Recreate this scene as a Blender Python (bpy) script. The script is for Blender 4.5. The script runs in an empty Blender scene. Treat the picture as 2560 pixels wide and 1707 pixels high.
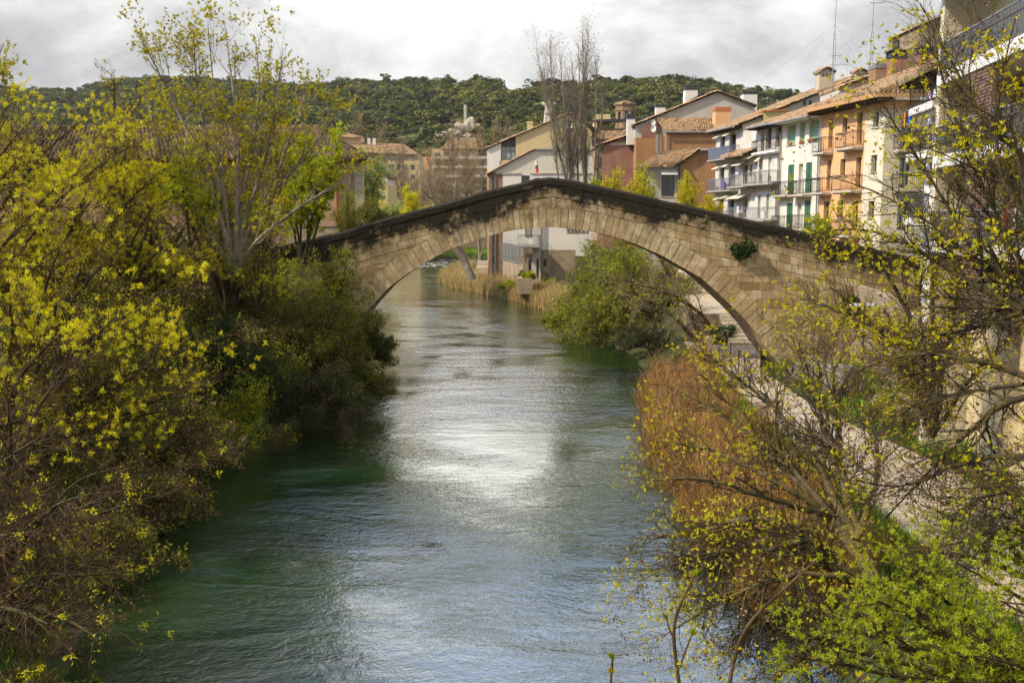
import bpy, math, random
import numpy as np
from mathutils import Vector, Matrix

random.seed(7)
RNG = np.random.default_rng(7)
SC = bpy.context.scene
COL = SC.collection

# ------------------------------------------------------------------ survey: sight lines of the camera to real distances
FPX = 2489.0
PITCH = math.radians(7.17)
HC = 10.0
CP, SP = math.cos(PITCH), math.sin(PITCH)

def pp(u, v, Y):
    """world point seen at (u, v) standing Y metres ahead"""
    x = (u - 1280) / FPX; yc = (853.5 - v) / FPX
    dy = CP + yc * SP; dz = -SP + yc * CP
    t = Y / dy
    return (x * t, Y, HC + dz * t)

def gp(u, v, z=0.0):
    x = (u - 1280) / FPX; yc = (853.5 - v) / FPX
    dy = CP + yc * SP; dz = -SP + yc * CP
    t = (z - HC) / dz
    return (x * t, dy * t, z)

cam_d = bpy.data.cameras.new("camera"); cam = bpy.data.objects.new("camera", cam_d); COL.objects.link(cam)
cam.location = (0, 0, HC); cam.rotation_euler = (math.radians(90) - PITCH, 0, 0)
cam_d.sensor_width = 36; cam_d.lens = 36 * FPX / 2560; cam_d.clip_end = 6000; cam_d.clip_start = 0.1
SC.camera = cam
SC.view_settings.view_transform = 'Standard'; SC.view_settings.look = 'None'
SC.view_settings.exposure = 0.60; SC.view_settings.gamma = 1.0
SC.render.engine = 'CYCLES'
cy = SC.cycles
cy.max_bounces = 6; cy.diffuse_bounces = 3; cy.glossy_bounces = 3; cy.transmission_bounces = 4
cy.transparent_max_bounces = 6; cy.volume_bounces = 0
cy.use_denoising = True
try: cy.denoising_prefilter = 'FAST'; cy.denoising_input_passes = 'RGB_ALBEDO_NORMAL'
except Exception: pass
cy.caustics_reflective = False; cy.caustics_refractive = False

# ------------------------------------------------------------------ tagging
def tag(o, label=None, cat=None, group=None, kind=None):
    if label: o['label'] = label
    if cat: o['category'] = cat
    if group: o['group'] = group
    if kind: o['kind'] = kind
    return o

def empty(name, loc, label, cat, group=None):
    o = bpy.data.objects.new(name, None); COL.objects.link(o); o.location = loc
    o.empty_display_size = 0.3
    return tag(o, label, cat, group)

def link(name, me, parent=None, mat=None):
    o = bpy.data.objects.new(name, me); COL.objects.link(o)
    if mat is not None:
        for m_ in (mat if isinstance(mat, (list, tuple)) else [mat]): me.materials.append(m_)
    if parent is not None:
        o.parent = parent
        p = parent; off = Vector((0, 0, 0))
        while p is not None:
            off += p.location; p = p.parent
        o.location = -off            # meshes are written in world metres
    return o

class MB:
    """collects boxes, prisms, tubes and quads; build() makes ONE mesh object"""
    def __init__(s): s.v = []; s.f = []; s.t = []
    def add(s, vs, fs, tint=0.5):
        b = len(s.v); s.v += [tuple(p) for p in vs]; s.f += [tuple(b + i for i in f) for f in fs]; s.t += [tint] * len(vs)
        return s
    def box(s, x0, y0, z0, x1, y1, z1, tint=0.5):
        return s.hexa([(x0, y0), (x1, y0), (x1, y1), (x0, y1)], z0, z1, tint)
    def hexa(s, base, z0, z1, tint=0.5):
        """vertical prism over any 2D polygon"""
        n = len(base)
        vs = [(p[0], p[1], z0) for p in base] + [(p[0], p[1], z1) for p in base]
        fs = [tuple(range(n))[::-1], tuple(range(n, 2 * n))] + [(i, (i + 1) % n, n + (i + 1) % n, n + i) for i in range(n)]
        return s.add(vs, fs, tint)
    def quad(s, a, b, c, d, tint=0.5): return s.add([a, b, c, d], [(0, 1, 2, 3)], tint)
    def slab(s, a, b, c, d, th, tint=0.5):
        """thick sheet: top quad a b c d, thickness th downwards"""
        lo = [(p[0], p[1], p[2] - th) for p in (a, b, c, d)]
        return s.add([a, b, c, d] + lo, [(0, 1, 2, 3), (7, 6, 5, 4), (0, 4, 5, 1), (1, 5, 6, 2), (2, 6, 7, 3), (3, 7, 4, 0)], tint)
    def prism(s, poly, off, tint=0.5):
        """planar polygon (3D points) extruded along vector off"""
        n = len(poly); q = [(p[0] + off[0], p[1] + off[1], p[2] + off[2]) for p in poly]
        return s.add(list(poly) + q, [tuple(range(n)), tuple(range(2 * n - 1, n - 1, -1))] +
                     [(i, n + i, n + (i + 1) % n, (i + 1) % n) for i in range(n)], tint)
    def tube(s, pts, rad, k=8, tint=0.5, cap=True):
        pts = [Vector(p) for p in pts]; n = len(pts)
        if not hasattr(rad, '__len__'): rad = [rad] * n
        b = len(s.v); up = None
        for i, p in enumerate(pts):
            t = (pts[min(i + 1, n - 1)] - pts[max(i - 1, 0)])
            t = t.normalized() if t.length > 1e-9 else Vector((0, 0, 1))
            a = t.cross(Vector((0, 0, 1)) if abs(t.z) < 0.9 else Vector((1, 0, 0))).normalized(); c = t.cross(a)
            for j in range(k):
                an = 2 * math.pi * j / k
                s.v.append(tuple(p + (a * math.cos(an) + c * math.sin(an)) * rad[i])); s.t.append(tint)
        for i in range(n - 1):
            for j in range(k):
                s.f.append((b + i * k + j, b + i * k + (j + 1) % k, b + (i + 1) * k + (j + 1) % k, b + (i + 1) * k + j))
        if cap:
            s.f.append(tuple(b + j for j in range(k))[::-1]); s.f.append(tuple(b + (n - 1) * k + j for j in range(k)))
        return s
    def build(s, name, mat, parent=None, smooth=False):
        me = bpy.data.meshes.new(name); me.from_pydata(s.v, [], s.f)
        me.update()
        at = me.attributes.new('tint', 'FLOAT', 'POINT'); at.data.foreach_set('value', np.array(s.t, dtype=np.float32))
        if smooth: me.polygons.foreach_set('use_smooth', [True] * len(me.polygons))
        return link(name, me, parent, mat)

def np_mesh(name, V, Fq, mat, parent=None, tint=None, smooth=False, extra=None):
    """big mesh from numpy arrays: V (n,3), Fq (m,k) all faces of k corners"""
    me = bpy.data.meshes.new(name)
    V = np.ascontiguousarray(V, dtype=np.float32); Fq = np.ascontiguousarray(Fq, dtype=np.int32)
    m, k = Fq.shape
    me.vertices.add(len(V)); me.vertices.foreach_set('co', V.ravel())
    me.loops.add(m * k); me.loops.foreach_set('vertex_index', Fq.ravel())
    me.polygons.add(m); me.polygons.foreach_set('loop_start', np.arange(0, m * k, k, dtype=np.int32))
    try: me.polygons.foreach_set('loop_total', np.full(m, k, dtype=np.int32))
    except Exception: pass
    if smooth: me.polygons.foreach_set('use_smooth', np.ones(m, dtype=bool))
    me.update(calc_edges=True)
    if tint is not None:
        at = me.attributes.new('tint', 'FLOAT', 'POINT'); at.data.foreach_set('value', np.ascontiguousarray(tint, dtype=np.float32))
    for nm, arr in (extra or {}).items():
        at = me.attributes.new(nm, 'FLOAT', 'POINT'); at.data.foreach_set('value', np.ascontiguousarray(arr, dtype=np.float32))
    return link(name, me, parent, mat)

# ------------------------------------------------------------------ materials
def rough_is_dull(r): return isinstance(r, (int, float)) and r >= 0.8
class NT:
    def __init__(s, name, world=False):
        if world:
            w = bpy.data.worlds.new(name); s.id = w
        else:
            w = bpy.data.materials.new(name); s.id = w
        w.use_nodes = True; s.t = w.node_tree; s.t.nodes.clear()
    def n(s, typ, **kw):
        nd = s.t.nodes.new(typ)
        for k, v in kw.items():
            if k.startswith('i_'): s.put(nd, k[2:].replace('_', ' '), v)
            else: setattr(nd, k, v)
        return nd
    def put(s, nd, sock, v):
        i = nd.inputs[int(sock)] if sock.isdigit() else nd.inputs[sock]
        if isinstance(v, bpy.types.NodeSocket): s.t.links.new(v, i)
        elif isinstance(v, bpy.types.Node): s.t.links.new(v.outputs[0], i)
        elif hasattr(i.default_value, '__len__') and not hasattr(v, '__len__'): i.default_value = (v, v, v, 1)[:len(i.default_value)]
        elif hasattr(v, '__len__') and hasattr(i.default_value, '__len__') and len(v) == 3 and len(i.default_value) == 4: i.default_value = (*v, 1)
        else: i.default_value = v
    def noise(s, vec, scale, detail=3, rough=0.55, dist=0.0):
        return s.n('ShaderNodeTexNoise', i_Vector=vec, i_Scale=scale, i_Detail=detail, i_Roughness=rough, i_Distortion=dist).outputs[0]
    def ramp(s, fac, stops):
        r = s.n('ShaderNodeValToRGB', i_Fac=fac); e = r.color_ramp.elements
        while len(e) < len(stops): e.new(0.5)
        for k, (p, c) in enumerate(stops):
            e[k].position = p; e[k].color = (c, c, c, 1) if not hasattr(c, '__len__') else (*c, 1)
        return r.outputs[0]
    def mix(s, fac, a, b, mode='MIX'):
        m = s.n('ShaderNodeMix', data_type='RGBA', blend_type=mode)
        for i, v in ((0, fac), (6, a), (7, b)): s.put(m, str(i), v)
        return m.outputs[2]
    def math(s, op, a, b=0.0, clamp=False):
        m = s.n('ShaderNodeMath', operation=op, use_clamp=clamp); s.put(m, '0', a); s.put(m, '1', b); return m.outputs[0]
    def geo(s): return s.n('ShaderNodeNewGeometry').outputs['Position']
    def scaled(s, vec, sc): return s.n('ShaderNodeMapping', i_Vector=vec, i_Scale=sc).outputs[0]
    def attr(s, name): return s.n('ShaderNodeAttribute', attribute_name=name).outputs['Fac']
    def bump(s, h, strength=0.3, dist=0.05): return s.n('ShaderNodeBump', i_Height=h, i_Strength=strength, i_Distance=dist).outputs[0]
    def out(s, color, rough=0.85, normal=None, **kw):
        b = s.n('ShaderNodeBsdfPrincipled'); s.put(b, 'Base Color', color); s.put(b, 'Roughness', rough)
        if normal is not None: s.put(b, 'Normal', normal)
        if rough_is_dull(rough): s.put(b, 'Specular IOR Level', 0.12)
        for k, v in kw.items(): s.put(b, k.replace('_', ' '), v)
        o = s.n('ShaderNodeOutputMaterial'); s.t.links.new(b.outputs[0], o.inputs[0]); return s.id

def c3(h):
    """sRGB hex to linear"""
    r = [int(h[i:i + 2], 16) / 255 for i in (0, 2, 4)]
    return tuple(((x / 12.92) if x <= 0.04045 else ((x + 0.055) / 1.055) ** 2.4) for x in r)

M = {}
def plaster(name, col, dirt=0.25, scale=0.5):
    t = NT(name); g = t.geo()
    n1 = t.noise(g, scale, 5, 0.6); n2 = t.noise(t.scaled(g, (1.2, 1.2, 0.16)), 1.1, 4, 0.6); n3 = t.noise(g, 9, 3)
    f = t.ramp(t.math('MULTIPLY', n1, n2), [(0.16, 1.0), (0.36, 0.0)])
    c = t.mix(t.math('MULTIPLY', f, dirt), col, [x * 0.55 for x in col])
    c = t.mix(t.ramp(n3, [(0.4, 0.0), (0.75, 0.18)]), c, [min(1, x * 1.25) for x in col])
    M[name] = t.out(c, 0.92, t.bump(t.noise(g, 14, 4), 0.25, 0.02)); return M[name]

plaster('white plaster', (0.55, 0.515, 0.44)); plaster('grey plaster', (0.42, 0.39, 0.35), 0.35)
plaster('cream plaster', (0.52, 0.465, 0.345), 0.15); plaster('orange plaster', (0.58, 0.33, 0.165), 0.15)
plaster('ochre orange plaster', (0.33, 0.18, 0.09), 0.4); plaster('beige plaster', (0.50, 0.40, 0.22), 0.25)
plaster('pink plaster', (0.34, 0.22, 0.15), 0.5); plaster('bright white plaster', (0.60, 0.575, 0.54), 0.15)
plaster('yellow plaster', (0.50, 0.42, 0.20), 0.3); plaster('peach plaster', (0.52, 0.37, 0.24), 0.3)
plaster('pale stone', (0.42, 0.36, 0.28), 0.5); plaster('concrete', (0.30, 0.28, 0.25), 0.5)
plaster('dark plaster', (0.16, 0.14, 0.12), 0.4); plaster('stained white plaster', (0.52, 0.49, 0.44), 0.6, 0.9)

def plain(name, col, rough=0.6, metal=0.0, var=0.25, sc=6):
    t = NT(name); n = t.noise(t.geo(), sc, 3)
    c = t.mix(t.ramp(n, [(0.3, 0.0), (0.7, var)]), col, [x * 0.5 for x in col])
    M[name] = t.out(c, rough, None, Metallic=metal); return M[name]

plain('dark metal', (0.03, 0.03, 0.032), 0.5, 0.3); plain('grey metal', (0.22, 0.23, 0.24), 0.45, 0.5)
plain('blue rail', (0.16, 0.19, 0.26), 0.5); plain('black cap', (0.02, 0.022, 0.026), 0.5)
plain('green shutter', (0.025, 0.11, 0.05), 0.55); plain('pale green blind', (0.22, 0.36, 0.20), 0.7, 0, 0.12)
plain('brown wood', (0.11, 0.055, 0.03), 0.7); plain('brown slat', (0.16, 0.09, 0.06), 0.7)
plain('cane screen', (0.13, 0.10, 0.07), 0.8, 0, 0.6, 20); plain('white paint', (0.72, 0.71, 0.68), 0.55, 0, 0.08)
plain('timber eave', (0.075, 0.045, 0.028), 0.8, 0, 0.5); plain('awning', (0.55, 0.48, 0.36), 0.85, 0, 0.15)
plain('terracotta', (0.40, 0.14, 0.06), 0.8); plain('red cloth', (0.55, 0.05, 0.04), 0.85); plain('blue cloth', (0.03, 0.12, 0.45), 0.85)
plain('white cloth', (0.7, 0.7, 0.72), 0.85, 0, 0.1); plain('lilac cloth', (0.42, 0.34, 0.5), 0.85); plain('teal cloth', (0.03, 0.28, 0.26), 0.85)
plain('orange cloth', (0.6, 0.22, 0.1), 0.85); plain('dark cloth', (0.06, 0.03, 0.035), 0.9); plain('yellow flower', (0.6, 0.32, 0.02), 0.8)
plain('roof timber trim', (0.42, 0.24, 0.11), 0.8); plain('grey rock', (0.17, 0.15, 0.12), 0.9, 0, 0.6, 1.4)
plain('lamp glass', (0.45, 0.48, 0.52), 0.25, 0.2)

def glassy(name, col=(0.02, 0.025, 0.03)):
    t = NT(name); n = t.noise(t.geo(), 1.5, 2)
    M[name] = t.out(t.mix(n, col, [min(1, x * 3) for x in col]), 0.12, None); return M[name]
glassy('window glass'); glassy('curtained glass', (0.10, 0.115, 0.12))

def brickmat(name, c1, c2, mortar, bw=0.25, bh=0.075, ms=0.012, dirt=0.4, face='xz'):
    t = NT(name); g = t.geo()
    sep = t.n('ShaderNodeSeparateXYZ', i_Vector=g)
    x = t.math('ADD', sep.outputs[0], t.math('MULTIPLY', sep.outputs[1], 0.83))
    cmb = t.n('ShaderNodeCombineXYZ'); t.put(cmb, 'X', x); t.put(cmb, 'Y', sep.outputs[2])
    wob = t.n('ShaderNodeMix', data_type='RGBA', blend_type='LINEAR_LIGHT')
    t.put(wob, '0', 0.04 if bw > 0.4 else 0.008); t.put(wob, '6', cmb.outputs[0]); t.put(wob, '7', t.n('ShaderNodeTexNoise', i_Vector=g, i_Scale=1.2).outputs[1])
    b = t.n('ShaderNodeTexBrick', i_Vector=wob.outputs[2], i_Color1=c1, i_Color2=c2, i_Mortar=mortar, i_Scale=1.0)
    b.offset = 0.5; b.squash = 1.0
    for k, v in (('Brick Width', bw), ('Row Height', bh), ('Mortar Size', ms), ('Mortar Smooth', 0.2), ('Bias', 0.0)): t.put(b, k, v)
    f = t.ramp(t.math('MULTIPLY', t.noise(g, 0.6, 5), t.noise(t.scaled(g, (1, 1, 0.2)), 1.2, 4)), [(0.15, 1.0), (0.36, 0.0)])
    c = t.mix(t.math('MULTIPLY', f, dirt), b.outputs[0], (0.05, 0.04, 0.03))
    c = t.mix(t.ramp(t.noise(g, 3.5, 4), [(0.3, 0.0), (0.8, 0.5)]), c, [x * 0.5 for x in c1])
    M[name] = t.out(c, 0.9, t.bump(t.math('ADD', t.math('MULTIPLY', b.outputs[1], -1.0), t.math('MULTIPLY', t.noise(g, 12, 4), 0.6)), 0.5, 0.02)); return M[name]
brickmat('red brick', (0.33, 0.11, 0.065), (0.25, 0.08, 0.05), (0.36, 0.30, 0.25))
brickmat('old brick', (0.33, 0.18, 0.10), (0.25, 0.14, 0.08), (0.33, 0.27, 0.2), 0.28, 0.08)
brickmat('rubble stone', (0.34, 0.27, 0.18), (0.25, 0.18, 0.11), (0.36, 0.30, 0.22), 0.42, 0.2, 0.03)
brickmat('tower stone', (0.30, 0.23, 0.14), (0.22, 0.165, 0.10), (0.25, 0.2, 0.14), 0.6, 0.3, 0.02)

def tilemat():
    t = NT('roof tile'); g = t.geo(); a = t.attr('tint')
    c = t.ramp(a, [(0.0, (0.09, 0.06, 0.04)), (0.35, (0.24, 0.155, 0.095)), (0.7, (0.33, 0.22, 0.13)), (1.0, (0.40, 0.20, 0.10))])
    f = t.ramp(t.noise(g, 0.9, 5, 0.65), [(0.42, 0.0), (0.68, 0.75)])
    c = t.mix(f, c, (0.15, 0.13, 0.08))
    c = t.mix(t.ramp(t.noise(g, 5, 3), [(0.55, 0.0), (0.75, 0.5)]), c, (0.36, 0.31, 0.2))
    M['roof tile'] = t.out(c, 0.92, t.bump(t.noise(g, 20, 3), 0.3, 0.02))
tilemat()
t = NT('old roof tile'); g = t.geo(); a = t.attr('tint')
c = t.ramp(a, [(0.0, (0.04, 0.028, 0.02)), (0.5, (0.12, 0.08, 0.052)), (1.0, (0.19, 0.125, 0.08))])
c = t.mix(t.ramp(t.noise(g, 1.2, 5, 0.65), [(0.42, 0.0), (0.62, 0.8)]), c, (0.075, 0.065, 0.045))
M['old roof tile'] = t.out(c, 0.95, t.bump(t.noise(g, 20, 3), 0.3, 0.02))

def leafmat(name, stops, trans=0.5):
    """leaf colour comes from the leaf's own age (tint); thin leaves let light through"""
    t = NT(name); c = t.ramp(t.attr('tint'), stops)
    d = t.n('ShaderNodeBsdfDiffuse', i_Color=c); tr = t.n('ShaderNodeBsdfTranslucent', i_Color=t.mix(0.6, c, (1.25, 1.2, 0.35), 'MULTIPLY'))
    gl = t.n('ShaderNodeBsdfGlossy', i_Color=(0.6, 0.6, 0.6), i_Roughness=0.45)
    m1 = t.n('ShaderNodeMixShader'); t.put(m1, '0', trans); t.put(m1, '1', d); t.put(m1, '2', tr)
    m2 = t.n('ShaderNodeMixShader'); t.put(m2, '0', 0.015); t.put(m2, '1', m1); t.put(m2, '2', gl)
    o = t.n('ShaderNodeOutputMaterial'); t.put(o, '0', m2); M[name] = t.id
leafmat('spring leaf', [(0.0, (0.08, 0.05, 0.004)), (0.4, (0.34, 0.30, 0.006)), (1.0, (0.66, 0.60, 0.012))], 0.45)
leafmat('yellow tuft', [(0.0, (0.14, 0.10, 0.005)), (0.4, (0.42, 0.38, 0.008)), (1.0, (0.68, 0.62, 0.02))], 0.4)
leafmat('bright leaf', [(0.0, (0.05, 0.06, 0.006)), (0.5, (0.24, 0.28, 0.01)), (1.0, (0.44, 0.47, 0.025))], 0.5)
leafmat('olive leaf', [(0.0, (0.03, 0.035, 0.01)), (0.5, (0.14, 0.14, 0.02)), (1.0, (0.32, 0.31, 0.03))], 0.4)
leafmat('dark leaf', [(0.0, (0.012, 0.02, 0.008)), (0.6, (0.035, 0.06, 0.015)), (1.0, (0.08, 0.12, 0.02))], 0.3)
leafmat('pale willow leaf', [(0.0, (0.12, 0.15, 0.04)), (1.0, (0.40, 0.46, 0.16))], 0.4)
leafmat('seed', [(0.0, (0.05, 0.03, 0.02)), (0.6, (0.14, 0.085, 0.05)), (1.0, (0.30, 0.20, 0.15))], 0.3)
leafmat('rust twig', [(0.0, (0.13, 0.09, 0.05)), (1.0, (0.42, 0.31, 0.18))], 0.2)
leafmat('reed', [(0.0, (0.07, 0.035, 0.013)), (0.5, (0.32, 0.16, 0.05)), (1.0, (0.52, 0.35, 0.15))], 0.35)
leafmat('pale reed', [(0.0, (0.13, 0.12, 0.03)), (0.35, (0.34, 0.23, 0.10)), (1.0, (0.58, 0.46, 0.26))], 0.35)
leafmat('grass', [(0.0, (0.04, 0.09, 0.01)), (0.5, (0.10, 0.22, 0.015)), (1.0, (0.24, 0.34, 0.03))], 0.4)
leafmat('pine needle', [(0.0, (0.012, 0.018, 0.007)), (0.5, (0.062, 0.074, 0.018)), (1.0, (0.17, 0.17, 0.035))], 0.15)
leafmat('blossom', [(0.0, (0.4, 0.38, 0.3)), (1.0, (0.75, 0.72, 0.62))], 0.35)

def barkmat(name, c1, c2, moss=None):
    t = NT(name); g = t.geo(); c = t.mix(t.ramp(t.noise(g, 7, 4), [(0.35, 0.0), (0.65, 1.0)]), c1, c2)
    if moss: c = t.mix(t.ramp(t.noise(g, 2.2, 4), [(0.45, 0.0), (0.6, 0.8)]), c, moss)
    M[name] = t.out(c, 0.9, t.bump(t.noise(t.scaled(g, (6, 6, 2)), 4, 4), 0.6, 0.02))
barkmat('dark bark', (0.018, 0.014, 0.010), (0.05, 0.038, 0.025), (0.07, 0.056, 0.012))
barkmat('brown twig', (0.028, 0.017, 0.009), (0.095, 0.06, 0.032))
barkmat('grey bark', (0.12, 0.10, 0.075), (0.25, 0.215, 0.165))
barkmat('pale twig', (0.12, 0.09, 0.06), (0.30, 0.24, 0.17))
barkmat('mossy bark', (0.05, 0.04, 0.02), (0.10, 0.08, 0.05), (0.115, 0.09, 0.022))

# ------------------------------------------------------------------ light
SUN_EL, SUN_AZ = math.radians(43), math.radians(-112)   # azimuth measured from +Y (ahead) towards +X
sd = Vector((math.sin(SUN_AZ) * math.cos(SUN_EL), math.cos(SUN_AZ) * math.cos(SUN_EL), math.sin(SUN_EL)))
ld = bpy.data.lights.new('sun', 'SUN'); ld.energy = 4.5; ld.angle = math.radians(3.0); ld.color = (1.0, 0.88, 0.69)
lo = bpy.data.objects.new('sun', ld); COL.objects.link(lo); lo.rotation_euler = (-sd).to_track_quat('-Z', 'Y').to_euler()
lo.location = (0, 0, 200)

W = NT('World', True); SC.world = W.id
tc = W.n('ShaderNodeTexCoord').outputs['Generated']
sky = W.n('ShaderNodeTexSky', sky_type='NISHITA'); sky.sun_disc = False
sky.sun_elevation = SUN_EL; sky.sun_rotation = SUN_AZ; sky.dust_density = 1.5; sky.altitude = 400
sep = W.n('ShaderNodeSeparateXYZ', i_Vector=tc)
zz = W.math('ADD', W.math('MAXIMUM', sep.outputs[2], 0.0), 0.26)
px = W.math('DIVIDE', sep.outputs[0], zz); py = W.math('DIVIDE', sep.outputs[1], zz)
cv = W.n('ShaderNodeCombineXYZ'); W.put(cv, 'X', px); W.put(cv, 'Y', py); W.put(cv, 'Z', 3.7)
n_big = W.noise(cv.outputs[0], 0.75, 7, 0.60, 0.5)
n_sh = W.noise(W.scaled(cv.outputs[0], (1.1, 0.9, 1)), 1.7, 9, 0.58, 0.35)
# how open the cloud deck is: closed low down, torn open with blue between further up
open_up = W.ramp(sep.outputs[2], [(0.31, 0.0), (0.39, 0.24), (0.60, 0.12)])
cover = W.ramp(W.math('SUBTRACT', n_big, open_up), [(0.20, 0.0), (0.34, 1.0)])
cc = W.ramp(n_sh, [(0.32, (3.1, 3.15, 3.25)), (0.43, (4.0, 4.05, 4.1)), (0.50, (5.2, 5.2, 5.15)), (0.60, (6.6, 6.55, 6.4))])
# deck brightened overhead and behind, out of frame, as added fill light; the brightest cloud hangs ahead, above the top of the frame
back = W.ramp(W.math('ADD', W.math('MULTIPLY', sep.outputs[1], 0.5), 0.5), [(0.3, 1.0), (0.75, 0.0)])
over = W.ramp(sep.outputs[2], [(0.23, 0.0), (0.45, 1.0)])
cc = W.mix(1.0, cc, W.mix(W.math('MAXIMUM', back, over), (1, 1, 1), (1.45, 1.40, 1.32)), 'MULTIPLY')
up = W.ramp(sep.outputs[2], [(0.15, 0.0), (0.20, 0.06), (0.26, 0.85), (0.33, 1.0), (0.42, 0.3)])
side = W.ramp(W.math('ABSOLUTE', W.math('DIVIDE', W.math('ADD', sep.outputs[0], 0.02), W.math('MAXIMUM', sep.outputs[1], 0.02))), [(0.0, 1.0), (0.18, 0.8), (0.45, 0.35), (1.0, 0.0)])
glow2 = W.math('MULTIPLY', W.ramp(sep.outputs[2], [(0.30, 0.0), (0.40, 1.0), (0.7, 0.3)]), W.math('GREATER_THAN', sep.outputs[1], 0.0))
glow = W.math('MULTIPLY', W.math('MULTIPLY', up, side), W.math('GREATER_THAN', sep.outputs[1], 0.0))
cc = W.mix(1.0, cc, W.mix(glow, (1, 1, 1), (5.6, 5.5, 5.3)), 'MULTIPLY')
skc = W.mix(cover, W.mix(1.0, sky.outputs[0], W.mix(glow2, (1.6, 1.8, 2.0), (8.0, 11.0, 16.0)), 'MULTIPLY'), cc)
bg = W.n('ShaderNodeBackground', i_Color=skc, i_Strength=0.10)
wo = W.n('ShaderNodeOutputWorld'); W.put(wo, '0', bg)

# ------------------------------------------------------------------ ground
LB = [(-40, -8), (0, -8.5), (20, -10.0), (30, -11.6), (40, -12.6), (48, -11.0), (56, -10.4), (72, -11.2), (86, -13.5), (113, -17), (140, -19), (166, -21), (216, -24), (226, -22), (232, -14), (238, 0), (246, 40), (260, 120)]
RB = [(-40, 7.5), (20, 7.2), (30, 6.6), (40, 6.6), (48, 7.4), (58, 8.6), (70, 9.0), (86, 7.6), (100, 5.2), (113, 2.2), (130, -3.6), (140, -8.0), (151, -10.8), (158, -10.5), (170, -8.0), (180, -6), (200, -4), (212, 6), (222, 40), (234, 120)]
def bank_l(y): return np.interp(y, [p[0] for p in LB], [p[1] for p in LB])
def bank_r(y): return np.interp(y, [p[0] for p in RB], [p[1] for p in RB])

def sstep(x, a, b):
    t = np.clip((x - a) / (b - a), 0, 1); return t * t * (3 - 2 * t)

RIDGE_U = [-900, 0, 103, 153, 214, 268, 325, 383, 500, 765, 998, 1221, 1320, 1493, 1583, 1697, 1787, 1840, 1873, 1978, 2200, 3400]
RIDGE_V = [214, 206, 222, 215, 218, 205, 193, 190, 190, 202, 199, 198, 206, 206, 198, 198, 210, 230, 222, 238, 262, 330]
def ground_h(x, y):
    x = np.asarray(x, float); y = np.asarray(y, float)
    dl = bank_l(y) - x; dr = x - bank_r(y)            # positive on land
    tl = np.where(y < 62, 6.0, 3.5)
    hl = -1.6 + sstep(dl, -2.2, 0.2) * 1.75 + sstep(dl, 0.3, 4.5) * 1.6 + sstep(dl, 3.5, 9) * (tl - 2.2)
    hr0 = -1.6 + sstep(dr, -2.2, 0.2) * 1.75 + sstep(dr, 0.3, 3.4) * 1.35
    k = sstep(y, 66, 74) * sstep(x, 11, 12) * (1 - sstep(y, 104, 118))
    hr = hr0 + k * 1.5
    hr = hr + sstep(x, 17, 30) * np.where(y < 66, 4.0, 5.5)
    h = np.where(dl > dr, hl, hr)
    land = (y > 240)
    # the wooded hill
    u = 1280 + x / np.maximum(y, 1) * FPX
    D = 560 + 170 * (1 - sstep(u, 500, 1400)) - 60 * sstep(u, 1700, 2300)
    rv = np.interp(u, RIDGE_U, RIDGE_V) + 16
    zr = HC + (540 - rv - 24) / FPX * D
    y0 = 262 + 60 * (1 - sstep(u, 300, 900))
    s = np.clip((y - y0) / (D - y0), 0, 1.0)
    prof = s ** 0.85
    hill = zr * prof * (s <= 1) 
    back = np.where(y > D, zr - (y - D) * 0.25, hill)
    hill = np.where(y > y0, back, 0)
    hill = hill + (y > y0) * np.minimum((y - y0) * 0.02, 1) * (3.0 * np.sin(x * 0.031 + 1.3) * np.sin(y * 0.027) + 2.2 * np.sin(x * 0.071 + y * 0.02)) * (1 - sstep(y, D - 120, D - 20))
    base = np.where(y > 236, np.minimum(np.maximum(h, 0.5), 1.2), h)
    return np.where(y > y0, base + np.maximum(hill, -1), base)

xs = np.unique(np.concatenate([np.arange(-60, 60.1, 0.8), np.arange(-200, 200, 5.0), np.linspace(-1500, 1500, 130)]))
ys = np.unique(np.concatenate([np.arange(-40, 130, 1.0), np.arange(130, 300, 2.5), np.arange(300, 900, 8.0), np.linspace(900, 2600, 30)]))
XX, YY = np.meshgrid(xs, ys); ZZ = ground_h(XX, YY)
nz = np.sin(XX * 1.3 + YY * 0.7) * np.sin(YY * 1.1 - XX * 0.4) * 0.10 * (np.abs(XX) < 60)
path_zone = (XX > 9.6) & (XX < 16) & (YY < 100)
ZZ = ZZ + np.where(path_zone, 0, nz)
V = np.stack([XX, YY, ZZ], -1).reshape(-1, 3)
ny, nx = XX.shape
idx = np.arange(ny * nx).reshape(ny, nx)
Fq = np.stack([idx[:-1, :-1], idx[:-1, 1:], idx[1:, 1:], idx[1:, :-1]], -1).reshape(-1, 4)
t = NT('ground'); g = t.geo(); s3 = t.n('ShaderNodeSeparateXYZ', i_Vector=g)
n1 = t.noise(g, 0.35, 6, 0.6); n2 = t.noise(g, 2.5, 5)
c = t.mix(t.ramp(n1, [(0.38, 0.0), (0.6, 1.0)]), (0.035, 0.027, 0.016), (0.03, 0.05, 0.012))
c = t.mix(t.ramp(n2, [(0.5, 0.0), (0.75, 0.5)]), c, (0.09, 0.07, 0.04))
far = t.ramp(t.math('DIVIDE', s3.outputs[1], 1000.0), [(0.23, 0.0), (0.27, 1.0)])
cf = t.mix(t.ramp(t.noise(g, 0.035, 5, 0.65), [(0.40, 0.0), (0.56, 1.0)]), (0.04, 0.05, 0.014), (0.12, 0.125, 0.045))
c = t.mix(far, c, cf)
M['ground'] = t.out(c, 0.95, t.bump(t.noise(g, 3, 5), 0.6, 0.2))
o = np_mesh('ground', V, Fq, M['ground'], smooth=True); tag(o, kind='structure')

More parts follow.
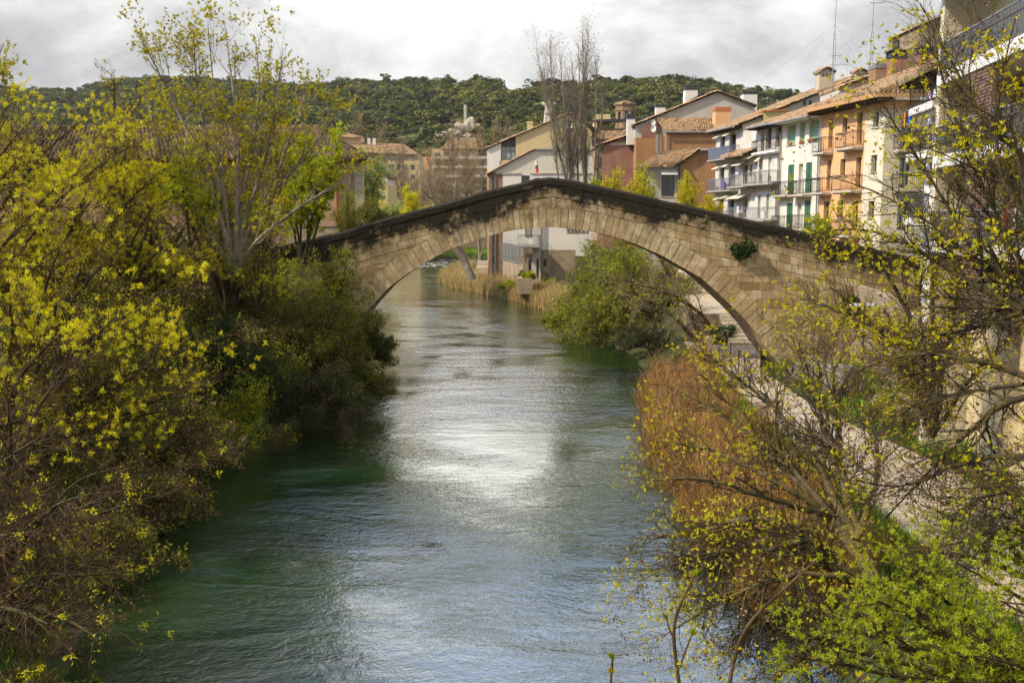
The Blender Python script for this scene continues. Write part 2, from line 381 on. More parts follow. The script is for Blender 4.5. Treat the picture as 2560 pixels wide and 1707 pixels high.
# river water
t = NT('water'); g = t.geo()
g2 = t.scaled(g, (0.8, 1.0, 1.0))
warp = t.n('ShaderNodeTexNoise', i_Vector=t.scaled(g, (0.16, 0.10, 1)), i_Scale=1.0, i_Detail=3.0)
wv = t.n('ShaderNodeMix', data_type='RGBA', blend_type='LINEAR_LIGHT'); t.put(wv, '0', 1.1); t.put(wv, '6', g2); t.put(wv, '7', warp.outputs[1])
fine = t.noise(wv.outputs[2], 8.5, 3, 0.6); mid = t.noise(wv.outputs[2], 2.9, 4, 0.62, 0.6); big = t.noise(t.scaled(wv.outputs[2], (0.35, 0.8, 1)), 0.55, 3, 0.5, 1.0)
calm = t.ramp(t.noise(t.scaled(g, (0.10, 0.13, 1)), 1.0, 3, 0.5, 1.6), [(0.32, 0.16), (0.66, 1.0)])
hgt = t.math('ADD', t.math('MULTIPLY', fine, 0.34), t.math('ADD', t.math('MULTIPLY', mid, 0.8), t.math('MULTIPLY', big, 1.9)))
bp = t.n('ShaderNodeBump', i_Height=hgt, i_Distance=0.13); t.put(bp, 'Strength', t.math('MULTIPLY', calm, 0.46))
foam = t.ramp(t.math('MULTIPLY', t.noise(t.scaled(g, (0.6, 0.35, 1)), 1.2, 6, 0.7), t.ramp(t.math('DIVIDE', t.n('ShaderNodeSeparateXYZ', i_Vector=g).outputs[1], 300.0), [(0.55, 0.0), (0.66, 1.0)])), [(0.50, 0.0), (0.60, 0.8)])
wc = t.mix(t.noise(g, 0.12, 3), (0.003, 0.018, 0.008), (0.012, 0.024, 0.004))
wc = t.mix(foam, wc, (0.6, 0.6, 0.58))
M['water'] = t.out(wc, t.math('ADD', 0.05, t.math('MULTIPLY', foam, 0.5)), bp.outputs[0], IOR=1.62)
wx = np.linspace(-60, 60, 41); wy = np.linspace(-40, 262, 101)
XX, YY = np.meshgrid(wx, wy); ZZ = XX * 0
idx = np.arange(XX.size).reshape(XX.shape)
Fq = np.stack([idx[:-1, :-1], idx[:-1, 1:], idx[1:, 1:], idx[1:, :-1]], -1).reshape(-1, 4)
o = np_mesh('river_water', np.stack([XX, YY, ZZ], -1).reshape(-1, 3), Fq, M['water'], smooth=True); tag(o, kind='structure')

# paths on the right bank, as sheets laid over the ground
t = NT('pavement'); g = t.geo()
c = t.mix(t.ramp(t.noise(g, 0.8, 5), [(0.35, 0.0), (0.65, 1.0)]), (0.32, 0.265, 0.20), (0.40, 0.34, 0.265))
c = t.mix(t.ramp(t.noise(g, 6, 4), [(0.55, 0.0), (0.75, 0.5)]), c, (0.30, 0.25, 0.19))
bk = t.n('ShaderNodeTexBrick', i_Vector=t.scaled(g, (1, 1, 1)), i_Scale=1.0, i_Color1=(1, 1, 1), i_Color2=(0.86, 0.85, 0.83), i_Mortar=(0.55, 0.5, 0.45))
for k_, v_ in (('Brick Width', 1.6), ('Row Height', 1.1), ('Mortar Size', 0.025)): t.put(bk, k_, v_)
c = t.mix(1.0, c, bk.outputs[0], 'MULTIPLY')
c = t.mix(t.ramp(t.noise(g, 1.7, 6, 0.7), [(0.55, 0.0), (0.72, 0.6)]), c, (0.17, 0.14, 0.10))
M['pavement'] = t.out(c, 0.9, t.bump(t.noise(g, 12, 4), 0.3, 0.02))

def strip(name, left, right, z, mat, kind='structure', th=0.12):
    m = MB()
    for i in range(len(left) - 1):
        a, b, c_, d = left[i], right[i], right[i + 1], left[i + 1]
        m.quad((*a, z), (*b, z), (*c_, z), (*d, z))
        m.quad((*a, z), (*d, z), (*d, z - th), (*a, z - th)); m.quad((*b, z - th), (*c_, z - th), (*c_, z), (*b, z))
    o = m.build(name, mat); tag(o, kind=kind); return o
strip('path', [(10.0, 5), (10.1, 20), (10.3, 26), (10.6, 33), (10.9, 43), (11.3, 55), (11.6, 66.5)],
      [(14.2, 5), (14.2, 20), (14.4, 26), (14.6, 33), (13.4, 43), (13.8, 55), (17.0, 66.5)], 1.62, M['pavement'])
# ------------------------------------------------------------------ the stone bridge
YF, YB = 56.0, 60.6          # front and back faces
def curve_px(pts, n):
    """smooth curve through points, resampled"""
    P = np.array(pts, float); d = np.r_[0, np.cumsum(np.hypot(*np.diff(P, axis=0).T))]
    s = np.linspace(0, d[-1], n); out = np.stack([np.interp(s, d, P[:, 0]), np.interp(s, d, P[:, 1])], 1)
    for _ in range(6): out[1:-1] = 0.25 * out[:-2] + 0.5 * out[1:-1] + 0.25 * out[2:]
    return out
IN = [(786, 985), (800, 950), (822, 908), (850, 866), (884, 822), (924, 771), (969, 721), (1017, 685), (1076, 649), (1133, 619), (1219, 590), (1281, 576), (1356, 568), (1368, 567.5),
      (1440, 573), (1500, 583), (1580, 606), (1653, 638), (1755, 696), (1841, 776), (1883, 821), (1921, 876), (1959, 925), (1978, 955), (1990, 985)]
def xz(u, v): p = pp(u, v, YF); return (p[0], p[2])
arc = curve_px([xz(*p) for p in IN], 400)
TOP = [(-400, 700), (430, 676), (560, 646), (697, 617), (868, 576), (981, 542), (1121, 506), (1200, 482), (1300, 459), (1340, 448), (1372, 443), (1410, 447), (1481, 462), (1608, 490), (1800, 533), (1851, 545), (1978, 573), (2106, 604), (2260, 640), (2500, 700)]
top = np.array([xz(*p) for p in TOP])
def ztop(x): return np.interp(x, top[:, 0], top[:, 1])
GZ = -0.6
t = NT('bridge stone'); g = t.geo(); a = t.attr('tint'); dp = t.attr('drop')
sp_ = t.n('ShaderNodeSeparateXYZ', i_Vector=g)
c = t.ramp(a, [(0.0, (0.21, 0.135, 0.062)), (0.3, (0.36, 0.27, 0.15)), (0.6, (0.46, 0.37, 0.23)), (1.0, (0.55, 0.46, 0.31))])
c = t.mix(t.ramp(t.noise(g, 1.6, 6, 0.7), [(0.35, 0.0), (0.62, 0.7)]), c, (0.20, 0.13, 0.062))
c = t.mix(t.ramp(t.noise(t.scaled(g, (2.6, 2.6, 0.45)), 1.0, 5, 0.65), [(0.54, 0.0), (0.72, 0.55)]), c, (0.14, 0.10, 0.05))
c = t.mix(t.ramp(t.noise(g, 0.7, 6, 0.7), [(0.52, 0.0), (0.68, 0.5)]), c, (0.24, 0.15, 0.065))
c = t.mix(t.ramp(t.noise(t.scaled(g, (3.2, 3.2, 0.22)), 1.0, 4), [(0.62, 0.0), (0.70, 0.45)]), c, (0.42, 0.33, 0.2))
lich = t.math('ADD', dp, t.math('ADD', t.math('MULTIPLY', t.math('SUBTRACT', t.noise(g, 0.28, 4, 0.6), 0.5), 4.2), t.math('MULTIPLY', t.math('SUBTRACT', t.noise(t.scaled(g, (1.0, 1.0, 0.8)), 2.2, 6, 0.75), 0.5), 2.6)))
lf = t.ramp(t.math('DIVIDE', lich, 4.0), [(0.25, 1.0), (0.37, 0.35), (0.54, 0.0)])
streak = t.math('MULTIPLY', t.ramp(t.noise(t.scaled(g, (0.55, 0.55, 0.10)), 1.0, 5, 0.7), [(0.57, 0.0), (0.64, 0.92)]), t.ramp(t.math('DIVIDE', dp, 5.0), [(0.3, 1.0), (0.75, 0.0)]))
blk = t.mix(t.noise(g, 9, 4), (0.003, 0.0028, 0.0022), (0.020, 0.018, 0.013))
c = t.mix(t.math('MAXIMUM', t.math('MULTIPLY', lf, 0.975), streak), c, blk)
c = t.mix(t.math('MULTIPLY', t.ramp(t.noise(g, 16, 3), [(0.66, 0.0), (0.72, 1.0)]), t.ramp(t.math('DIVIDE', dp, 2.0), [(0.1, 0.6), (0.5, 0.0)])), c, (0.22, 0.21, 0.18))
M['bridge stone'] = t.out(c, 0.92, t.bump(t.noise(g, 7, 6, 0.65), 0.6, 0.05))
t = NT('mortar'); g = t.geo()
dp = t.attr('drop')
c = t.mix(t.ramp(t.math('DIVIDE', t.math('ADD', dp, t.math('MULTIPLY', t.noise(g, 1.2, 5), 2.0)), 5.0), [(0.3, 1.0), (0.6, 0.0)]), (0.46, 0.37, 0.24), (0.03, 0.027, 0.022))
M['mortar'] = t.out(c, 0.95)

bridge = empty('stone_bridge', (2.0, 58, 0), 'old humpbacked stone bridge with one pointed arch and a lichen-black parapet', 'bridge')
nrm = np.zeros_like(arc); d_ = np.gradient(arc, axis=0); nrm[:, 0] = -d_[:, 1]; nrm[:, 1] = d_[:, 0]
nrm /= np.linalg.norm(nrm, axis=1)[:, None]
RT = 1.06
outc = arc + nrm * RT
sl = np.r_[0, np.cumsum(np.hypot(*np.diff(arc, axis=0).T))]
def arc_at(s): return np.array([np.interp(s, sl, arc[:, 0]), np.interp(s, sl, arc[:, 1])])
def out_at(s): return np.array([np.interp(s, sl, outc[:, 0]), np.interp(s, sl, outc[:, 1])])
class BM(MB):
    """like MB but keeps each vertex's drop below the parapet top"""
    def build(s, name, mat, parent=None, smooth=False):
        o = MB.build(s, name, mat, parent, smooth); me = o.data
        P = np.array(s.v); at = me.attributes.new('drop', 'FLOAT', 'POINT')
        at.data.foreach_set('value', (ztop(P[:, 0]) - P[:, 2]).astype(np.float32)); return o
# voussoirs: every wedge a block with its own tone, a joint of mortar between
rm = BM(); s = 0.0; JO = 0.022
while s < sl[-1] - 0.2:
    w = RNG.uniform(0.30, 0.52); e = min(s + w, sl[-1])
    a0, a1, b0, b1 = arc_at(s + JO), arc_at(e - JO), out_at(s + JO), out_at(e - JO)
    pr = RNG.uniform(0.0, 0.03); tt = float(np.clip(RNG.normal(0.62, 0.2), 0, 1))
    poly = [(a0[0], YF - pr, a0[1]), (a1[0], YF - pr, a1[1]), (b1[0], YF - pr, b1[1]), (b0[0], YF - pr, b0[1])]
    rm.prism(poly, (0, 0.6, 0), tt)
    s = e
rm.build('arch_ring', M['bridge stone'], bridge)
# barrel: underside from front to back, in long courses
bm_ = BM(); s = 0.0
while s < sl[-1] - 0.2:
    w = RNG.uniform(0.36, 0.5); e = min(s + w, sl[-1]); y = YF + 0.6
    while y < YB - 0.1:
        y1 = min(y + RNG.uniform(0.7, 1.3), YB)
        a0, a1 = arc_at(s + 0.01), arc_at(e - 0.01); q0, q1 = a0 + (out_at(s) - a0) * 0.3, a1 + (out_at(e) - a1) * 0.3
        bm_.prism([(a0[0], y + 0.01, a0[1]), (a1[0], y + 0.01, a1[1]), (q1[0], y + 0.01, q1[1]), (q0[0], y + 0.01, q0[1])], (0, y1 - y - 0.02, 0), float(RNG.uniform(0.1, 0.7)))
        y = y1
    s = e
bm_.build('arch_barrel', M['bridge stone'], bridge)
# back ring and core of mortar behind the stones
km = BM(); N = 120; ss = np.linspace(0, sl[-1], N)
for i in range(N - 1):
    a0, a1 = arc_at(ss[i]), arc_at(ss[i + 1]); o0, o1 = out_at(ss[i]), out_at(ss[i + 1])
    a0 = a0 + (o0 - a0) * 0.02; a1 = a1 + (o1 - a1) * 0.02
    km.prism([(a0[0], YF + 0.03, a0[1]), (a1[0], YF + 0.03, a1[1]), (o1[0], YF + 0.03, o1[1]), (o0[0], YF + 0.03, o0[1])], (0, YB - YF - 0.04, 0), 0.5)
# spandrel core: vertical columns from the ring's back (or the ground) up to the deck
XL, XR = xz(300, 700)[0], xz(2300, 700)[0]
xcol = np.arange(XL, XR, 0.25)
ox = outc[:, 0]; oz = outc[:, 1]
def lower(x):
    """lowest solid point of the spandrel above the ring at x"""
    if x <= ox[0] or x >= ox[-1]: return GZ
    m = np.abs(ox - x) < 0.35
    return float(np.interp(x, ox, oz)) if m.any() else GZ
for i in range(len(xcol) - 1):
    x0, x1 = xcol[i], xcol[i + 1]
    l0, l1 = lower(x0), lower(x1)
    if abs(l0 - l1) > 3: l0 = l1 = max(l0, l1)
    t0, t1 = float(ztop(x0)) - 1.15, float(ztop(x1)) - 1.15
    if t0 - l0 > 0.02 or t1 - l1 > 0.02:
        km.prism([(x0, YF + 0.035, l0 - 0.03), (x1, YF + 0.035, l1 - 0.03), (x1, YF + 0.035, max(t1, l1)), (x0, YF + 0.035, max(t0, l0))], (0, YB - YF - 0.06, 0), 0.5)
km.build('masonry_core', M['mortar'], bridge)

# spandrel stones: courses; near the crown they run with the slope of the deck, lower down they lie flat
def in_ring(x, z):
    if x < ox[0] or x > ox[-1]: return False
    return z < float(np.interp(x, ox, oz)) + 0.0
wm = BM()
def clip_poly(poly, f):
    """keep the part of a convex polygon where f(p) > 0"""
    out = []
    n = len(poly)
    for i in range(n):
        p, q = poly[i], poly[(i + 1) % n]; fp, fq = f(p), f(q)
        if fp > 0: out.append(p)
        if fp * fq < 0:
            k = fp / (fp - fq); out.append((p[0] + (q[0] - p[0]) * k, p[1] + (q[1] - p[1]) * k))
    return out
def ring_clip(p): 
    if p[0] < ox[0] or p[0] > ox[-1]: return 1.0
    return p[1] - float(np.interp(p[0], ox, oz)) - 0.02
def stone(x0, x1, zb0, zb1, zt0, zt1, bias=0.0, yf=None):
    poly = [(x0, zb0), (x1, zb1), (x1, zt1), (x0, zt0)]
    poly = clip_poly(poly, ring_clip)
    if len(poly) < 3: return
    pr = RNG.uniform(0.0, 0.028); yy = (YF if yf is None else yf) - pr
    wm.prism([(p[0], yy, p[1]) for p in poly], (0, 0.3, 0), float(np.clip(RNG.normal(0.5 + bias, 0.22), 0, 1)))
# sloped courses under the parapet (three), then flat courses
def dk(x): return float(ztop(x)) - 1.08
rows = [0.0, 0.42, 0.86, 1.30]
for r in range(3):
    x = XL + RNG.uniform(0, 0.5)
    while x < XR:
        w = RNG.uniform(0.5, 1.25); x1 = x + w
        stone(x + 0.012, x1 - 0.012, dk(x) - rows[r + 1] + 0.012, dk(x1) - rows[r + 1] + 0.012, dk(x) - rows[r] - 0.012, dk(x1) - rows[r] - 0.012)
        x = x1
z = GZ
while z < 11.5:
    h = RNG.uniform(0.30, 0.52); x = XL + RNG.uniform(0, 1)
    while x < XR:
        w = RNG.uniform(0.45, 1.15); x1 = x + w
        lim0, lim1 = dk(x) - 1.312, dk(x1) - 1.312
        z0_, z1_ = z + 0.012, z + h - 0.012
        if z0_ < max(lim0, lim1) - 0.03:
            poly_t0, poly_t1 = min(z1_, lim0), min(z1_, lim1)
            if min(poly_t0, poly_t1) > z0_ + 0.02 :
                stone(x + 0.012, x1 - 0.012, z0_, z0_, poly_t0, poly_t1, -0.12)
        x = x1
    z += h
wm.build('spandrel_wall', M['bridge stone'], bridge)
# parapets and deck
def parapet(y0, y1, name):
    m = BM(); x = XL; rr = [0.0, 0.40, 0.80, 1.06]
    for r in range(3):
        x = XL + RNG.uniform(0, .4)
        while x < XR:
            w = RNG.uniform(0.6, 1.3); x1 = min(x + w, XR)
            zt0, zt1 = float(ztop(x)), float(ztop(x1))
            over = 0.05 if r == 0 else 0.0; pr = RNG.uniform(0, 0.03)
            a = [(x + .006, y0 - over - pr, zt0 - rr[r + 1] + .006), (x1 - .006, y0 - over - pr, zt1 - rr[r + 1] + .006), (x1 - .006, y0 - over - pr, zt1 - rr[r]), (x + .006, y0 - over - pr, zt0 - rr[r])]
            if r == 0:   # rounded coping
                n = 7; prof = [(y0 - over + (y1 - y0 + 2 * over) * k / (n - 1), 0.13 * math.sin(math.pi * k / (n - 1)) - 0.10) for k in range(n)]
                kx = max(2, int((x1 - x) / 0.12)); jit = RNG.uniform(-0.02, 0.02)
                vs = []; fs = []
                for i in range(kx + 1):
                    xx_ = x + .006 + (x1 - x - .012) * i / kx
                    zt = float(ztop(xx_))
                    vs += [(xx_, y0 - over, zt - 0.40)] + [(xx_, yy, zt + dz + jit + RNG.uniform(-.012, .012)) for yy, dz in prof] + [(xx_, y1 + over, zt - 0.40)]
                q = n + 2
                for i in range(kx):
                    for j in range(q):
                        fs.append((i * q + j, (i + 1) * q + j, (i + 1) * q + (j + 1) % q, i * q + (j + 1) % q))
                fs += [tuple(range(q)), tuple(kx * q + j for j in range(q - 1, -1, -1))]
                m.add(vs, fs, float(RNG.uniform(0.2, 0.8)))
            else:
                m.prism(a, (0, y1 - y0 + 2 * over + pr, 0), float(RNG.uniform(0.1, 0.8)))
            x = x1
    m.build(name, M['bridge stone'], bridge)
parapet(YF, YF + 0.42, 'parapet'); parapet(YB - 0.42, YB, 'parapet')
dm = BM()
for i in range(len(xcol) - 1):
    x0, x1 = xcol[i], xcol[i + 1]
    dm.slab((x0, YF + 0.43, dk(x0) + 0.1), (x1, YF + 0.43, dk(x1) + 0.1), (x1, YB - 0.43, dk(x1) + 0.1), (x0, YB - 0.43, dk(x0) + 0.1), 0.12)
dm.build('deck', M['mortar'], bridge)
# ------------------------------------------------------------------ building kit
class Fac:
    """a vertical facade on the line A->B (2D); out = outward side; px helpers read sizes along it"""
    def __init__(s, A, B, toward=(0, 0)):
        s.A = Vector(A); s.B = Vector(B); s.L = (s.B - s.A).length; s.d = (s.B - s.A) / s.L
        n = Vector((s.d.y, -s.d.x)); mid = (s.A + s.B) / 2
        if n.dot(Vector(toward) - mid) < 0: n = -n
        s.n = n
    def p(s, t, z, o=0.0): q = s.A + s.d * t + s.n * o; return (q.x, q.y, z)
    def s_u(s, u):
        k = (u - 1280) / FPX
        # account for the tilt only through x/y (small): x = k' y, with k' from mid row
        best = None
        den = s.d.x - kk(u) * s.d.y
        return (kk(u) * s.A.y - s.A.x) / den
    def z_uv(s, u, v):
        t = s.s_u(u); Y = (s.A + s.d * t).y
        return pp(u, v, Y)[2]
    def rect(s, u0, v0, u1, v1):
        a, b = sorted((s.s_u(u0), s.s_u(u1))); um = (u0 + u1) / 2
        return (a, b, s.z_uv(um, v1), s.z_uv(um, v0))
def kk(u): return (u - 1280) / FPX / (CP + 0.07 * SP)

def wall(f, name, mat, parent, z0, z1, holes=(), s0=0.0, s1=None, th=0.35, top=None, tint=0.5):
    """wall between s0..s1 and z0..z1 with real openings; top: extra polygon [(s,z)...] above z1"""
    s1 = f.L if s1 is None else s1
    H = [(max(a, s0 + .02), min(b, s1 - .02), max(c, z0 + .02), min(d, z1 - .02)) for a, b, c, d in holes]
    H = [h for h in H if h[1] - h[0] > 0.05 and h[3] - h[2] > 0.05]
    S = sorted({s0, s1, *[h[0] for h in H], *[h[1] for h in H]}); Z = sorted({z0, z1, *[h[2] for h in H], *[h[3] for h in H]})
    m = MB()
    for i in range(len(S) - 1):
        for j in range(len(Z) - 1):
            cs, cz = (S[i] + S[i + 1]) / 2, (Z[j] + Z[j + 1]) / 2
            if any(h[0] < cs < h[1] and h[2] < cz < h[3] for h in H): continue
            m.quad(f.p(S[i], Z[j]), f.p(S[i + 1], Z[j]), f.p(S[i + 1], Z[j + 1]), f.p(S[i], Z[j + 1]), tint)
            m.quad(f.p(S[i], Z[j], -th), f.p(S[i], Z[j + 1], -th), f.p(S[i + 1], Z[j + 1], -th), f.p(S[i + 1], Z[j], -th), tint)
    for a, b, c, d in H + [(s0, s1, z0, z1)]:
        m.quad(f.p(a, c), f.p(a, d), f.p(a, d, -th), f.p(a, c, -th), tint); m.quad(f.p(b, c), f.p(b, c, -th), f.p(b, d, -th), f.p(b, d), tint)
        m.quad(f.p(a, c), f.p(a, c, -th), f.p(b, c, -th), f.p(b, c), tint); m.quad(f.p(a, d), f.p(b, d), f.p(b, d, -th), f.p(a, d, -th), tint)
    if top:
        poly = [f.p(a, b) for a, b in top]; m.prism(poly, tuple(-f.n * th) + (0,), tint)
    return m.build(name, mat, parent)

def window(f, parent, r, kind='dark', frame='brown wood', inset=0.2, sill=None, mull=1):
    """frame with mullions, pane, optional shutter or blind; r = (s0,s1,z0,z1)"""
    a, b, c, d = r; w = min(0.07, (b - a) * 0.12); m = MB(); o = -inset
    def bar(x0, x1, y0, y1, oo=0.0, dep=0.06):
        m.prism([f.p(x0, y0, o + oo), f.p(x1, y0, o + oo), f.p(x1, y1, o + oo), f.p(x0, y1, o + oo)], tuple(-f.n * dep) + (0,))
    bar(a, a + w, c, d); bar(b - w, b, c, d); bar(a + w, b - w, d - w, d); bar(a + w, b - w, c, c + w)
    for k in range(1, mull + 1):
        x = a + (b - a) * k / (mull + 1); bar(x - w / 2, x + w / 2, c + w, d - w, 0.003)
    fr = m.build('window_frame' if d - c < 1.9 else 'door_frame', M[frame], parent)
    g = MB(); g.quad(f.p(a + w * .5, c + w * .5, o - 0.035), f.p(b - w * .5, c + w * .5, o - 0.035), f.p(b - w * .5, d - w * .5, o - 0.035), f.p(a + w * .5, d - w * .5, o - 0.035))
    g.build('pane', M['curtained glass' if kind == 'curtain' else 'window glass'], fr)
    if kind in ('green blind', 'white blind', 'wood blind'):
        mm = MB(); zb = c if kind == 'green blind' else c + (d - c) * RNG.uniform(0.25, 0.5); n = max(4, int((d - zb) / 0.09))
        for k in range(n):
            z0 = zb + (d - zb) * k / n; z1 = zb + (d - zb) * (k + 0.9) / n
            mm.prism([f.p(a + .01, z0, o + .05), f.p(b - .01, z0, o + .05), f.p(b - .01, z1, o + .03), f.p(a + .01, z1, o + .03)], tuple(-f.n * 0.02) + (0,))
        mm.build('roller_blind', M[{'green blind': 'pale green blind', 'white blind': 'white paint', 'wood blind': 'brown wood'}[kind]], fr)
    if kind == 'louver':
        for sgn in (0, 1):
            mm = MB(); x0 = a - 0.02 if sgn == 0 else (a + b) / 2 + 0.01; x1 = (a + b) / 2 - 0.01 if sgn == 0 else b + 0.02; oo = 0.03
            for (p0, p1, q0, q1) in ((x0, x0 + .06, c, d), (x1 - .06, x1, c, d), (x0 + .06, x1 - .06, c, c + .08), (x0 + .06, x1 - .06, d - .08, d), (x0 + .06, x1 - .06, (c + d) / 2 - .04, (c + d) / 2 + .04)):
                mm.prism([f.p(p0, q0, oo), f.p(p1, q0, oo), f.p(p1, q1, oo), f.p(p0, q1, oo)], tuple(-f.n * 0.04) + (0,))
            n = int((d - c) / 0.075)
            for k in range(n):
                z = c + 0.05 + (d - c - 0.1) * k / n
                mm.prism([f.p(x0 + .06, z, oo - .005), f.p(x1 - .06, z, oo - .005), f.p(x1 - .06, z + .06, oo - .035), f.p(x0 + .06, z + .06, oo - .035)], tuple(-f.n * 0.008) + (0,))
            mm.build('shutter', M['green shutter'], parent)
    if sill:
        mm = MB(); mm.prism([f.p(a - .08, c - .09, 0.07), f.p(b + .08, c - .09, 0.07), f.p(b + .08, c - .002, 0.07), f.p(a - .08, c - .002, 0.07)], tuple(-f.n * (0.07 + inset * 0.9)) + (0,))
        mm.build('window_sill', M[sill], fr)
    return fr

def balcony(f, parent, s0, s1, z, dep=0.8, h=1.0, mat='dark metal', slab='concrete', bars=0.12, panel=None, th=0.14):
    m = MB(); m.prism([f.p(s0, z - th, 0.004), f.p(s1, z - th, 0.004), f.p(s1, z, 0.004), f.p(s0, z, 0.004)], tuple(f.n * dep) + (0,))
    m.prism([f.p(s0 + .04, z - th - .08, 0.004), f.p(s1 - .04, z - th - .08, 0.004), f.p(s1 - .04, z - th, 0.004), f.p(s0 + .04, z - th, 0.004)], tuple(f.n * (dep * 0.8)) + (0,))
    sl = m.build('balcony', M[slab], parent)
    r = MB(); rr = 0.016
    path = [f.p(s0 + .04, 0, 0.0), f.p(s0 + .04, 0, dep - .05), f.p(s1 - .04, 0, dep - .05), f.p(s1 - .04, 0, 0.0)]
    for zz_ in (z + h, z + 0.10, z + h * 0.5 if bars > 0.2 else z + h - 0.1):
        r.tube([(p[0], p[1], zz_) for p in path], rr * 1.2, 4)
    for i in range(3):
        a, b = Vector(path[i]), Vector(path[i + 1]); L = (b - a).length; n = max(2, int(L / bars))
        for k in range(n + 1):
            p = a + (b - a) * k / n
            r.tube([(p.x, p.y, z), (p.x, p.y, z + h)], rr * (0.7 if k % n else 1.3), 3, cap=False)
    if panel:
        i = 1; a, b = Vector(path[1]), Vector(path[2]); a += Vector((*(-f.n * 0.03), 0)); b += Vector((*(-f.n * 0.03), 0))
        pm = MB(); pm.slab((a.x, a.y, z + h - .1), (b.x, b.y, z + h - .1), (b.x, b.y, z + .12), (a.x, a.y, z + .12), 0.001)
        pm = MB(); pm.prism([(a.x, a.y, z + .12), (b.x, b.y, z + .12), (b.x, b.y, z + h - .1), (a.x, a.y, z + h - .1)], tuple(-f.n * 0.01) + (0,)); pm.build('rail_panel', M[panel], sl)
    r.build('railing', M[mat], sl)
    return sl

def tiles(name, parent, e0, e1, r1, r0, tw=0.30, rl=0.45, amp=0.085, th=0.12, mat='roof tile'):
    """Spanish tiles between eave e0-e1 and ridge r0-r1: corrugated, stepped rows, worn and uneven"""
    e0, e1, r1, r0 = map(lambda p: np.array(p, float), (e0, e1, r1, r0))
    W_ = max(np.linalg.norm(e1 - e0), np.linalg.norm(r1 - r0)); Ls = max(np.linalg.norm(r0 - e0), np.linalg.norm(r1 - e1))
    nt = max(2, int(W_ / tw)); nr = max(2, int(Ls / rl)); k = 6
    nrm_ = np.cross(e1 - e0, (r0 + r1) / 2 - (e0 + e1) / 2); nrm_ /= np.linalg.norm(nrm_) + 1e-9
    if nrm_[2] < 0: nrm_ = -nrm_
    nu = nt * k + 1; U = np.linspace(0, 1, nu)
    prof = np.abs(np.sin(np.pi * U * nt)) * amp * 1.6
    rows = []; T = []
    cj = RNG.normal(0, 0.006, (nr, nt + 1)); ct = RNG.uniform(0, 1, (nr, nt + 1))
    ti = np.minimum((U * nt).astype(int), nt)
    for j in range(nr):
        for v, lift in ((j / nr, 0.045), ((j + 1) / nr, 0.0)):
            base = (e0 * (1 - U[:, None]) + e1 * U[:, None]) * (1 - v) + (r0 * (1 - U[:, None]) + r1 * U[:, None]) * v
            off = prof + lift + cj[j][ti] + 0.012 * math.sin(j * 1.7)
            rows.append(base + off[:, None] * nrm_); T.append(ct[j][ti])
    V = np.array(rows); n0 = V.shape[0]
    V = np.concatenate([V, (V[:1] * 1.0 - nrm_ * 0.0)], 0)
    # underside border: eave row pushed down
    low = ((e0 * (1 - U[:, None]) + e1 * U[:, None]) - nrm_ * th); lowr = ((r0 * (1 - U[:, None]) + r1 * U[:, None]) - nrm_ * th)
    V = np.concatenate([low[None], np.array(rows), lowr[None]], 0); T = np.concatenate([T[:1], np.array(T), T[-1:]], 0)
    idx = np.arange(V.shape[0] * nu).reshape(V.shape[0], nu)
    Fq = np.stack([idx[:-1, :-1], idx[:-1, 1:], idx[1:, 1:], idx[1:, :-1]], -1).reshape(-1, 4)
    und = np.array([[idx[0, 0], idx[-1, 0], idx[-1, -1], idx[0, -1]]])
    # close the two side verges
    return np_mesh(name, V.reshape(-1, 3), np.concatenate([Fq, und], 0), M[mat], parent, T.reshape(-1), smooth=False)

def eave(f, parent, z, s0, s1, dep=0.8, rafters=True, mat='timber eave', gutter=None):
    m = MB()
    m.prism([f.p(s0, z, 0), f.p(s1, z, 0), f.p(s1, z + .05, 0), f.p(s0, z + .05, 0)], tuple(f.n * dep) + (0,))
    if rafters:
        n = int((s1 - s0) / 0.55)
        for k in range(n + 1):
            x = s0 + (s1 - s0 - .1) * k / n
            m.prism([f.p(x, z - .14, 0), f.p(x + .09, z - .14, 0), f.p(x + .09, z - .002, 0), f.p(x, z - .002, 0)], tuple(f.n * (dep * .92)) + (0,))
    e = m.build('eave', M[mat], parent)
    if gutter:
        g = MB(); g.tube([f.p(s0, z + .02, dep + .06), f.p(s1, z + .02, dep + .06)], 0.08, 8); g.build('gutter', M[gutter], e)
    return e

def pipe(parent, pts, mat='grey metal', r=0.055, name='drainpipe'):
    m = MB(); m.tube(pts, r, 8); return m.build(name, M[mat], parent)

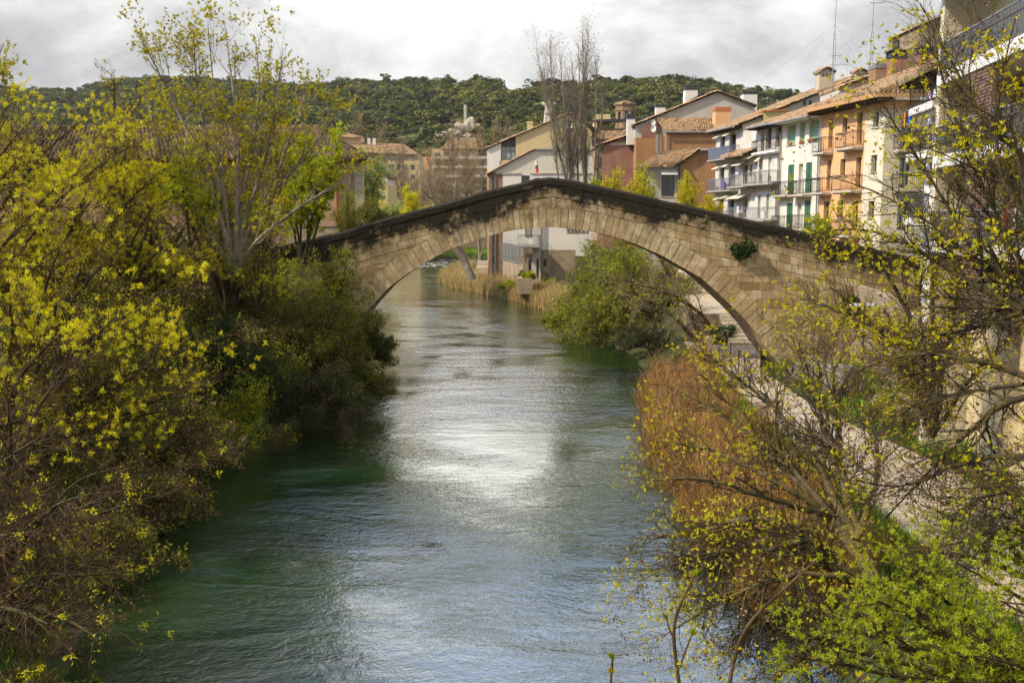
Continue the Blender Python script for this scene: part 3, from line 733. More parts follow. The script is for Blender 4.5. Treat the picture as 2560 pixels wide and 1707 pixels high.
def chimney(parent, u, v0, v1, Y, w, mat='old brick', cap='black cap', name='chimney', d=None, kind='flat'):
    """chimney stack: w px wide, from v1 (foot) up to v0 (top)"""
    x0, _, zb = pp(u - w / 2, v1, Y); x1, _, zt = pp(u + w / 2, v0, Y); d = d or (x1 - x0)
    m = MB()
    if kind == 'flat':
        ch = (zt - zb) * 0.25
        m.box(x0, Y, zb - 1.2, x1, Y + d, zt - ch); o = m.build(name, M[mat], parent)
        c = MB(); c.box(x0 - .04, Y - .04, zt - ch + .002, x1 + .04, Y + d + .04, zt); c.build('chimney_cap', M[cap], o)
    elif kind == 'open':   # posts with a dark slotted hood
        ch = (zt - zb) * 0.30
        m.box(x0, Y, zb - 1.2, x1, Y + d, zt - ch); o = m.build(name, M[mat], parent)
        c = MB(); c.box(x0 - .06, Y - .06, zt - ch + .002, x1 + .06, Y + d + .06, zt - ch + .09); c.box(x0 + .06, Y + .06, zt - ch + .09, x1 - .06, Y + d - .06, zt - .08)
        for (a, b) in ((x0, Y), (x1 - .08, Y), (x0, Y + d - .08), (x1 - .08, Y + d - .08)): c.box(a, b, zt - ch + .09, a + .08, b + .08, zt - .08)
        c.box(x0 - .12, Y - .12, zt - .08, x1 + .12, Y + d + .12, zt); c.build('chimney_cap', M[cap], o)
    else:                  # little tiled gable on a stone stack with smoke holes
        ch = (zt - zb) * 0.28
        f = Fac((x0, Y), (x1, Y)); W_ = x1 - x0
        holes = [(W_ * a, W_ * (a + .16), zt - ch - .42, zt - ch - .12) for a in (0.18, 0.42, 0.66)]
        o = wall(f, name, M[mat], parent, zb - 1.2, zt - ch, holes, th=0.15)
        b = MB(); b.box(x0 + .002, Y + .152, zb - 1.2, x1 - .002, Y + d, zt - ch); b.build('stack_body', M[mat], o)
        xm = (x0 + x1) / 2
        tiles('chimney_cap', o, (x0 - .15, Y - .15, zt - ch), (x0 - .15, Y + d + .15, zt - ch), (xm, Y + d + .15, zt), (xm, Y - .15, zt), rl=0.25)
        tiles('chimney_cap', o, (x1 + .15, Y + d + .15, zt - ch), (x1 + .15, Y - .15, zt - ch), (xm, Y - .15, zt), (xm, Y + d + .15, zt), rl=0.25)
        g = MB(); g.prism([(x0, Y + .01, zt - ch), (x1, Y + .01, zt - ch), (xm, Y + .01, zt - .05)], (0, d - .02, 0)); g.build('gable', M[mat], o)
    return o

def block(parent, name, poly_px, Y, depth, mat, holes=(), tint=.5):
    """solid volume whose camera-facing side has the outline poly_px at distance Y, running back 'depth' metres"""
    m = MB(); P = [pp(u, v, Y) for u, v in poly_px]; m.prism(P, (0, depth, 0), tint); return m.build(name, M[mat], parent)

def strip_px(m, px, Y, dep): m.prism([pp(u, v, Y) for u, v in px], (0, dep, 0))
def verge_tiles(parent, a, b, Y, depth, over=0.35, name='roof', drop=0.0):
    """tiled slope whose verge runs from pixel a (eave) up to pixel b (ridge) at distance Y and back 'depth' metres"""
    A = pp(*a, Y); B = pp(*b, Y)
    y0, y1 = Y - over, Y + depth
    return tiles(name, parent, (A[0], y0, A[2] + .06), (A[0], y1, A[2] + .06), (B[0], y1, B[2] + .06), (B[0], y0, B[2] + .06))

def facpx(Y, u0, u1):
    return Fac(pp(u0, 500, Y)[:2], pp(u1, 500, Y)[:2])

# ================================================================== right-hand row along the river
def row_pt(u):
    k = kk(u); Y = (23.7 + 0.1673 * 68.5) / (k + 0.1673); return Vector((23.7 - 0.1673 * (Y - 68.5), Y))
RD = (row_pt(1775) - row_pt(2142)).normalized()       # along the row, away from the camera
RN = Vector((-RD.y, RD.x)); RN = RN if RN.x < 0 else -RN     # outward, over the river path
ZB = 1.2
def rowfac(u0, u1): return Fac(row_pt(u0), row_pt(u1), (0, 60))

# --- building with blue balconies
b = empty('balcony_house', (*row_pt(1812), ZB), 'pale house with blue-grey iron balconies, at the far end of the riverside row', 'house', 'houses of the riverside row')
f = rowfac(1782, 1842)
cols = [(1795, 1804), (1817, 1831)]; hol = []; wins = []
for (vt, vb) in ((343, 398), (420, 476), (498, 552), (575, 630)):
    for ci, (a, c_) in enumerate(cols):
        r = f.rect(a, vt + (0 if ci == 0 else -6), c_, vb - 1 - ci * 2); hol.append(r); wins.append(r)
zE = f.z_uv(1824, 316)
wall(f, 'facade', M['stained white plaster'], b, ZB, zE, hol)
for i, r in enumerate(wins): window(f, b, r, 'dark' if i % 3 else 'curtain', 'brown wood', 0.22, None, 1)
for v in (399, 477, 555):
    zb_ = f.z_uv(1800, v); balcony(f, b, f.s_u(1777) + .2 if f.s_u(1777) > 0 else 0.1, f.L - 0.1, zb_, 0.9, 1.05, 'blue rail', 'concrete', 0.10, 'blue rail' if v == 399 else None)
for (a, v) in ((1793, 338), (1816, 332), (1793, 415), (1816, 409), (1793, 492), (1816, 487)):
    s0 = f.s_u(a); z = f.z_uv(a, v); s0, s1 = sorted((s0, s0 + (-2.0 if f.s_u(1842) < f.s_u(1782) else 2.0) * 0.6))
    m = MB(); m.prism([f.p(s0, z, 0.03), f.p(s0, z + .05, 0.03), f.p(s0, z - .3, 0.85), f.p(s0, z - .36, 0.85)], tuple(f.d * (s1 - s0)) + (0,)); m.build('awning', M['awning'], b)
back = -RN * 11.6
def off2(p, o, z): return (p.x + o.x, p.y + o.y, z)
P0, P1 = row_pt(1782), row_pt(1846)
zR = zE + 4.65
# gable end wall facing the camera, and the far one
for P_, nm in ((P1, 'gable_wall'), (P0, 'gable_wall')):
    m = MB(); s_ = RD * (0.3 if nm else 0)
    sg = 1 if P_ is P1 else -1
    q = [(P_.x, P_.y, ZB), off2(P_, back, ZB), off2(P_, back, zR - .15), (P_.x, P_.y, zE - 0.02)]
    q = [(x + RN.x * -.01, y + RN.y * -.01, z) for x, y, z in q]
    m.prism(q, (RD.x * .3 * sg, RD.y * .3 * sg, 0)); m.build(nm, M['grey plaster'], b)
e = RN * 0.9
tiles('roof', b, off2(P1 - RD * .3, e, zE - .2), off2(P0 + RD * .3, e, zE - .2), off2(P0 + RD * .3, back, zR), off2(P1 - RD * .3, back, zR))
eave(f, b, zE - .22, -0.2, f.L + .2, 0.85, True, 'timber eave', 'grey metal')
# attic windows in the gable
fg = Fac(tuple(P1), tuple(P1 - RN * 11), (0, 0))
for u in (1996, 2010):
    r = fg.rect(u - 3, 252, u + 3, 264); mm = MB(); mm.prism([fg.p(r[0], r[2], .02), fg.p(r[1], r[2], .02), fg.p(r[1], r[3], .02), fg.p(r[0], r[3], .02)], tuple(fg.n * -.1) + (0,)); mm.build('attic_window', M['window glass'], b)
chimney(b, 2067, 168, 214, 91.5, 38, 'pale stone', name='stone_chimney', kind='gable')
chimney(b, 2151, 172, 200, 90.0, 26, 'pale stone', name='stone_chimney', kind='gable')

for (u, v) in ((1832, 470), (1826, 471), (1820, 472), (1836, 396), (1790, 398), (1806, 477), (1836, 548)):
    s0 = f.s_u(u); z = f.z_uv(u, v) + .1; fb = MB(); c_ = f.p(s0, z, .72); fb.tube([(c_[0], c_[1], z), (c_[0], c_[1], z + .26)], [.11, .16], 8); fb.build('flower_pot', M['terracotta'], b)
for (u, v, mt, w_) in ((1825, 452, 'blue cloth', .35), (1829, 455, 'dark cloth', .3)):
    s0 = f.s_u(u); z = f.z_uv(u, v); fb = MB(); fb.prism([f.p(s0, z - .7, .9), f.p(s0 + w_, z - .75, .9), f.p(s0 + w_, z, .9), f.p(s0, z, .9)], tuple(f.n * .02) + (0,)); o_ = fb.build('hanging_cloth', M[mt]); tag(o_, ('dark blue' if 'blue' in mt else 'dark maroon') + ' cloth hung over the blue-grey balcony railing', 'washing', 'washing on the balconies')
# --- ochre house with roof terrace
b = empty('terrace_house', (*row_pt(1900), ZB), 'narrow cream house with a tiled lean-to, glazed top gallery and cream awnings', 'house', 'houses of the riverside row')
f = rowfac(1842, 1943)
zE = f.z_uv(1920, 312); hol = []; W_ = []
def addw(*a, k='dark', fr='brown wood', s=None, mu=1): W_.append((f.rect(*a), k, fr, s, mu))
addw(1892, 322, 1900, 376, k='dark'); addw(1904, 320, 1918, 372, k='wood blind'); addw(1928, 316, 1942, 368, k='wood blind')
addw(1850, 413, 1862, 460, k='wood blind'); addw(1866, 411, 1873, 442)
addw(1890, 398, 1898, 458, k='white blind'); addw(1912, 394, 1920, 456, k='white blind'); addw(1934, 392, 1942, 454, k='white blind')
addw(1852, 497, 1862, 545); addw(1889, 488, 1896, 545, k='green blind'); addw(1910, 486, 1917, 545, k='green blind'); addw(1932, 484, 1940, 543, k='curtain')
addw(1852, 585, 1864, 640); addw(1891, 583, 1899, 640); addw(1932, 580, 1940, 640)
wall(f, 'facade', M['stained white plaster'], b, ZB, zE, [w[0] for w in W_])
for r, k_, fr, s_, mu in W_: window(f, b, r, k_, fr, 0.25, s_, mu)
sa, sb_ = sorted((f.s_u(1882), f.s_u(1943)))
balcony(f, b, sa, sb_ - .05, f.z_uv(1915, 379), 0.5, 1.0, 'dark metal', 'white paint', 0.13)
balcony(f, b, sa, sb_ - .05, f.z_uv(1915, 459), 1.0, 1.0, 'grey metal', 'concrete', 0.12)
sc, sd_ = sorted((f.s_u(1846), f.s_u(1884)))
balcony(f, b, sc, sd_, f.z_uv(1865, 466), 1.2, 1.0, 'grey metal', 'concrete', 0.14)
balcony(f, b, sc, sb_ - .05, f.z_uv(1890, 549), 1.3, 1.0, 'grey metal', 'concrete', 0.14)
e = RN * 1.0; Pa, Pb = row_pt(1884), row_pt(1944); back = -RN * 9
tiles('roof', b, off2(Pb, e, zE - .05), off2(Pa, e, zE - .05), off2(Pa, back, zE + 3.2), off2(Pb, back, zE + 3.2))
eave(f, b, zE - .1, sa, sb_, 0.95, True, 'timber eave', 'grey metal')
zl = f.z_uv(1850, 388); Pc = row_pt(1828)
tiles('lean_to_roof', b, off2(Pa, RN * 1.3, zl - .1), off2(Pc, RN * 1.3, zl - .1), off2(Pc, -RN * 4.4, zl + 2.0), off2(Pa, -RN * 4.4, zl + 2.0))
m = MB(); q = row_pt(1884); m.prism([(q.x, q.y, zl - 1), off2(q, -RN * 8, zl - 1), off2(q, -RN * 8, zE + 2.6), (q.x, q.y, zE - .05)], (RD.x * .25, RD.y * .25, 0)); m.build('gable_wall', M['grey plaster'], b)
pipe(b, [f.p(f.s_u(1944), zE - .3, .8), f.p(f.s_u(1944), zE - .9, .14), f.p(f.s_u(1944), ZB, .14)])
for (a, c_, v, dd) in ((1874, 1888, 387, .9), (1890, 1898, 393, .5), (1840, 1862, 405, .8), (1830, 1856, 489, .8), (1836, 1868, 487, 1.0)):
    s0, s1 = sorted((f.s_u(a), f.s_u(c_))); z = f.z_uv(a, v)
    m = MB(); m.prism([f.p(s0, z, 0.03), f.p(s0, z + .05, 0.03), f.p(s0, z - .35, dd), f.p(s0, z - .4, dd)], tuple(f.d * (s1 - s0)) + (0,)); m.build('awning', M['awning'], b)
for (u, v, w_, h_, mt) in ((1878, 547, .9, 1.1, 'dark cloth'), (1872, 530, .5, .6, 'white cloth'), (1884, 532, .4, .5, 'lilac cloth')):
    s0 = f.s_u(u); z = f.z_uv(u, v - 14); fb = MB()
    for q_ in range(4): fb.prism([f.p(s0 + w_ * q_ / 4, z - h_, 1.25), f.p(s0 + w_ * (q_ + .92) / 4, z - h_ * .95, 1.28), f.p(s0 + w_ * (q_ + .92) / 4, z, 1.28), f.p(s0 + w_ * q_ / 4, z, 1.25)], tuple(f.n * .02) + (0,))
    o_ = fb.build('hanging_cloth', M[mt]); tag(o_, {'dark cloth': 'brown blanket', 'white cloth': 'white washing', 'lilac cloth': 'pale lilac washing'}[mt] + ' hung on the lowest railing of the awninged cream house', 'washing', 'washing on the balconies')
s0 = f.s_u(1932); z = f.z_uv(1932, 547); fb = MB(); fb.prism([f.p(s0 - .3, z, .75), f.p(s0 + .4, z, .75), f.p(s0 + .4, z + .65, .75), f.p(s0 - .3, z + .65, .75)], tuple(f.n * .3) + (0,)); fb.build('air_conditioner', M['white paint'], b)
# yellow penthouse wall with a tiled coping
block(b, 'penthouse', [(1910, 306), (1910, 279), (1972, 277), (1972, 296)], 89, 2.5, 'yellow plaster')
m = MB(); strip_px(m, [(1908, 279), (1974, 277), (1974, 274), (1908, 276)], 88.8, 2.9); m.build('penthouse_roof', M['terracotta'], b)
#m.build('penthouse', M['yellow plaster'], b)

# --- white house with green shutters
b = empty('white_house', (*row_pt(1992), ZB), 'white house with dark green louvred shutters and pale green blinds', 'house', 'houses of the riverside row')
f = rowfac(1944, 2040); zE = f.z_uv(2013, 292)
W_ = []
for (a, c_) in ((1956, 1977), (1987, 2000), (2010, 2034)): addw(a, 313 - (a - 1956) * .22, c_, 362 - (a - 1956) * .2, k='green blind', fr='white paint', s='pale stone', mu=0)
for v0, v1 in ((410, 486), (506, 575)):
    addw(1963, v0 + 2, 1976, v1, k='louver', fr='white paint'); addw(1988, v0, 1998, v1 - 3, k='curtain', fr='white paint'); addw(2007, v0 - 4, 2020, v1 - 4, k='louver', fr='white paint')
wall(f, 'facade', M['white plaster'], b, ZB, zE, [w[0] for w in W_])
for r, k_, fr, s_, mu in W_: window(f, b, r, k_, fr, 0.25, s_, mu)
for v in (488, 573):
    for a, c_ in ((1943, 1978), (1984, 2023)):
        s0, s1 = sorted((f.s_u(a), f.s_u(c_))); balcony(f, b, max(s0, .02), min(s1, f.L - .02), f.z_uv((a + c_) / 2, v - (a - 1943) * .03), 0.75, 1.05, 'dark metal', 'pale stone', 0.13)
e = RN * 1.1; Pa, Pb = row_pt(1944), row_pt(2041); back = -RN * 9
tiles('roof', b, off2(Pb, e, zE - .1), off2(Pa, e, zE - .1), off2(Pa, back, zE + 3.1), off2(Pb, back, zE + 3.1))
eave(f, b, zE - .16, 0, f.L, 1.05, False, 'white paint', 'grey metal')
pipe(b, [f.p(f.s_u(2038), zE - .2, 1.0), f.p(f.s_u(2039), zE - 1.0, .14), f.p(f.s_u(2039), ZB, .14)])
for (a, v) in ((1966, 362), (1993, 358), (2014, 354), (2026, 352)):
    r0 = f.s_u(a); z = f.z_uv(a, v); fb = MB()
    for k in range(4):
        x = r0 + RNG.uniform(-.25, .25); fb.prism([f.p(x, z, .02), f.p(x + .18, z, .02), f.p(x + .2, z + .16, .02), f.p(x - .02, z + .16, .02)], tuple(f.n * .16) + (0,))
    fb.build('flower_pot', M['terracotta'], b)

# --- orange and cream corner house
b = empty('corner_house', (*row_pt(2150), ZB), 'orange corner house with a cream end, wide timber eaves and small iron balconies', 'house', 'houses of the riverside row')
f = rowfac(2041, 2195); zE = f.z_uv(2140, 262)
W_ = []
for a, c_, t0, t1 in ((2058, 2068, 298, 371), (2091, 2103, 290, 331), (2127, 2140, 282, 360), (2058, 2067, 401, 475), (2090, 2102, 398, 438), (2129, 2141, 394, 470), (2053, 2066, 504, 575), (2087, 2101, 502, 545), (2125, 2138, 503, 575), (2166, 2180, 274, 318), (2166, 2180, 388, 430), (2164, 2178, 503, 545)):
    addw(a, t0, c_, t1, k='curtain' if a in (2127, 2129, 2166) else 'dark', fr='dark metal', s='pale stone' if t1 - t0 < 50 else None)
su, sv = sorted((f.s_u(2147), f.s_u(2195)))
holes_ = [w[0] for w in W_]
so, sp2 = (0.0, su) if su > 0.5 * f.L else (sv, f.L)
if su > 0.5 * f.L: wall(f, 'orange_facade', M['orange plaster'], b, ZB, zE, [h for h in holes_ if h[1] < su], 0.0, su); wall(f, 'cream_facade', M['cream plaster'], b, ZB, zE - .6, [h for h in holes_ if h[0] > su], su, f.L)
else: wall(f, 'orange_facade', M['orange plaster'], b, ZB, zE, [h for h in holes_ if h[0] > sv], sv, f.L); wall(f, 'cream_facade', M['cream plaster'], b, ZB, zE - .6, [h for h in holes_ if h[1] < sv], 0.0, sv)
for r, k_, fr, s_, mu in W_: window(f, b, r, k_, fr, 0.28, s_, mu)
for a, c_, v in ((2026, 2072, 383), (2100, 2146, 370), (2026, 2072, 482), (2094, 2146, 477), (2026, 2072, 590), (2096, 2146, 588)):
    s0, s1 = sorted((f.s_u(a), f.s_u(c_)));
    balcony(f, b, max(s0, .05), min(s1, f.L - .05), f.z_uv((a + c_) / 2, v), 0.8, 1.05, 'dark metal', 'pale stone', 0.14)
band = MB(); s0, s1 = sorted((f.s_u(2147), f.s_u(2195))); band.prism([f.p(s0, zE - .6, .02), f.p(s1, zE - .6, .02), f.p(s1, zE, .02), f.p(s0, zE, .02)], tuple(-f.n * .3) + (0,)); band.build('eave_band', M['orange plaster'], b)
C = row_pt(2195); fs = Fac((C.x, C.y), (C.x + 8.5, C.y + 0.4), (0, 0))
W2 = [fs.rect(2236, 298, 2262, 372), fs.rect(2236, 396, 2262, 470), fs.rect(2236, 505, 2262, 575)]
wall(fs, 'side_wall', M['cream plaster'], b, ZB, zE - .6, W2)
for r in W2: window(fs, b, r, 'curtain', 'dark metal', 0.25)
for v in (376, 474): s0, s1 = sorted((fs.s_u(2218), fs.s_u(2290))); balcony(fs, b, s0, s1, fs.z_uv(2250, v), 0.8, 1.0, 'dark metal', 'pale stone', 0.14)
band = MB(); band.prism([fs.p(0, zE - .6, .02), fs.p(fs.L, zE - .6, .02), fs.p(fs.L, zE, .02), fs.p(0, zE, .02)], tuple(-fs.n * .3) + (0,)); band.build('eave_band', M['orange plaster'], b)
eave(f, b, zE, -.1, f.L + 1.0 if su > .5 * f.L else f.L, 1.15, True, 'timber eave')
m = MB(); # fascia of painted timber round the corner
Ca = Vector((C.x, C.y)) + RN * 1.2 - RD * 1.0; Fa = row_pt(2041) + RN * 1.2
m.prism([(Fa.x, Fa.y, zE + .05), (Ca.x, Ca.y, zE + .05), (Ca.x, Ca.y, zE + .32), (Fa.x, Fa.y, zE + .32)], (-RN.x * .06, -RN.y * .06, 0))
m.prism([(Ca.x, Ca.y, zE + .05), (Ca.x + 10, Ca.y + .4, zE + .05), (Ca.x + 10, Ca.y + .4, zE + .32), (Ca.x, Ca.y, zE + .32)], (0, .06, 0)); m.build('fascia', M['roof timber trim'], b)
Rg = Vector((C.x, C.y)) - RN * 7 + RD * 3.5
tiles('roof', b, (Ca.x, Ca.y, zE + .33), (Fa.x, Fa.y, zE + .33), off2(row_pt(2041), -RN * 7, zE + 3.3), (Rg.x, Rg.y, zE + 3.3))
tiles('roof', b, (Ca.x + 10, Ca.y + .4, zE + .33), (Ca.x, Ca.y, zE + .33), (Rg.x, Rg.y, zE + 3.3), (Rg.x + 6, Rg.y + .3, zE + 3.3))
# attic box and chimneys behind its ridge
b2 = empty('rooftop_house', (*pp(2170, 220, 80)[:2], 14), 'grey attic storey rising behind the orange corner house roof', 'house')
block(b2, 'attic_wall', [(2098, 260), (2098, 222), (2172, 196), (2172, 260)], 82, 5, 'grey plaster')
verge_tiles(b2, (2095, 221), (2180, 191), 82, 5)
block(b2, 'house_body', [(2180, 260), (2180, 200), (2300, 200), (2300, 260)], 84, 6, 'pale stone')
chimney(b2, 2214, 160, 202, 79, 52, 'old brick', 'grey metal', kind='flat', name='wide_brick_chimney')
chimney(b2, 2248, 125, 190, 78, 42, 'red brick', 'black cap', kind='open', name='brick_chimney')
pipe(b2, [pp(2240, 127, 78.4), pp(2240, 101, 78.4)], 'black cap', .28, 'flue'); 
chimney(b2, 2318, 117, 170, 74, 34, 'red brick', 'black cap', kind='open', name='brick_chimney')

# stone tower high on the right
b = empty('stone_tower', (*pp(2340, 150, 92)[:2], 12), 'weathered stone tower with stepped sloping parapets above the roofs', 'tower')
block(b, 'wall', [(2264, 200), (2264, 128), (2306, 100), (2306, 60), (2380, 30), (2420, 30), (2420, 200)], 92, 8, 'tower stone')
block(b, 'coping', [(2303, 61), (2303, 55), (2380, 24), (2424, 24), (2424, 30), (2380, 30.5)], 91.7, 8.6, 'pale stone')

# --- white gallery house
b = empty('gallery_house', (18, 43, ZB), 'white house with a deep sagging tiled eave and washing on its top balcony', 'house')
DX = 0.129
A_ = Vector((18.55, 45.0)); B_ = Vector((18.55 - DX * 7.5, 37.5)); f = Fac(tuple(B_), tuple(A_), (0, 40)); n_ = f.n
zE = f.z_uv(2315, 188) - .1
W_ = []
addw(2326, 206, 2340, 240); addw(2378, 196, 2388, 236, k='dark'); addw(2312, 400, 2322, 470, k='curtain', fr='grey metal'); addw(2350, 420, 2364, 500, k='curtain'); addw(2318, 285, 2352, 372, k='dark'); addw(2320, 560, 2345, 640); addw(2320, 740, 2360, 860)
wall(f, 'facade', M['bright white plaster'], b, ZB, zE, [w[0] for w in W_])
for r, k_, fr, s_, mu in W_: window(f, b, r, k_, fr, 0.2, s_, mu)
q = A_ + Vector((0, 0)); m = MB(); m.prism([(q.x, q.y, ZB), (q.x + 6, q.y + .3, ZB), (q.x + 6, q.y + .3, zE), (q.x, q.y, zE)], (0, .3, 0)); m.build('end_wall', M['bright white plaster'], b)
for v, th_ in ((262, .3), (380, .3), (545, .3)):
    s0, s1 = sorted((f.s_u(2309), f.s_u(2372))); balcony(f, b, max(.1, s0), min(s1, f.L - .02), f.z_uv(2340, v), 1.0, 1.0, 'dark metal', 'bright white plaster', 0.13, th=th_)
Ea, Eb = A_ + f.d * 1.2 + n_ * 1.3, B_ + n_ * 1.3
tiles('roof', b, (Eb.x, Eb.y, zE - .1), (Ea.x, Ea.y, zE - .1), (A_.x + 5 + f.d.x, A_.y + f.d.y, zE + 2.3), (B_.x + 5, B_.y, zE + 2.3), tw=0.2)
eave(f, b, zE - .17, -.1, f.L + 1.1, 1.25, True, 'timber eave')

# --- large building with cane-screened terraces
b = empty('terrace_block', (15, 30, ZB), 'large block with white terrace slabs, cane-screened railings and brown slatted panels', 'apartment building')
A_ = Vector((14.4 + DX * (36.2 - 30.6), 36.2)); B_ = Vector((14.4 + DX * (17.0 - 30.6), 17.0)); f = Fac(tuple(B_), tuple(A_), (0, 40))
slabs = [f.z_uv(2450, 123), f.z_uv(2450, 365), f.z_uv(2450, 610), f.z_uv(2450, 610) - 3.0]
zT = slabs[0] + 3.4
back_ = 1.6      # terraces recessed: the true wall stands behind the slab edge
fi = Fac(tuple(B_ - f.n * back_), tuple(A_ - f.n * back_), (0, 40))
W_ = []
for zs in slabs:
    for k in range(4):
        s0 = 1.6 + k * 4.6; W_.append((s0, s0 + 1.5, zs + .05, zs + 2.25))
wall(fi, 'facade', M['beige plaster'], b, ZB, zT, W_)
for r in W_: window(fi, b, r, 'dark' if RNG.random() < .6 else 'curtain', 'brown wood', 0.15)
for zs in slabs[:3]:
    m = MB(); m.prism([f.p(0, zs - .42, .05), f.p(f.L, zs - .42, .05), f.p(f.L, zs, .05), f.p(0, zs, .05)], tuple(-f.n * (back_ + .04)) + (0,)); sl_ = m.build('terrace_slab', M['bright white plaster'], b)
    r = MB(); n = int(f.L / .11)
    for k in range(n + 1):
        p0 = f.p(f.L * k / n, zs, -.03); r.box(p0[0] - .012, p0[1] - .012, zs, p0[0] + .012, p0[1] + .012, zs + 1.0)
    r.tube([f.p(0, zs + 1.02, -.03), f.p(f.L, zs + 1.02, -.03)], .03, 6); r.tube([f.p(0, zs + .75, .0), f.p(f.L, zs + .75, .0)], .015, 4)
    r.build('railing', M['grey metal'], sl_)
    c_ = MB(); x = 3.0
    while x < f.L - .1:
        w = RNG.uniform(.03, .05); 
        if True: c_.prism([f.p(x, zs + .04, -.07), f.p(x + w, zs + .04, -.07), f.p(x + w, zs + RNG.uniform(.93, 1.0), -.07), f.p(x, zs + .95, -.07)], tuple(-f.n * .02) + (0,), float(RNG.random()))
        x += w + .012
    c_.build('cane_screen', M['cane screen'], sl_)
for zs in slabs[:3]:      # slatted privacy panels between terraces
    for sp_x in (f.L - 5.6, f.L - 11.5):
        m = MB(); n = 19
        for k in range(n):
            z = zs - 2.5 + 2.05 * k / n; m.prism([f.p(sp_x, z, -.02), f.p(sp_x + 2.0, z, -.02), f.p(sp_x + 2.0, z + .07, -.02), f.p(sp_x, z + .07, -.02)], tuple(-f.n * .03) + (0,))
        m.prism([f.p(sp_x - .07, zs - 2.6, 0), f.p(sp_x, zs - 2.6, 0), f.p(sp_x, zs - .43, 0), f.p(sp_x - .07, zs - .43, 0)], tuple(-f.n * .08) + (0,))
        m.build('slatted_screen', M['brown slat'], b)
m = MB(); q = A_; m.prism([(q.x + .1, q.y, ZB), (q.x + 7, q.y + .3, ZB), (q.x + 7, q.y + .3, zT), (q.x + .1, q.y, zT)], (0, .3, 0)); m.build('end_wall', M['cream plaster'], b)
m = MB(); a4 = A_ - f.n * .2; m.slab(off2(B_, f.n * .9, zT + .2), off2(A_, f.n * .9, zT + .2), off2(A_, -f.n * 7, zT + 2.2), off2(B_, -f.n * 7, zT + 2.2), .2); m.build('roof_slab', M['timber eave'], b)
tiles('roof', b, off2(B_, f.n * 1.0, zT + .3), off2(A_ + f.d * .5, f.n * 1.0, zT + .3), off2(A_ + f.d * .5, -f.n * 7, zT + 2.5), off2(B_, -f.n * 7, zT + 2.5))

# low white wall building at the foot, right of the path, and flats' ground floor
# ================================================================== houses beyond the bridge, centre
# beige house with glazed loggia
b = empty('loggia_house', (*pp(1350, 500, 146)[:2], 1), 'beige house with a slanting roofline, white corner and dark glazed loggia', 'house', 'houses behind the bridge')
Y = 146; f = facpx(Y, 1218, 1480)
lo_r = f.rect(1253, 348, 1289, 400); zc = f.z_uv(1300, 402)
w1 = f.rect(1335, 360, 1394, 373); w2 = f.rect(1412, 306, 1435, 330); w3 = f.rect(1412, 353, 1450, 372)
def outline(px, Y): return [(pp(u, v, Y)[0], pp(u, v, Y)[2]) for u, v in px]
# body as a wall with holes below 372, sloping part above
z372 = pp(1218, 374, Y)[2]
def stuv(f, u, v): return (f.s_u(u), f.z_uv(u, v))
wall(f, 'facade', M['beige plaster'], b, 1.0, z372, [(lo_r[0], lo_r[1], lo_r[2], z372 - .02), (w3[0], w3[1], w3[2], min(w3[3], z372 - .05)), (w1[0], w1[1], w1[2], min(w1[3], z372 - .05))])
m = MB()
strip_px(m, [(1218, 374), (1218, 371.5), (1253, 355), (1253, 374)], Y, .35); strip_px(m, [(1289, 374), (1289, 339), (1412, 289), (1412, 374)], Y, .35)
strip_px(m, [(1253, 353.5), (1253, 351), (1289, 336.5), (1289, 339)], Y, .35)
strip_px(m, [(1412, 374), (1412, 332), (1436, 332), (1436, 374)], Y, .35); strip_px(m, [(1436, 374), (1436, 294), (1455, 303), (1480, 330), (1480, 374)], Y, .35)
strip_px(m, [(1412, 304), (1412, 289), (1423, 285), (1436, 293), (1436, 304)], Y, .35)
m.build('upper_wall', M['beige plaster'], b)
m = MB(); strip_px(m, [(1218.5, 440), (1218.5, 374), (1252, 358), (1252, 403), (1249, 403), (1249, 440)], Y - .08, .07); m.build('white_panel', M['bright white plaster'], b)
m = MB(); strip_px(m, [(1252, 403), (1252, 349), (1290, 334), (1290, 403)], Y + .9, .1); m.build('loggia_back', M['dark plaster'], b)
window(f, b, f.rect(1253, 367, 1289, 399), 'curtain', 'black cap', .15, None, 2)
window(f, b, w2, 'white blind', 'brown wood', .2); window(f, b, f.rect(1335, 361, 1394, 373), 'dark', 'black cap', .1, None, 3); window(f, b, w3, 'dark', 'brown wood', .1, None, 2)
verge_tiles(b, (1214, 373), (1424, 284), Y, 9); 
A2 = pp(1424, 284, Y); B2 = pp(1500, 330, Y); tiles('roof', b, (B2[0], Y - .3, B2[2]), (B2[0], Y + 9, B2[2]), (A2[0], Y + 9, A2[2] + .05), (A2[0], Y - .3, A2[2] + .05))
block(b, 'side_wall', [(1219, 700), (1219, 372), (1222, 371), (1222, 700)], Y + .4, 8.5, 'beige plaster')
chimney(b, 1325, 304, 326, Y + 2, 14, 'beige plaster', 'beige plaster')

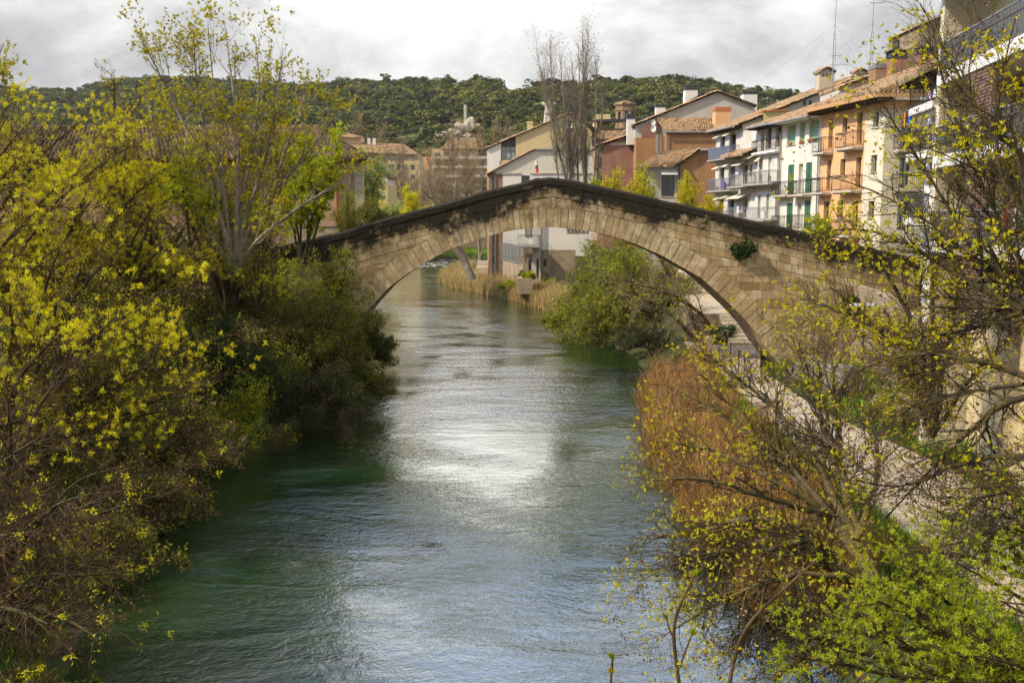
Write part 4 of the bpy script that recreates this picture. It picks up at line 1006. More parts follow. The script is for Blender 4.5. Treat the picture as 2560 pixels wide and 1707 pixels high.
# white gabled house with its feet in the river garden
b = empty('riverside_house', (*pp(1340, 600, 133)[:2], 1), 'white house with brick corner piers and long sloping roofline, seen above and below the arch', 'house', 'houses behind the bridge')
Y = 133; f = facpx(Y, 1257, 1500)
zt = pp(1257, 432, Y)[2]
H_ = [f.rect(1303, 439, 1324, 458), f.rect(1336, 445, 1350, 470)]
wall(f, 'facade', M['bright white plaster'], b, pp(1257, 640, Y)[2], zt, H_)
window(f, b, H_[0], 'dark', 'brown wood', .2, None, 1); window(f, b, H_[1], 'curtain', 'brown wood', .2)
m = MB(); strip_px(m, [(1224, 432), (1335, 375), (1500, 375), (1500, 432)], Y - .002, .36); m.build('gable_wall', M['white plaster'], b)
m = MB(); strip_px(m, [(1240, 436.5), (1303, 435), (1303, 432.5), (1240, 433)], Y - .12, .12); strip_px(m, [(1325, 435), (1500, 435), (1500, 432.5), (1325, 432.5)], Y - .12, .12); m.build('string_course', M['pale stone'], b)
verge_tiles(b, (1216, 437), (1336, 374), Y, 10)
m = MB(); strip_px(m, [(1334, 376), (1334, 372), (1502, 372), (1502, 376)], Y - .3, 8); m.build('flat_roof', M['grey metal'], b)
m = MB()
strip_px(m, [(1239, 432), (1257, 432), (1257, 700), (1239, 700)], Y + .02, 1.0); m.build('brick_pier', M['old brick'], b)
m = MB(); strip_px(m, [(1222, 434), (1230, 434), (1230, 700), (1222, 700)], Y + .02, 1.0); m.build('brick_pier', M['old brick'], b)
m = MB(); strip_px(m, [(1230, 434), (1239, 434), (1239, 700), (1230, 700)], Y + .5, .5); m.build('corner_wall', M['pale stone'], b)
block(b, 'side_wall', [(1223, 700), (1223, 434), (1230, 432), (1230, 700)], Y + 1.05, 9, 'old brick')
pipe(b, [pp(1238, 436, Y - .1), pp(1238, 690, Y - .1)], 'grey metal', .07)
for v in (460, 590, 640):
    m = MB(); strip_px(m, [(1233, v), (1236, v), (1236, v + 22), (1233, v + 22)], Y + .46, .05); m.build('narrow_window', M['window glass'], b)
# lower white extension with corner balcony, standing nearer
b = empty('garden_annex', (*pp(1400, 680, 122)[:2], 1), 'stone and whitewashed annex with a rusty corner balcony, seen under the arch', 'house', 'houses behind the bridge')
Y = 122
f = facpx(Y, 1332, 1500)
H_ = [f.rect(1341, 640, 1346, 685) if False else f.rect(1322, 650, 1328, 690), f.rect(1341, 650, 1347, 705)]
fw = facpx(Y, 1307, 1331); dr = fw.rect(1321, 650, 1328, 688); wn = fw.rect(1313, 636, 1316, 654)
wall(fw, 'stone_wall', M['rubble stone'], b, .8, pp(1310, 618, Y)[2], [dr, wn]); window(fw, b, dr, 'dark', 'terracotta', .15, None, 0); window(fw, b, wn, 'dark', 'brown wood', .15, None, 0)
f2 = facpx(Y - .4, 1331, 1352); dr2 = f2.rect(1341, 647, 1347, 708)
wall(f2, 'white_pier', M['stained white plaster'], b, .8, pp(1331, 540, Y)[2], [dr2], th=.4); window(f2, b, dr2, 'dark', 'brown wood', .3, None, 0)
f3 = facpx(Y, 1352, 1440); wn3 = f3.rect(1359, 648, 1366, 667)
wall(f3, 'side_wall', M['rubble stone'], b, .8, pp(1352, 625, Y)[2], [wn3, f3.rect(1370, 650, 1375, 692)]); window(f3, b, wn3, 'dark', 'brown wood', .2, None, 0)
wall(f3, 'upper_wall', M['bright white plaster'], b, pp(1352, 625, Y)[2] + .003, pp(1352, 540, Y)[2])
f4 = facpx(Y, 1312, 1331); dr4 = f4.rect(1322, 560, 1330, 600)
wall(f4, 'upper_wall', M['bright white plaster'], b, pp(1310, 618, Y)[2] + .003, pp(1310, 540, Y)[2], [f4.rect(1316, 562, 1328, 592)])
m = MB(); n = 10
for i in range(9):
    strip_px(m, [(1313 + i * 2, 562), (1314 + i * 2, 562), (1314 + i * 2, 592), (1313 + i * 2, 592)], Y - .05, .03)
for i in range(12): strip_px(m, [(1313, 562 + i * 2.6), (1330, 562 + i * 2.6), (1330, 563 + i * 2.6), (1313, 563 + i * 2.6)], Y - .1, .03)
m.build('lattice', M['brown slat'], b)
f5 = facpx(Y - .42, 1292, 1352); balcony(f5, b, 0.1, f5.L - .1, f5.z_uv(1320, 612), 1.5, 1.2, 'dark metal', 'concrete', .14, th=.3)
m = MB(); strip_px(m, [(1356, 625), (1356, 560), (1362, 560), (1362, 625)], Y - .05, .04); m.build('white_door', M['white paint'], b)

# --- red brick house, and orange houses stepping up
b = empty('brick_house', (*pp(1550, 400, 116)[:2], 2), 'narrow red brick house with an unplastered wall under a slanting tiled verge', 'house', 'houses behind the bridge')
Y = 116
block(b, 'wall', [(1508, 620), (1508, 364), (1592, 334), (1592, 620)], Y, 8, 'red brick')
m = MB(); strip_px(m, [(1522, 364), (1591, 364), (1591, 357), (1527, 357)], Y - .03, .03); m.build('concrete_band', M['pale stone'], b)
verge_tiles(b, (1490, 366), (1597, 331), Y, 8)
m = MB(); strip_px(m, [(1492, 620), (1492, 372), (1508, 367), (1508, 620)], Y + .6, 6); m.build('pink_side_wall', M['pink plaster'], b)
for v in (392, 432, 470):
    m = MB(); strip_px(m, [(1496, v), (1503, v), (1503, v + 26), (1496, v + 26)], Y + .55, .04); m.build('window_pane', M['window glass'], b)

b = empty('gabled_house', (*pp(1720, 400, 112)[:2], 2), 'tall house with a wide pale gable over a tiled lean-to and burnt orange walls', 'house', 'houses behind the bridge')
Y = 114
block(b, 'gable_wall', [(1588, 345), (1588, 314), (1793, 232), (1885, 262), (1885, 345)], Y, 9, 'grey plaster')
verge_tiles(b, (1580, 316), (1794, 229), Y, 9); 
A2 = pp(1794, 229, Y); B2 = pp(1890, 266, Y); tiles('roof', b, (B2[0], Y + 9, B2[2]), (B2[0], Y - .35, B2[2]), (A2[0], Y - .35, A2[2]), (A2[0], Y + 9, A2[2]))
block(b, 'orange_wall', [(1590, 620), (1590, 346), (1645, 346), (1645, 620)], Y - .5, 8, 'ochre orange plaster')
block(b, 'brick_panel', [(1604, 345.5), (1604, 318), (1642, 302), (1642, 345.5)], Y - .25, .3, 'red brick')
block(b, 'orange_wall', [(1667, 620), (1667, 330), (1800, 330), (1800, 620)], Y - 5, 4.5, 'ochre orange plaster')
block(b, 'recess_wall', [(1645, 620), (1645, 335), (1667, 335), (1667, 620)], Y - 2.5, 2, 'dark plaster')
for u in (1651, 1660):
    m = MB(); strip_px(m, [(u, 393), (u, 340), (u + 4, 340), (u + 4, 393)], Y - 3.5, .3); m.build('pillar', M['ochre orange plaster'], b)
e0 = pp(1666, 329, Y - 5.3); e1 = pp(1800, 329, Y - 5.3); r0_ = pp(1641, 297, Y); r1_ = pp(1800, 297, Y)
tiles('lean_to_roof', b, e0, e1, r1_, r0_)
m = MB(); m.tube([pp(1664, 331, Y - 5.4), pp(1800, 331, Y - 5.4)], .1, 8); m.build('gutter', M['grey metal'], b)
pipe(b, [pp(1666, 331, Y - 5.2), pp(1666, 390, Y - 5.2)], 'grey metal', .07)
chimney(b, 1729, 218, 247, Y + 2, 32, 'bright white plaster', 'black cap'); chimney(b, 1652, 262, 288, Y + 2, 24, 'bright white plaster', 'black cap')
chimney(b, 1876, 228, 258, Y + 2, 36, 'bright white plaster', 'black cap'); chimney(b, 1578, 285, 335, Y + 1, 20, 'bright white plaster', 'black cap')
chimney(b, 1808, 268, 308, Y - 4, 40, 'orange plaster', 'terracotta', kind='flat')
m = MB(); 
a1, a2 = pp(1722, 252, Y + 1), pp(1764, 228, Y + 1); m.slab(a1, (a2[0], a2[1], a2[2]), (a2[0] + .2, a2[1] + 2, a2[2]), (a1[0] + .2, a1[1] + 2, a1[2]), .1); m.build('solar_panel', M['black cap'], b)
for (u, v, r_) in ((1633, 321, .32), (1633, 307, .25)):
    m = MB(); c_ = pp(u, v, Y - .6); n = 16; rim = [(c_[0] + r_ * math.cos(2 * math.pi * k / n), c_[1], c_[2] + r_ * 1.35 * math.sin(2 * math.pi * k / n)) for k in range(n)]
    m.add(rim + [(c_[0], c_[1] + .12, c_[2])], [(k, (k + 1) % n, n) for k in range(n)]); m.tube([(c_[0], c_[1] + .1, c_[2]), (c_[0], c_[1] - .25, c_[2])], .015, 4); m.build('satellite_dish', M['white paint'], b)
b = empty('lower_orange_house', (*pp(1700, 480, 101)[:2], 2), 'low house with a grey front, white awning over one window and an orange gable', 'house', 'houses behind the bridge')
Y = 102; f = facpx(Y, 1612, 1700)
wr = f.rect(1650, 434, 1682, 491)
wall(f, 'facade', M['dark plaster'] if False else M['grey plaster'], b, 2.0, f.z_uv(1650, 417), [wr]); window(f, b, wr, 'dark', 'brown wood', .18, 'pale stone', 1)
m = MB(); s0, s1, z = wr[0] - .15, wr[1] + .15, wr[3] + .35; m.prism([f.p(s0, z, .03), f.p(s0, z + .08, .03), f.p(s0, z - .35, .9), f.p(s0, z - .5, .9)], tuple(f.d * (s1 - s0)) + (0,)); m.build('awning', M['white paint'], b)
block(b, 'gable_wall', [(1700, 620), (1700, 412), (1748, 374), (1786, 374), (1786, 620)], Y - .6, 6, 'ochre orange plaster')
E0, E1 = pp(1598, 417, Y - 1.0), pp(1703, 404, Y - 1.4); R0, R1 = pp(1650, 380, Y + 5), pp(1750, 370, Y + 4)
tiles('roof', b, E0, E1, R1, R0); 
V0 = pp(1703, 406, Y - 1.0); V1 = pp(1750, 371, Y - 1.0); V2 = pp(1790, 371, Y - 1.0)
tiles('verge_roof', b, V0, (V0[0] + .5, V0[1] + 2, V0[2]), (V1[0] + .5, V1[1] + 2, V1[2]), V1); m = MB(); m.slab(V1, V2, (V2[0], V2[1] + 3, V2[2]), (V1[0], V1[1] + 3, V1[2]), .2); m.build('ridge_slab', M['pale stone'], b)
pipe(b, [pp(1690, 410, Y - .7), pp(1702, 418, Y - .7), pp(1702, 520, Y - .7)], 'grey metal', .06)

# roofs between: long tiled roof, flat-roofed block
b = empty('roof_terrace_house', (*pp(1530, 330, 160)[:2], 2), 'flat-topped pale house with a long dark pergola, behind the brick house', 'house', 'houses behind the bridge')
Y = 160
block(b, 'wall', [(1440, 520), (1440, 330), (1492, 330), (1492, 286), (1526, 286), (1526, 322), (1590, 322), (1590, 520)], Y, 8, 'beige plaster')
m = MB(); strip_px(m, [(1458, 300), (1612, 296), (1612, 302), (1458, 305)], Y - 3, 3); strip_px(m, [(1544, 325), (1544, 302), (1545.5, 302), (1545.5, 325)], Y - 3, .1); strip_px(m, [(1562, 325), (1562, 302), (1563.5, 302), (1563.5, 325)], Y - 3, .1); m.build('pergola', M['black cap'], b)
E0, E1 = pp(1478, 348, Y - 7), pp(1592, 346, Y - 7); R0, R1 = pp(1480, 324, Y - 1), pp(1592, 322, Y - 1)
tiles('roof', b, E0, E1, R1, R0, amp=.09, tw=.34)
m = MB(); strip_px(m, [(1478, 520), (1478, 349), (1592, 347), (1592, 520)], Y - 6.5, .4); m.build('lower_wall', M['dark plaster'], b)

b = empty('church_tower', (*pp(1563, 280, 215)[:2], 2), 'octagonal brick bell tower with arched openings and a shallow tiled roof', 'tower')
Y = 215; c0 = pp(1563, 300, Y); R_ = (pp(1588, 300, Y)[0] - pp(1538, 300, Y)[0]) / 2 * 1.02
def zv(v, Y): return pp(1563, v, Y)[2]
def octo(r, a0=math.pi / 8): return [(c0[0] + r * math.cos(a0 + k * math.pi / 4), c0[1] + r * math.sin(a0 + k * math.pi / 4)) for k in range(8)]
oc = octo(R_)
for k in range(8):
    A_, B_ = oc[k], oc[(k + 1) % 8]; ff = Fac(A_, B_, (c0[0] * 2 - (A_[0] + B_[0]) / 2 * 1, -1000) if False else ((A_[0] + B_[0]) / 2 * 2 - c0[0], (A_[1] + B_[1]) / 2 * 2 - c0[1]))
    wall(ff, 'belfry_wall', M['old brick'], b, zv(380, Y), zv(265, Y), [(ff.L * .28, ff.L * .72, zv(300, Y), zv(281, Y))], th=.4)
m = MB(); m.hexa(octo(R_ * .8), zv(380, Y), zv(266, Y)); m.build('belfry_core', M['window glass'], b)
m = MB(); m.hexa(octo(R_ * 1.07), zv(278, Y), zv(274, Y)); m.hexa(octo(R_ * 1.1), zv(266, Y), zv(262, Y)); m.build('cornice', M['old brick'], b)
oc = octo(R_ * 1.18)
for k in range(8):
    A_, B_ = oc[k], oc[(k + 1) % 8]; ap = (c0[0], c0[1], zv(252, Y))
    tiles('roof', b, (*A_, zv(262, Y)), (*B_, zv(262, Y)), (ap[0] + .02, ap[1], ap[2]), ap, tw=.5, rl=.6, amp=.1)

# ================================================================== left side
b = empty('pink_house', (-16, 68, 5), 'old pink-plastered house with a dark overhanging tiled roof, half hidden by trees on the left', 'house')
Y = 68; f = facpx(Y, -200, 892)
zs = f.z_uv(800, 562); zE = f.z_uv(800, 398)
H_ = [f.rect(818, 425, 840, 498), f.rect(700, 425, 722, 498), f.rect(560, 425, 582, 498), f.rect(400, 425, 422, 498)]
wall(f, 'upper_wall', M['pink plaster'], b, zs, zE, H_); wall(f, 'lower_wall', M['rubble stone'], b, 0.0, zs - .003)
for r in H_: window(f, b, r, 'dark', 'brown wood', .2)
m = MB(); m.prism([f.p(0, zs - .12, .06), f.p(f.L, zs - .12, .06), f.p(f.L, zs + .02, .06), f.p(0, zs + .02, .06)], (0, .06, 0)); 
q = f.s_u(858); m.prism([f.p(q - .5, zs + .03, .05), f.p(q, zs + .03, .05), f.p(q, zE, .05), f.p(q - .5, zE, .05)], (0, .05, 0)); m.build('pilaster', M['pink plaster'], b)
pipe(b, [f.p(f.s_u(846), zE, .12), f.p(f.s_u(846), zs, .12)], 'terracotta', .07)
fq = Fac((f.B.x, f.B.y), (f.B.x - 2.6, f.B.y + 9), (0, 60)); wall(fq, 'side_wall', M['rubble stone'], b, 0, zE)
m = MB(); z = 0.2; k = 0
while z < zE - .3: 
    wq = .95 if k % 2 else .6; m.box(f.B.x - wq + .45, Y - .03, z, f.B.x + .45, Y + .5, z + .5, float(RNG.random())); z += .52; k += 1
m.build('corner_stones', M['pale stone'], b)
xr = f.B.x + .9; xl = pp(-200, 500, Y)[0]; zr = pp(400, 318, Y + 5)[2]
tiles('roof', b, (xl, Y - 1.0, zE), (xr, Y - 1.0, zE), (xr - 4.5, Y + 5, zr), (xl, Y + 5, zr), mat='old roof tile', amp=.1)
tiles('roof', b, (xr, Y - 1.0, zE), (xr - 2.8, Y + 9.5, zE), (xr - 4.4, Y + 5.2, zr), (xr - 4.5, Y + 5, zr), mat='old roof tile', amp=.1)
eave(f, b, zE - .12, 0, f.L + .8, .95, True)

b = empty('yellow_gable_house', (*pp(930, 470, 112)[:2], 3), 'yellow gabled house with a whitewashed upper wall, beyond the left end of the bridge', 'house')
Y = 112
block(b, 'wall', [(870, 640), (870, 430), (896, 398), (969, 462), (969, 640)], Y, 9, 'yellow plaster')
block(b, 'white_wall', [(896, 419), (896, 388), (912, 396), (969, 441), (969, 475)], Y + 2, 6, 'white plaster')
A1, A0 = pp(905, 392, Y + 2), pp(974, 444, Y + 2); tiles('roof', b, (A0[0], Y + 10, A0[2]), (A0[0], Y + 1.7, A0[2]), (A1[0], Y + 1.7, A1[2]), (A1[0], Y + 10, A1[2]))
block(b, 'lower_wing', [(915, 640), (915, 452), (968, 495), (968, 640)], Y - 2, 2, 'yellow plaster')
f = facpx(Y - 2, 915, 968)
for (u, v) in ((928, 470), (952, 492)):
    m = MB(); strip_px(m, [(u, v), (u + 5, v), (u + 5, v + 9), (u, v + 9)], Y - 2.04, .05); m.build('window_pane', M['window glass'], b)

def far_block(name, label, poly, Y, depth, mat, rows, cols, group='far buildings of the town', wmat='window glass', cat='apartment building', x_in=6, bal=None):
    b = empty(name, (*pp((poly[0][0] + poly[-1][0]) / 2, 500, Y)[:2], 1), label, cat, group)
    u0, u1 = min(p[0] for p in poly), max(p[0] for p in poly); vt = max(p[1] for p in poly[1:-1])
    f = facpx(Y, u0, u1); H_ = []
    for (v0, v1) in rows:
        for k in range(cols):
            a = u0 + x_in + (u1 - u0 - 2 * x_in) * (k + .2) / cols; c_ = u0 + x_in + (u1 - u0 - 2 * x_in) * (k + .8) / cols; H_.append(f.rect(a, v0, c_, v1))
    zt = f.z_uv(u0, vt); wall(f, 'facade', M[mat], b, .5, zt, H_)
    for r in H_: window(f, b, r, 'dark' if RNG.random() < .7 else 'white blind', 'white paint', .3, None, 1)
    top_ = [(u, v) for u, v in poly if v < vt - .5]
    if top_: block(b, 'upper_wall', [(u0, vt)] + [(u, v) for u, v in poly[1:-1]] + [(u1, vt)], Y + .01, .4, mat)
    block(b, 'body', [(u0 + 1, 640), (u0 + 1, vt + 1), (u1 - 1, vt + 1), (u1 - 1, 640)], Y + .5, depth, mat)
    if bal:
        for v in bal:
            m = MB(); strip_px(m, [(u0 + 2, v), (u1 - 2, v), (u1 - 2, v + 5), (u0 + 2, v + 5)], Y - 1.3, .12); strip_px(m, [(u0 + 2, v + 5.2), (u1 - 2, v + 5.2), (u1 - 2, v + 7), (u0 + 2, v + 7)], Y - 1.3, 1.3); m.build('balcony', M['white plaster'], b)
    return b
fb = far_block('apartment_block', 'brown six-storey apartment block with rows of pale balconies, behind the bare trees', [(1080, 640), (1080, 372), (1222, 372), (1222, 640)], 262, 14, 'peach plaster', [(v, v + 14) for v in (382, 405, 428, 451, 474, 497)], 6, bal=[v + 9 for v in (382, 405, 428, 451, 474, 497)])
m = MB(); A1, A2 = pp(1138, 362, 264), pp(1192, 362, 264)
tiles('roof', fb, pp(1100, 372, 261), pp(1224, 372, 261), pp(1195, 346, 270), pp(1130, 346, 270), tw=.5, rl=.8)
block(fb, 'corner_tower', [(1049, 640), (1049, 392), (1079, 392), (1079, 640)], 262.5, 8, 'orange plaster')
fb = far_block('long_apartment_house', 'long peach-coloured apartment house with a low tiled roof, left of the bare trees', [(790, 640), (790, 372), (1046, 382), (1046, 640)], 245, 14, 'peach plaster', [(v, v + 13) for v in (392, 415, 438, 461)], 11)
tiles('roof', fb, pp(780, 376, 243), pp(1048, 386, 243), pp(1010, 362, 252), pp(800, 352, 252), tw=.5, rl=.8)
block(fb, 'attic', [(812, 366), (812, 340), (902, 340), (902, 366)], 250, 6, 'peach plaster')
tiles('roof', fb, pp(806, 342, 249), pp(906, 344, 249), pp(870, 334, 254), pp(820, 331, 254), tw=.5, rl=.8)
for u in (922, 935): chimney(fb, u, 340, 360, 250, 7, 'white plaster', 'black cap')
fb = far_block('beige_apartment_house', 'sandy four-storey apartment house partly behind the yellow gabled house', [(968, 640), (968, 402), (1050, 402), (1050, 640)], 215, 12, 'beige plaster', [(v, v + 14) for v in (412, 436, 460, 484)], 4)

# ================================================================== river-side structures
def free_wall(name, label, pts, z0, z1, th, mat, cat='wall', group=None):
    m = MB()
    for i in range(len(pts) - 1):
        a, b_ = Vector(pts[i]), Vector(pts[i + 1]); d = (b_ - a).normalized(); n = Vector((-d.y, d.x)) * th
        za0 = z1[i] if hasattr(z1, '__len__') else z1; za1 = z1[i + 1] if hasattr(z1, '__len__') else z1
        m.add([(a.x, a.y, z0), (b_.x, b_.y, z0), (b_.x + n.x, b_.y + n.y, z0), (a.x + n.x, a.y + n.y, z0), (a.x, a.y, za0), (b_.x, b_.y, za1), (b_.x + n.x, b_.y + n.y, za1), (a.x + n.x, a.y + n.y, za0)],
              [(0, 3, 2, 1), (4, 5, 6, 7), (0, 1, 5, 4), (1, 2, 6, 5), (2, 3, 7, 6), (3, 0, 4, 7)])
    o = m.build(name, M[mat]); tag(o, label, cat, group); return o
free_wall('retaining_wall', 'rough stone retaining wall between the bridge and the lamp post', [(19.3, 57), (19.0, 51), (18.6, 47), (18.2, 42)], 1.0, [6.2, 6.0, 5.4, 4.6], .5, 'rubble stone')
free_wall('garden_wall', 'low stone garden wall beneath the annex railing, seen under the arch', [pp(1257, 600, 129)[:2], pp(1307, 600, 122.5)[:2]], .5, [pp(1257, 648, 129)[2], pp(1307, 660, 122.5)[2]], .4, 'rubble stone')
m = MB(); a, b_ = Vector(pp(1254, 600, 129.2)), Vector(pp(1305, 600, 122.7)); z0, z1 = pp(1257, 650, 129)[2], pp(1307, 662, 122.5)[2]; n = 46
for k in range(n + 1):
    p = a + (b_ - a) * k / n; zb_ = z0 + (z1 - z0) * k / n; r_ = .05 if k % 8 == 0 else .02; m.tube([(p.x, p.y, zb_), (p.x, p.y, zb_ + 2.3)], r_, 4)
m.tube([(a.x, a.y, z0 + 2.25), (b_.x, b_.y, z1 + 2.25)], .03, 4); m.tube([(a.x, a.y, z0 + .2), (b_.x, b_.y, z1 + .2)], .03, 4)
o = m.build('garden_railing', M['grey metal']); tag(o, 'grey metal railing standing on the low stone garden wall', 'railing')
m = MB(); strip_px(m, [(1293, 735), (1293, 696), (1331, 696), (1331, 735)], 112, 4); o = m.build('stone_planter', M['rubble stone']); tag(o, 'square stone planter box behind the dry reeds', 'planter')
# quay with steps left of the brick pier
m = MB(); Yq = 141
for k, (v0, u0) in enumerate(((650, 1193), (664, 1189), (678, 1186))):
    z = pp(1200, v0 + 4, Yq - k * 2.2)[2]; x0 = pp(u0, 600, Yq - k * 2.2)[0]; m.box(x0, Yq - k * 2.2, -.5, pp(1221, 600, Yq)[0], Yq - k * 2.2 + 2.19, z)
o = m.build('stone_quay', M['pale stone']); tag(o, 'stepped stone quay beside the brick corner pier', 'quay')
# terrace square, wall and steps right behind the arch
m = MB()
m.hexa([(12.0, 68.0), (30, 66.5), (30, 104), (16.0, 104)], 0.5, 3.35); o = m.build('terrace_wall', M['rubble stone']); tag(o, 'stone wall holding up the sunlit square behind the arch', 'wall')
m = MB(); m.quad((12.1, 68.1, 3.36), (29.9, 66.6, 3.36), (29.9, 103.9, 5.9), (16.1, 103.9, 5.2)); m.quad((12.1, 68.1, 3.36), (16.1, 103.9, 5.2), (16.1, 103.9, 3.3), (12.1, 68.1, 3.3)); o = m.build('square', M['pavement']); tag(o, kind='structure')
m = MB()
for k in range(8): m.box(14.2, 64.4 + k * .42, 1.5, 15.8, 64.4 + (k + 1) * .42 - .002, 1.62 + .21 * (k + 1), float(RNG.random()))
o = m.build('stone_steps', M['pale stone']); tag(o, 'short flight of stone steps climbing behind the right foot of the arch', 'steps')
# path rail
m = MB()
pts = [gp(1826, 905, 1.62), gp(1846, 925, 1.62), gp(1860, 945, 1.62), gp(1876, 960, 1.62)]
for p, hh in zip(pts, (1.15, 1.1, 1.2, 1.0)): m.tube([p, (p[0], p[1], p[2] + hh)], .035, 6)
m.tube([(p[0], p[1], p[2] + 1.05) for p in pts], .02, 5); m.tube([(p[0], p[1], p[2] + .5) for p in pts], .015, 5)
o = m.build('path_railing', M['dark metal']); tag(o, 'short black iron railing at the river edge of the path', 'railing')
# street lamp
lp = gp(2152, 978, 2.0); Yl = lp[1]
lamp = empty('street_lamp', lp, 'black twin-headed street lamp with flat grey heads, right of the bridge', 'street lamp')
zt = pp(2152, 765, Yl)[2]
m = MB(); m.tube([(lp[0], Yl, 1.6), (lp[0], Yl, 2.3), (lp[0], Yl, 2.31), (lp[0], Yl, zt)], [.11, .10, .055, .045], 10); m.build('pole', M['dark metal'], lamp, True)
m = MB(); m.tube([(lp[0] - .5, Yl, zt - .03), (lp[0] + .5, Yl, zt - .03)], .03, 6); m.build('arm', M['dark metal'], lamp)
for sx in (-1, 1):
    m = MB(); x0 = lp[0] + sx * .16; x1 = lp[0] + sx * .62; a_, c_ = min(x0, x1), max(x0, x1)
    m.add([(a_, Yl - .28, zt), (c_, Yl - .28, zt), (c_, Yl + .28, zt), (a_, Yl + .28, zt), (a_ + .06, Yl - .2, zt + .12), (c_ - .06, Yl - .2, zt + .12), (c_ - .06, Yl + .2, zt + .12), (a_ + .06, Yl + .2, zt + .12)],
          [(0, 3, 2, 1), (4, 5, 6, 7), (0, 1, 5, 4), (1, 2, 6, 5), (2, 3, 7, 6), (3, 0, 4, 7)]); m.build('lamp_head', M['lamp glass'], lamp)
# boulders
plain('crag', (0.34, 0.29, 0.23), 0.9, 0, 0.7, .8)
def boulder(name, label, c_, r, sq=(1, 1, .6), seed=1, group='boulders beside the path'):
    rg = np.random.default_rng(seed); import bmesh
    bm = bmesh.new(); bmesh.ops.create_icosphere(bm, subdivisions=4, radius=1.0)
    dirs = rg.normal(size=(16, 3)); dirs /= np.linalg.norm(dirs, axis=1)[:, None]; hh = rg.uniform(.62, .95, 16)
    for v in bm.verts:
        p = np.array(v.co); d = p / np.linalg.norm(p); k = min([1.0] + [h / max(d @ q, 1e-3) for q, h in zip(dirs, hh) if d @ q > .3]); k *= 1 + .02 * math.sin(d[0] * 17 + d[2] * 11) + (0 if name != 'rock_outcrop' else .22 * math.sin(d[0] * 8 + 1) * math.sin(d[2] * 6 + 2) + .09 * math.sin(d[0] * 19 + d[1] * 13))
        v.co = Vector((d[0] * k * r * sq[0], d[1] * k * r * sq[1], d[2] * k * r * sq[2])) + Vector(c_)
    me = bpy.data.meshes.new(name); bm.to_mesh(me); bm.free(); o = link(name, me, None, M['crag' if name == 'rock_outcrop' else 'grey rock']); tag(o, label, 'boulder', group); return o
boulder('boulder', 'large pale flat-topped boulder at the foot of the street lamp', (16.6, 40.6, 1.9), 1.5, (1.25, 1.2, .75), 3)
boulder('boulder', 'tall slanting grey rock left of the lamp post', (15.6, 46.5, 1.9), 1.3, (.9, 1.3, 1.1), 4)
boulder('boulder', 'layered grey rock under the bridge\'s right foot, half in shadow', (15.9, 51.5, 1.4), 1.7, (1.1, 1.4, .7), 5)
boulder('boulder', 'small low boulder beside the path steps under the arch', (13.1, 65.4, 1.8), .55, (1.3, 1, .8), 6)
m = MB()
for k in range(3): m.box(17.0 - k * .05, 37.2 + k * .5, 1.2, 19.6, 39.0 + k * .5, 2.0 + k * .32)
o = m.build('stone_planter', M['rubble stone']); tag(o, 'stepped stone planter full of weeds beside the path', 'planter')

# antenna masts
def mast(label, u, vt, vb, Y, arms):
    a = pp(u, vb, Y); b_ = pp(u, vt, Y); o = empty('antenna_mast', a, label, 'antenna', 'antenna masts on the roofs')
    H = b_[2] - a[2]; m = MB(); w = .12; zl = a[2] + H * .5
    for dx, dy in ((-w, -w), (w, -w), (0, w)): m.tube([(a[0] + dx, Y + dy, a[2] - 1.5), (a[0] + dx * .8, Y + dy * .8, zl)], .022, 4)
    z = a[2]; s_ = 1
    while z < zl: m.tube([(a[0] - w * s_, Y - w, z), (a[0] + w * s_, Y - w, z + .3)], .012, 3); z += .3; s_ = -s_
    m.tube([(a[0], Y, zl - .1), (a[0] + .05, Y, b_[2])], [.035, .022], 5); m.build('lattice_mast', M['grey metal'], o)
    for (v, l, dd) in arms:
        m = MB(); z = pp(u, v, Y)[2]; m.tube([(a[0] - l * .3, Y, z), (a[0] + l, Y, z + .05)], .02, 4)
        for k in range(5): x = a[0] - l * .2 + l * 1.1 * k / 4; m.tube([(x, Y - .35 * dd, z - .25 * dd), (x, Y + .35 * dd, z + .25 * dd)], .012, 3)
        m.build('aerial', M['grey metal'], o)
    m = MB()
    for dx in (-5.5, -3.2, 3.4, 5.0): m.tube([(a[0], Y, a[2] + H * .62), (a[0] + dx, Y + 1, a[2] - .5)], .006, 3, cap=False)
    m.build('guy_wire', M['grey metal'], o)
mast('leftmost of the tall lattice antenna masts, rising behind the tiled stone chimney', 2083, -8, 176, 88, [(0, 1.2, 1), (140, .7, 1.4), (164, 1.2, .3)])
mast('middle antenna mast, rising between the stone chimney and the wide brick chimney', 2176, -20, 182, 84, [(8, 1.0, .6), (136, .7, 1.6)])
mast('rightmost antenna mast, beside the stone tower', 2304, -30, 105, 90, [(-5, 1, 1)])
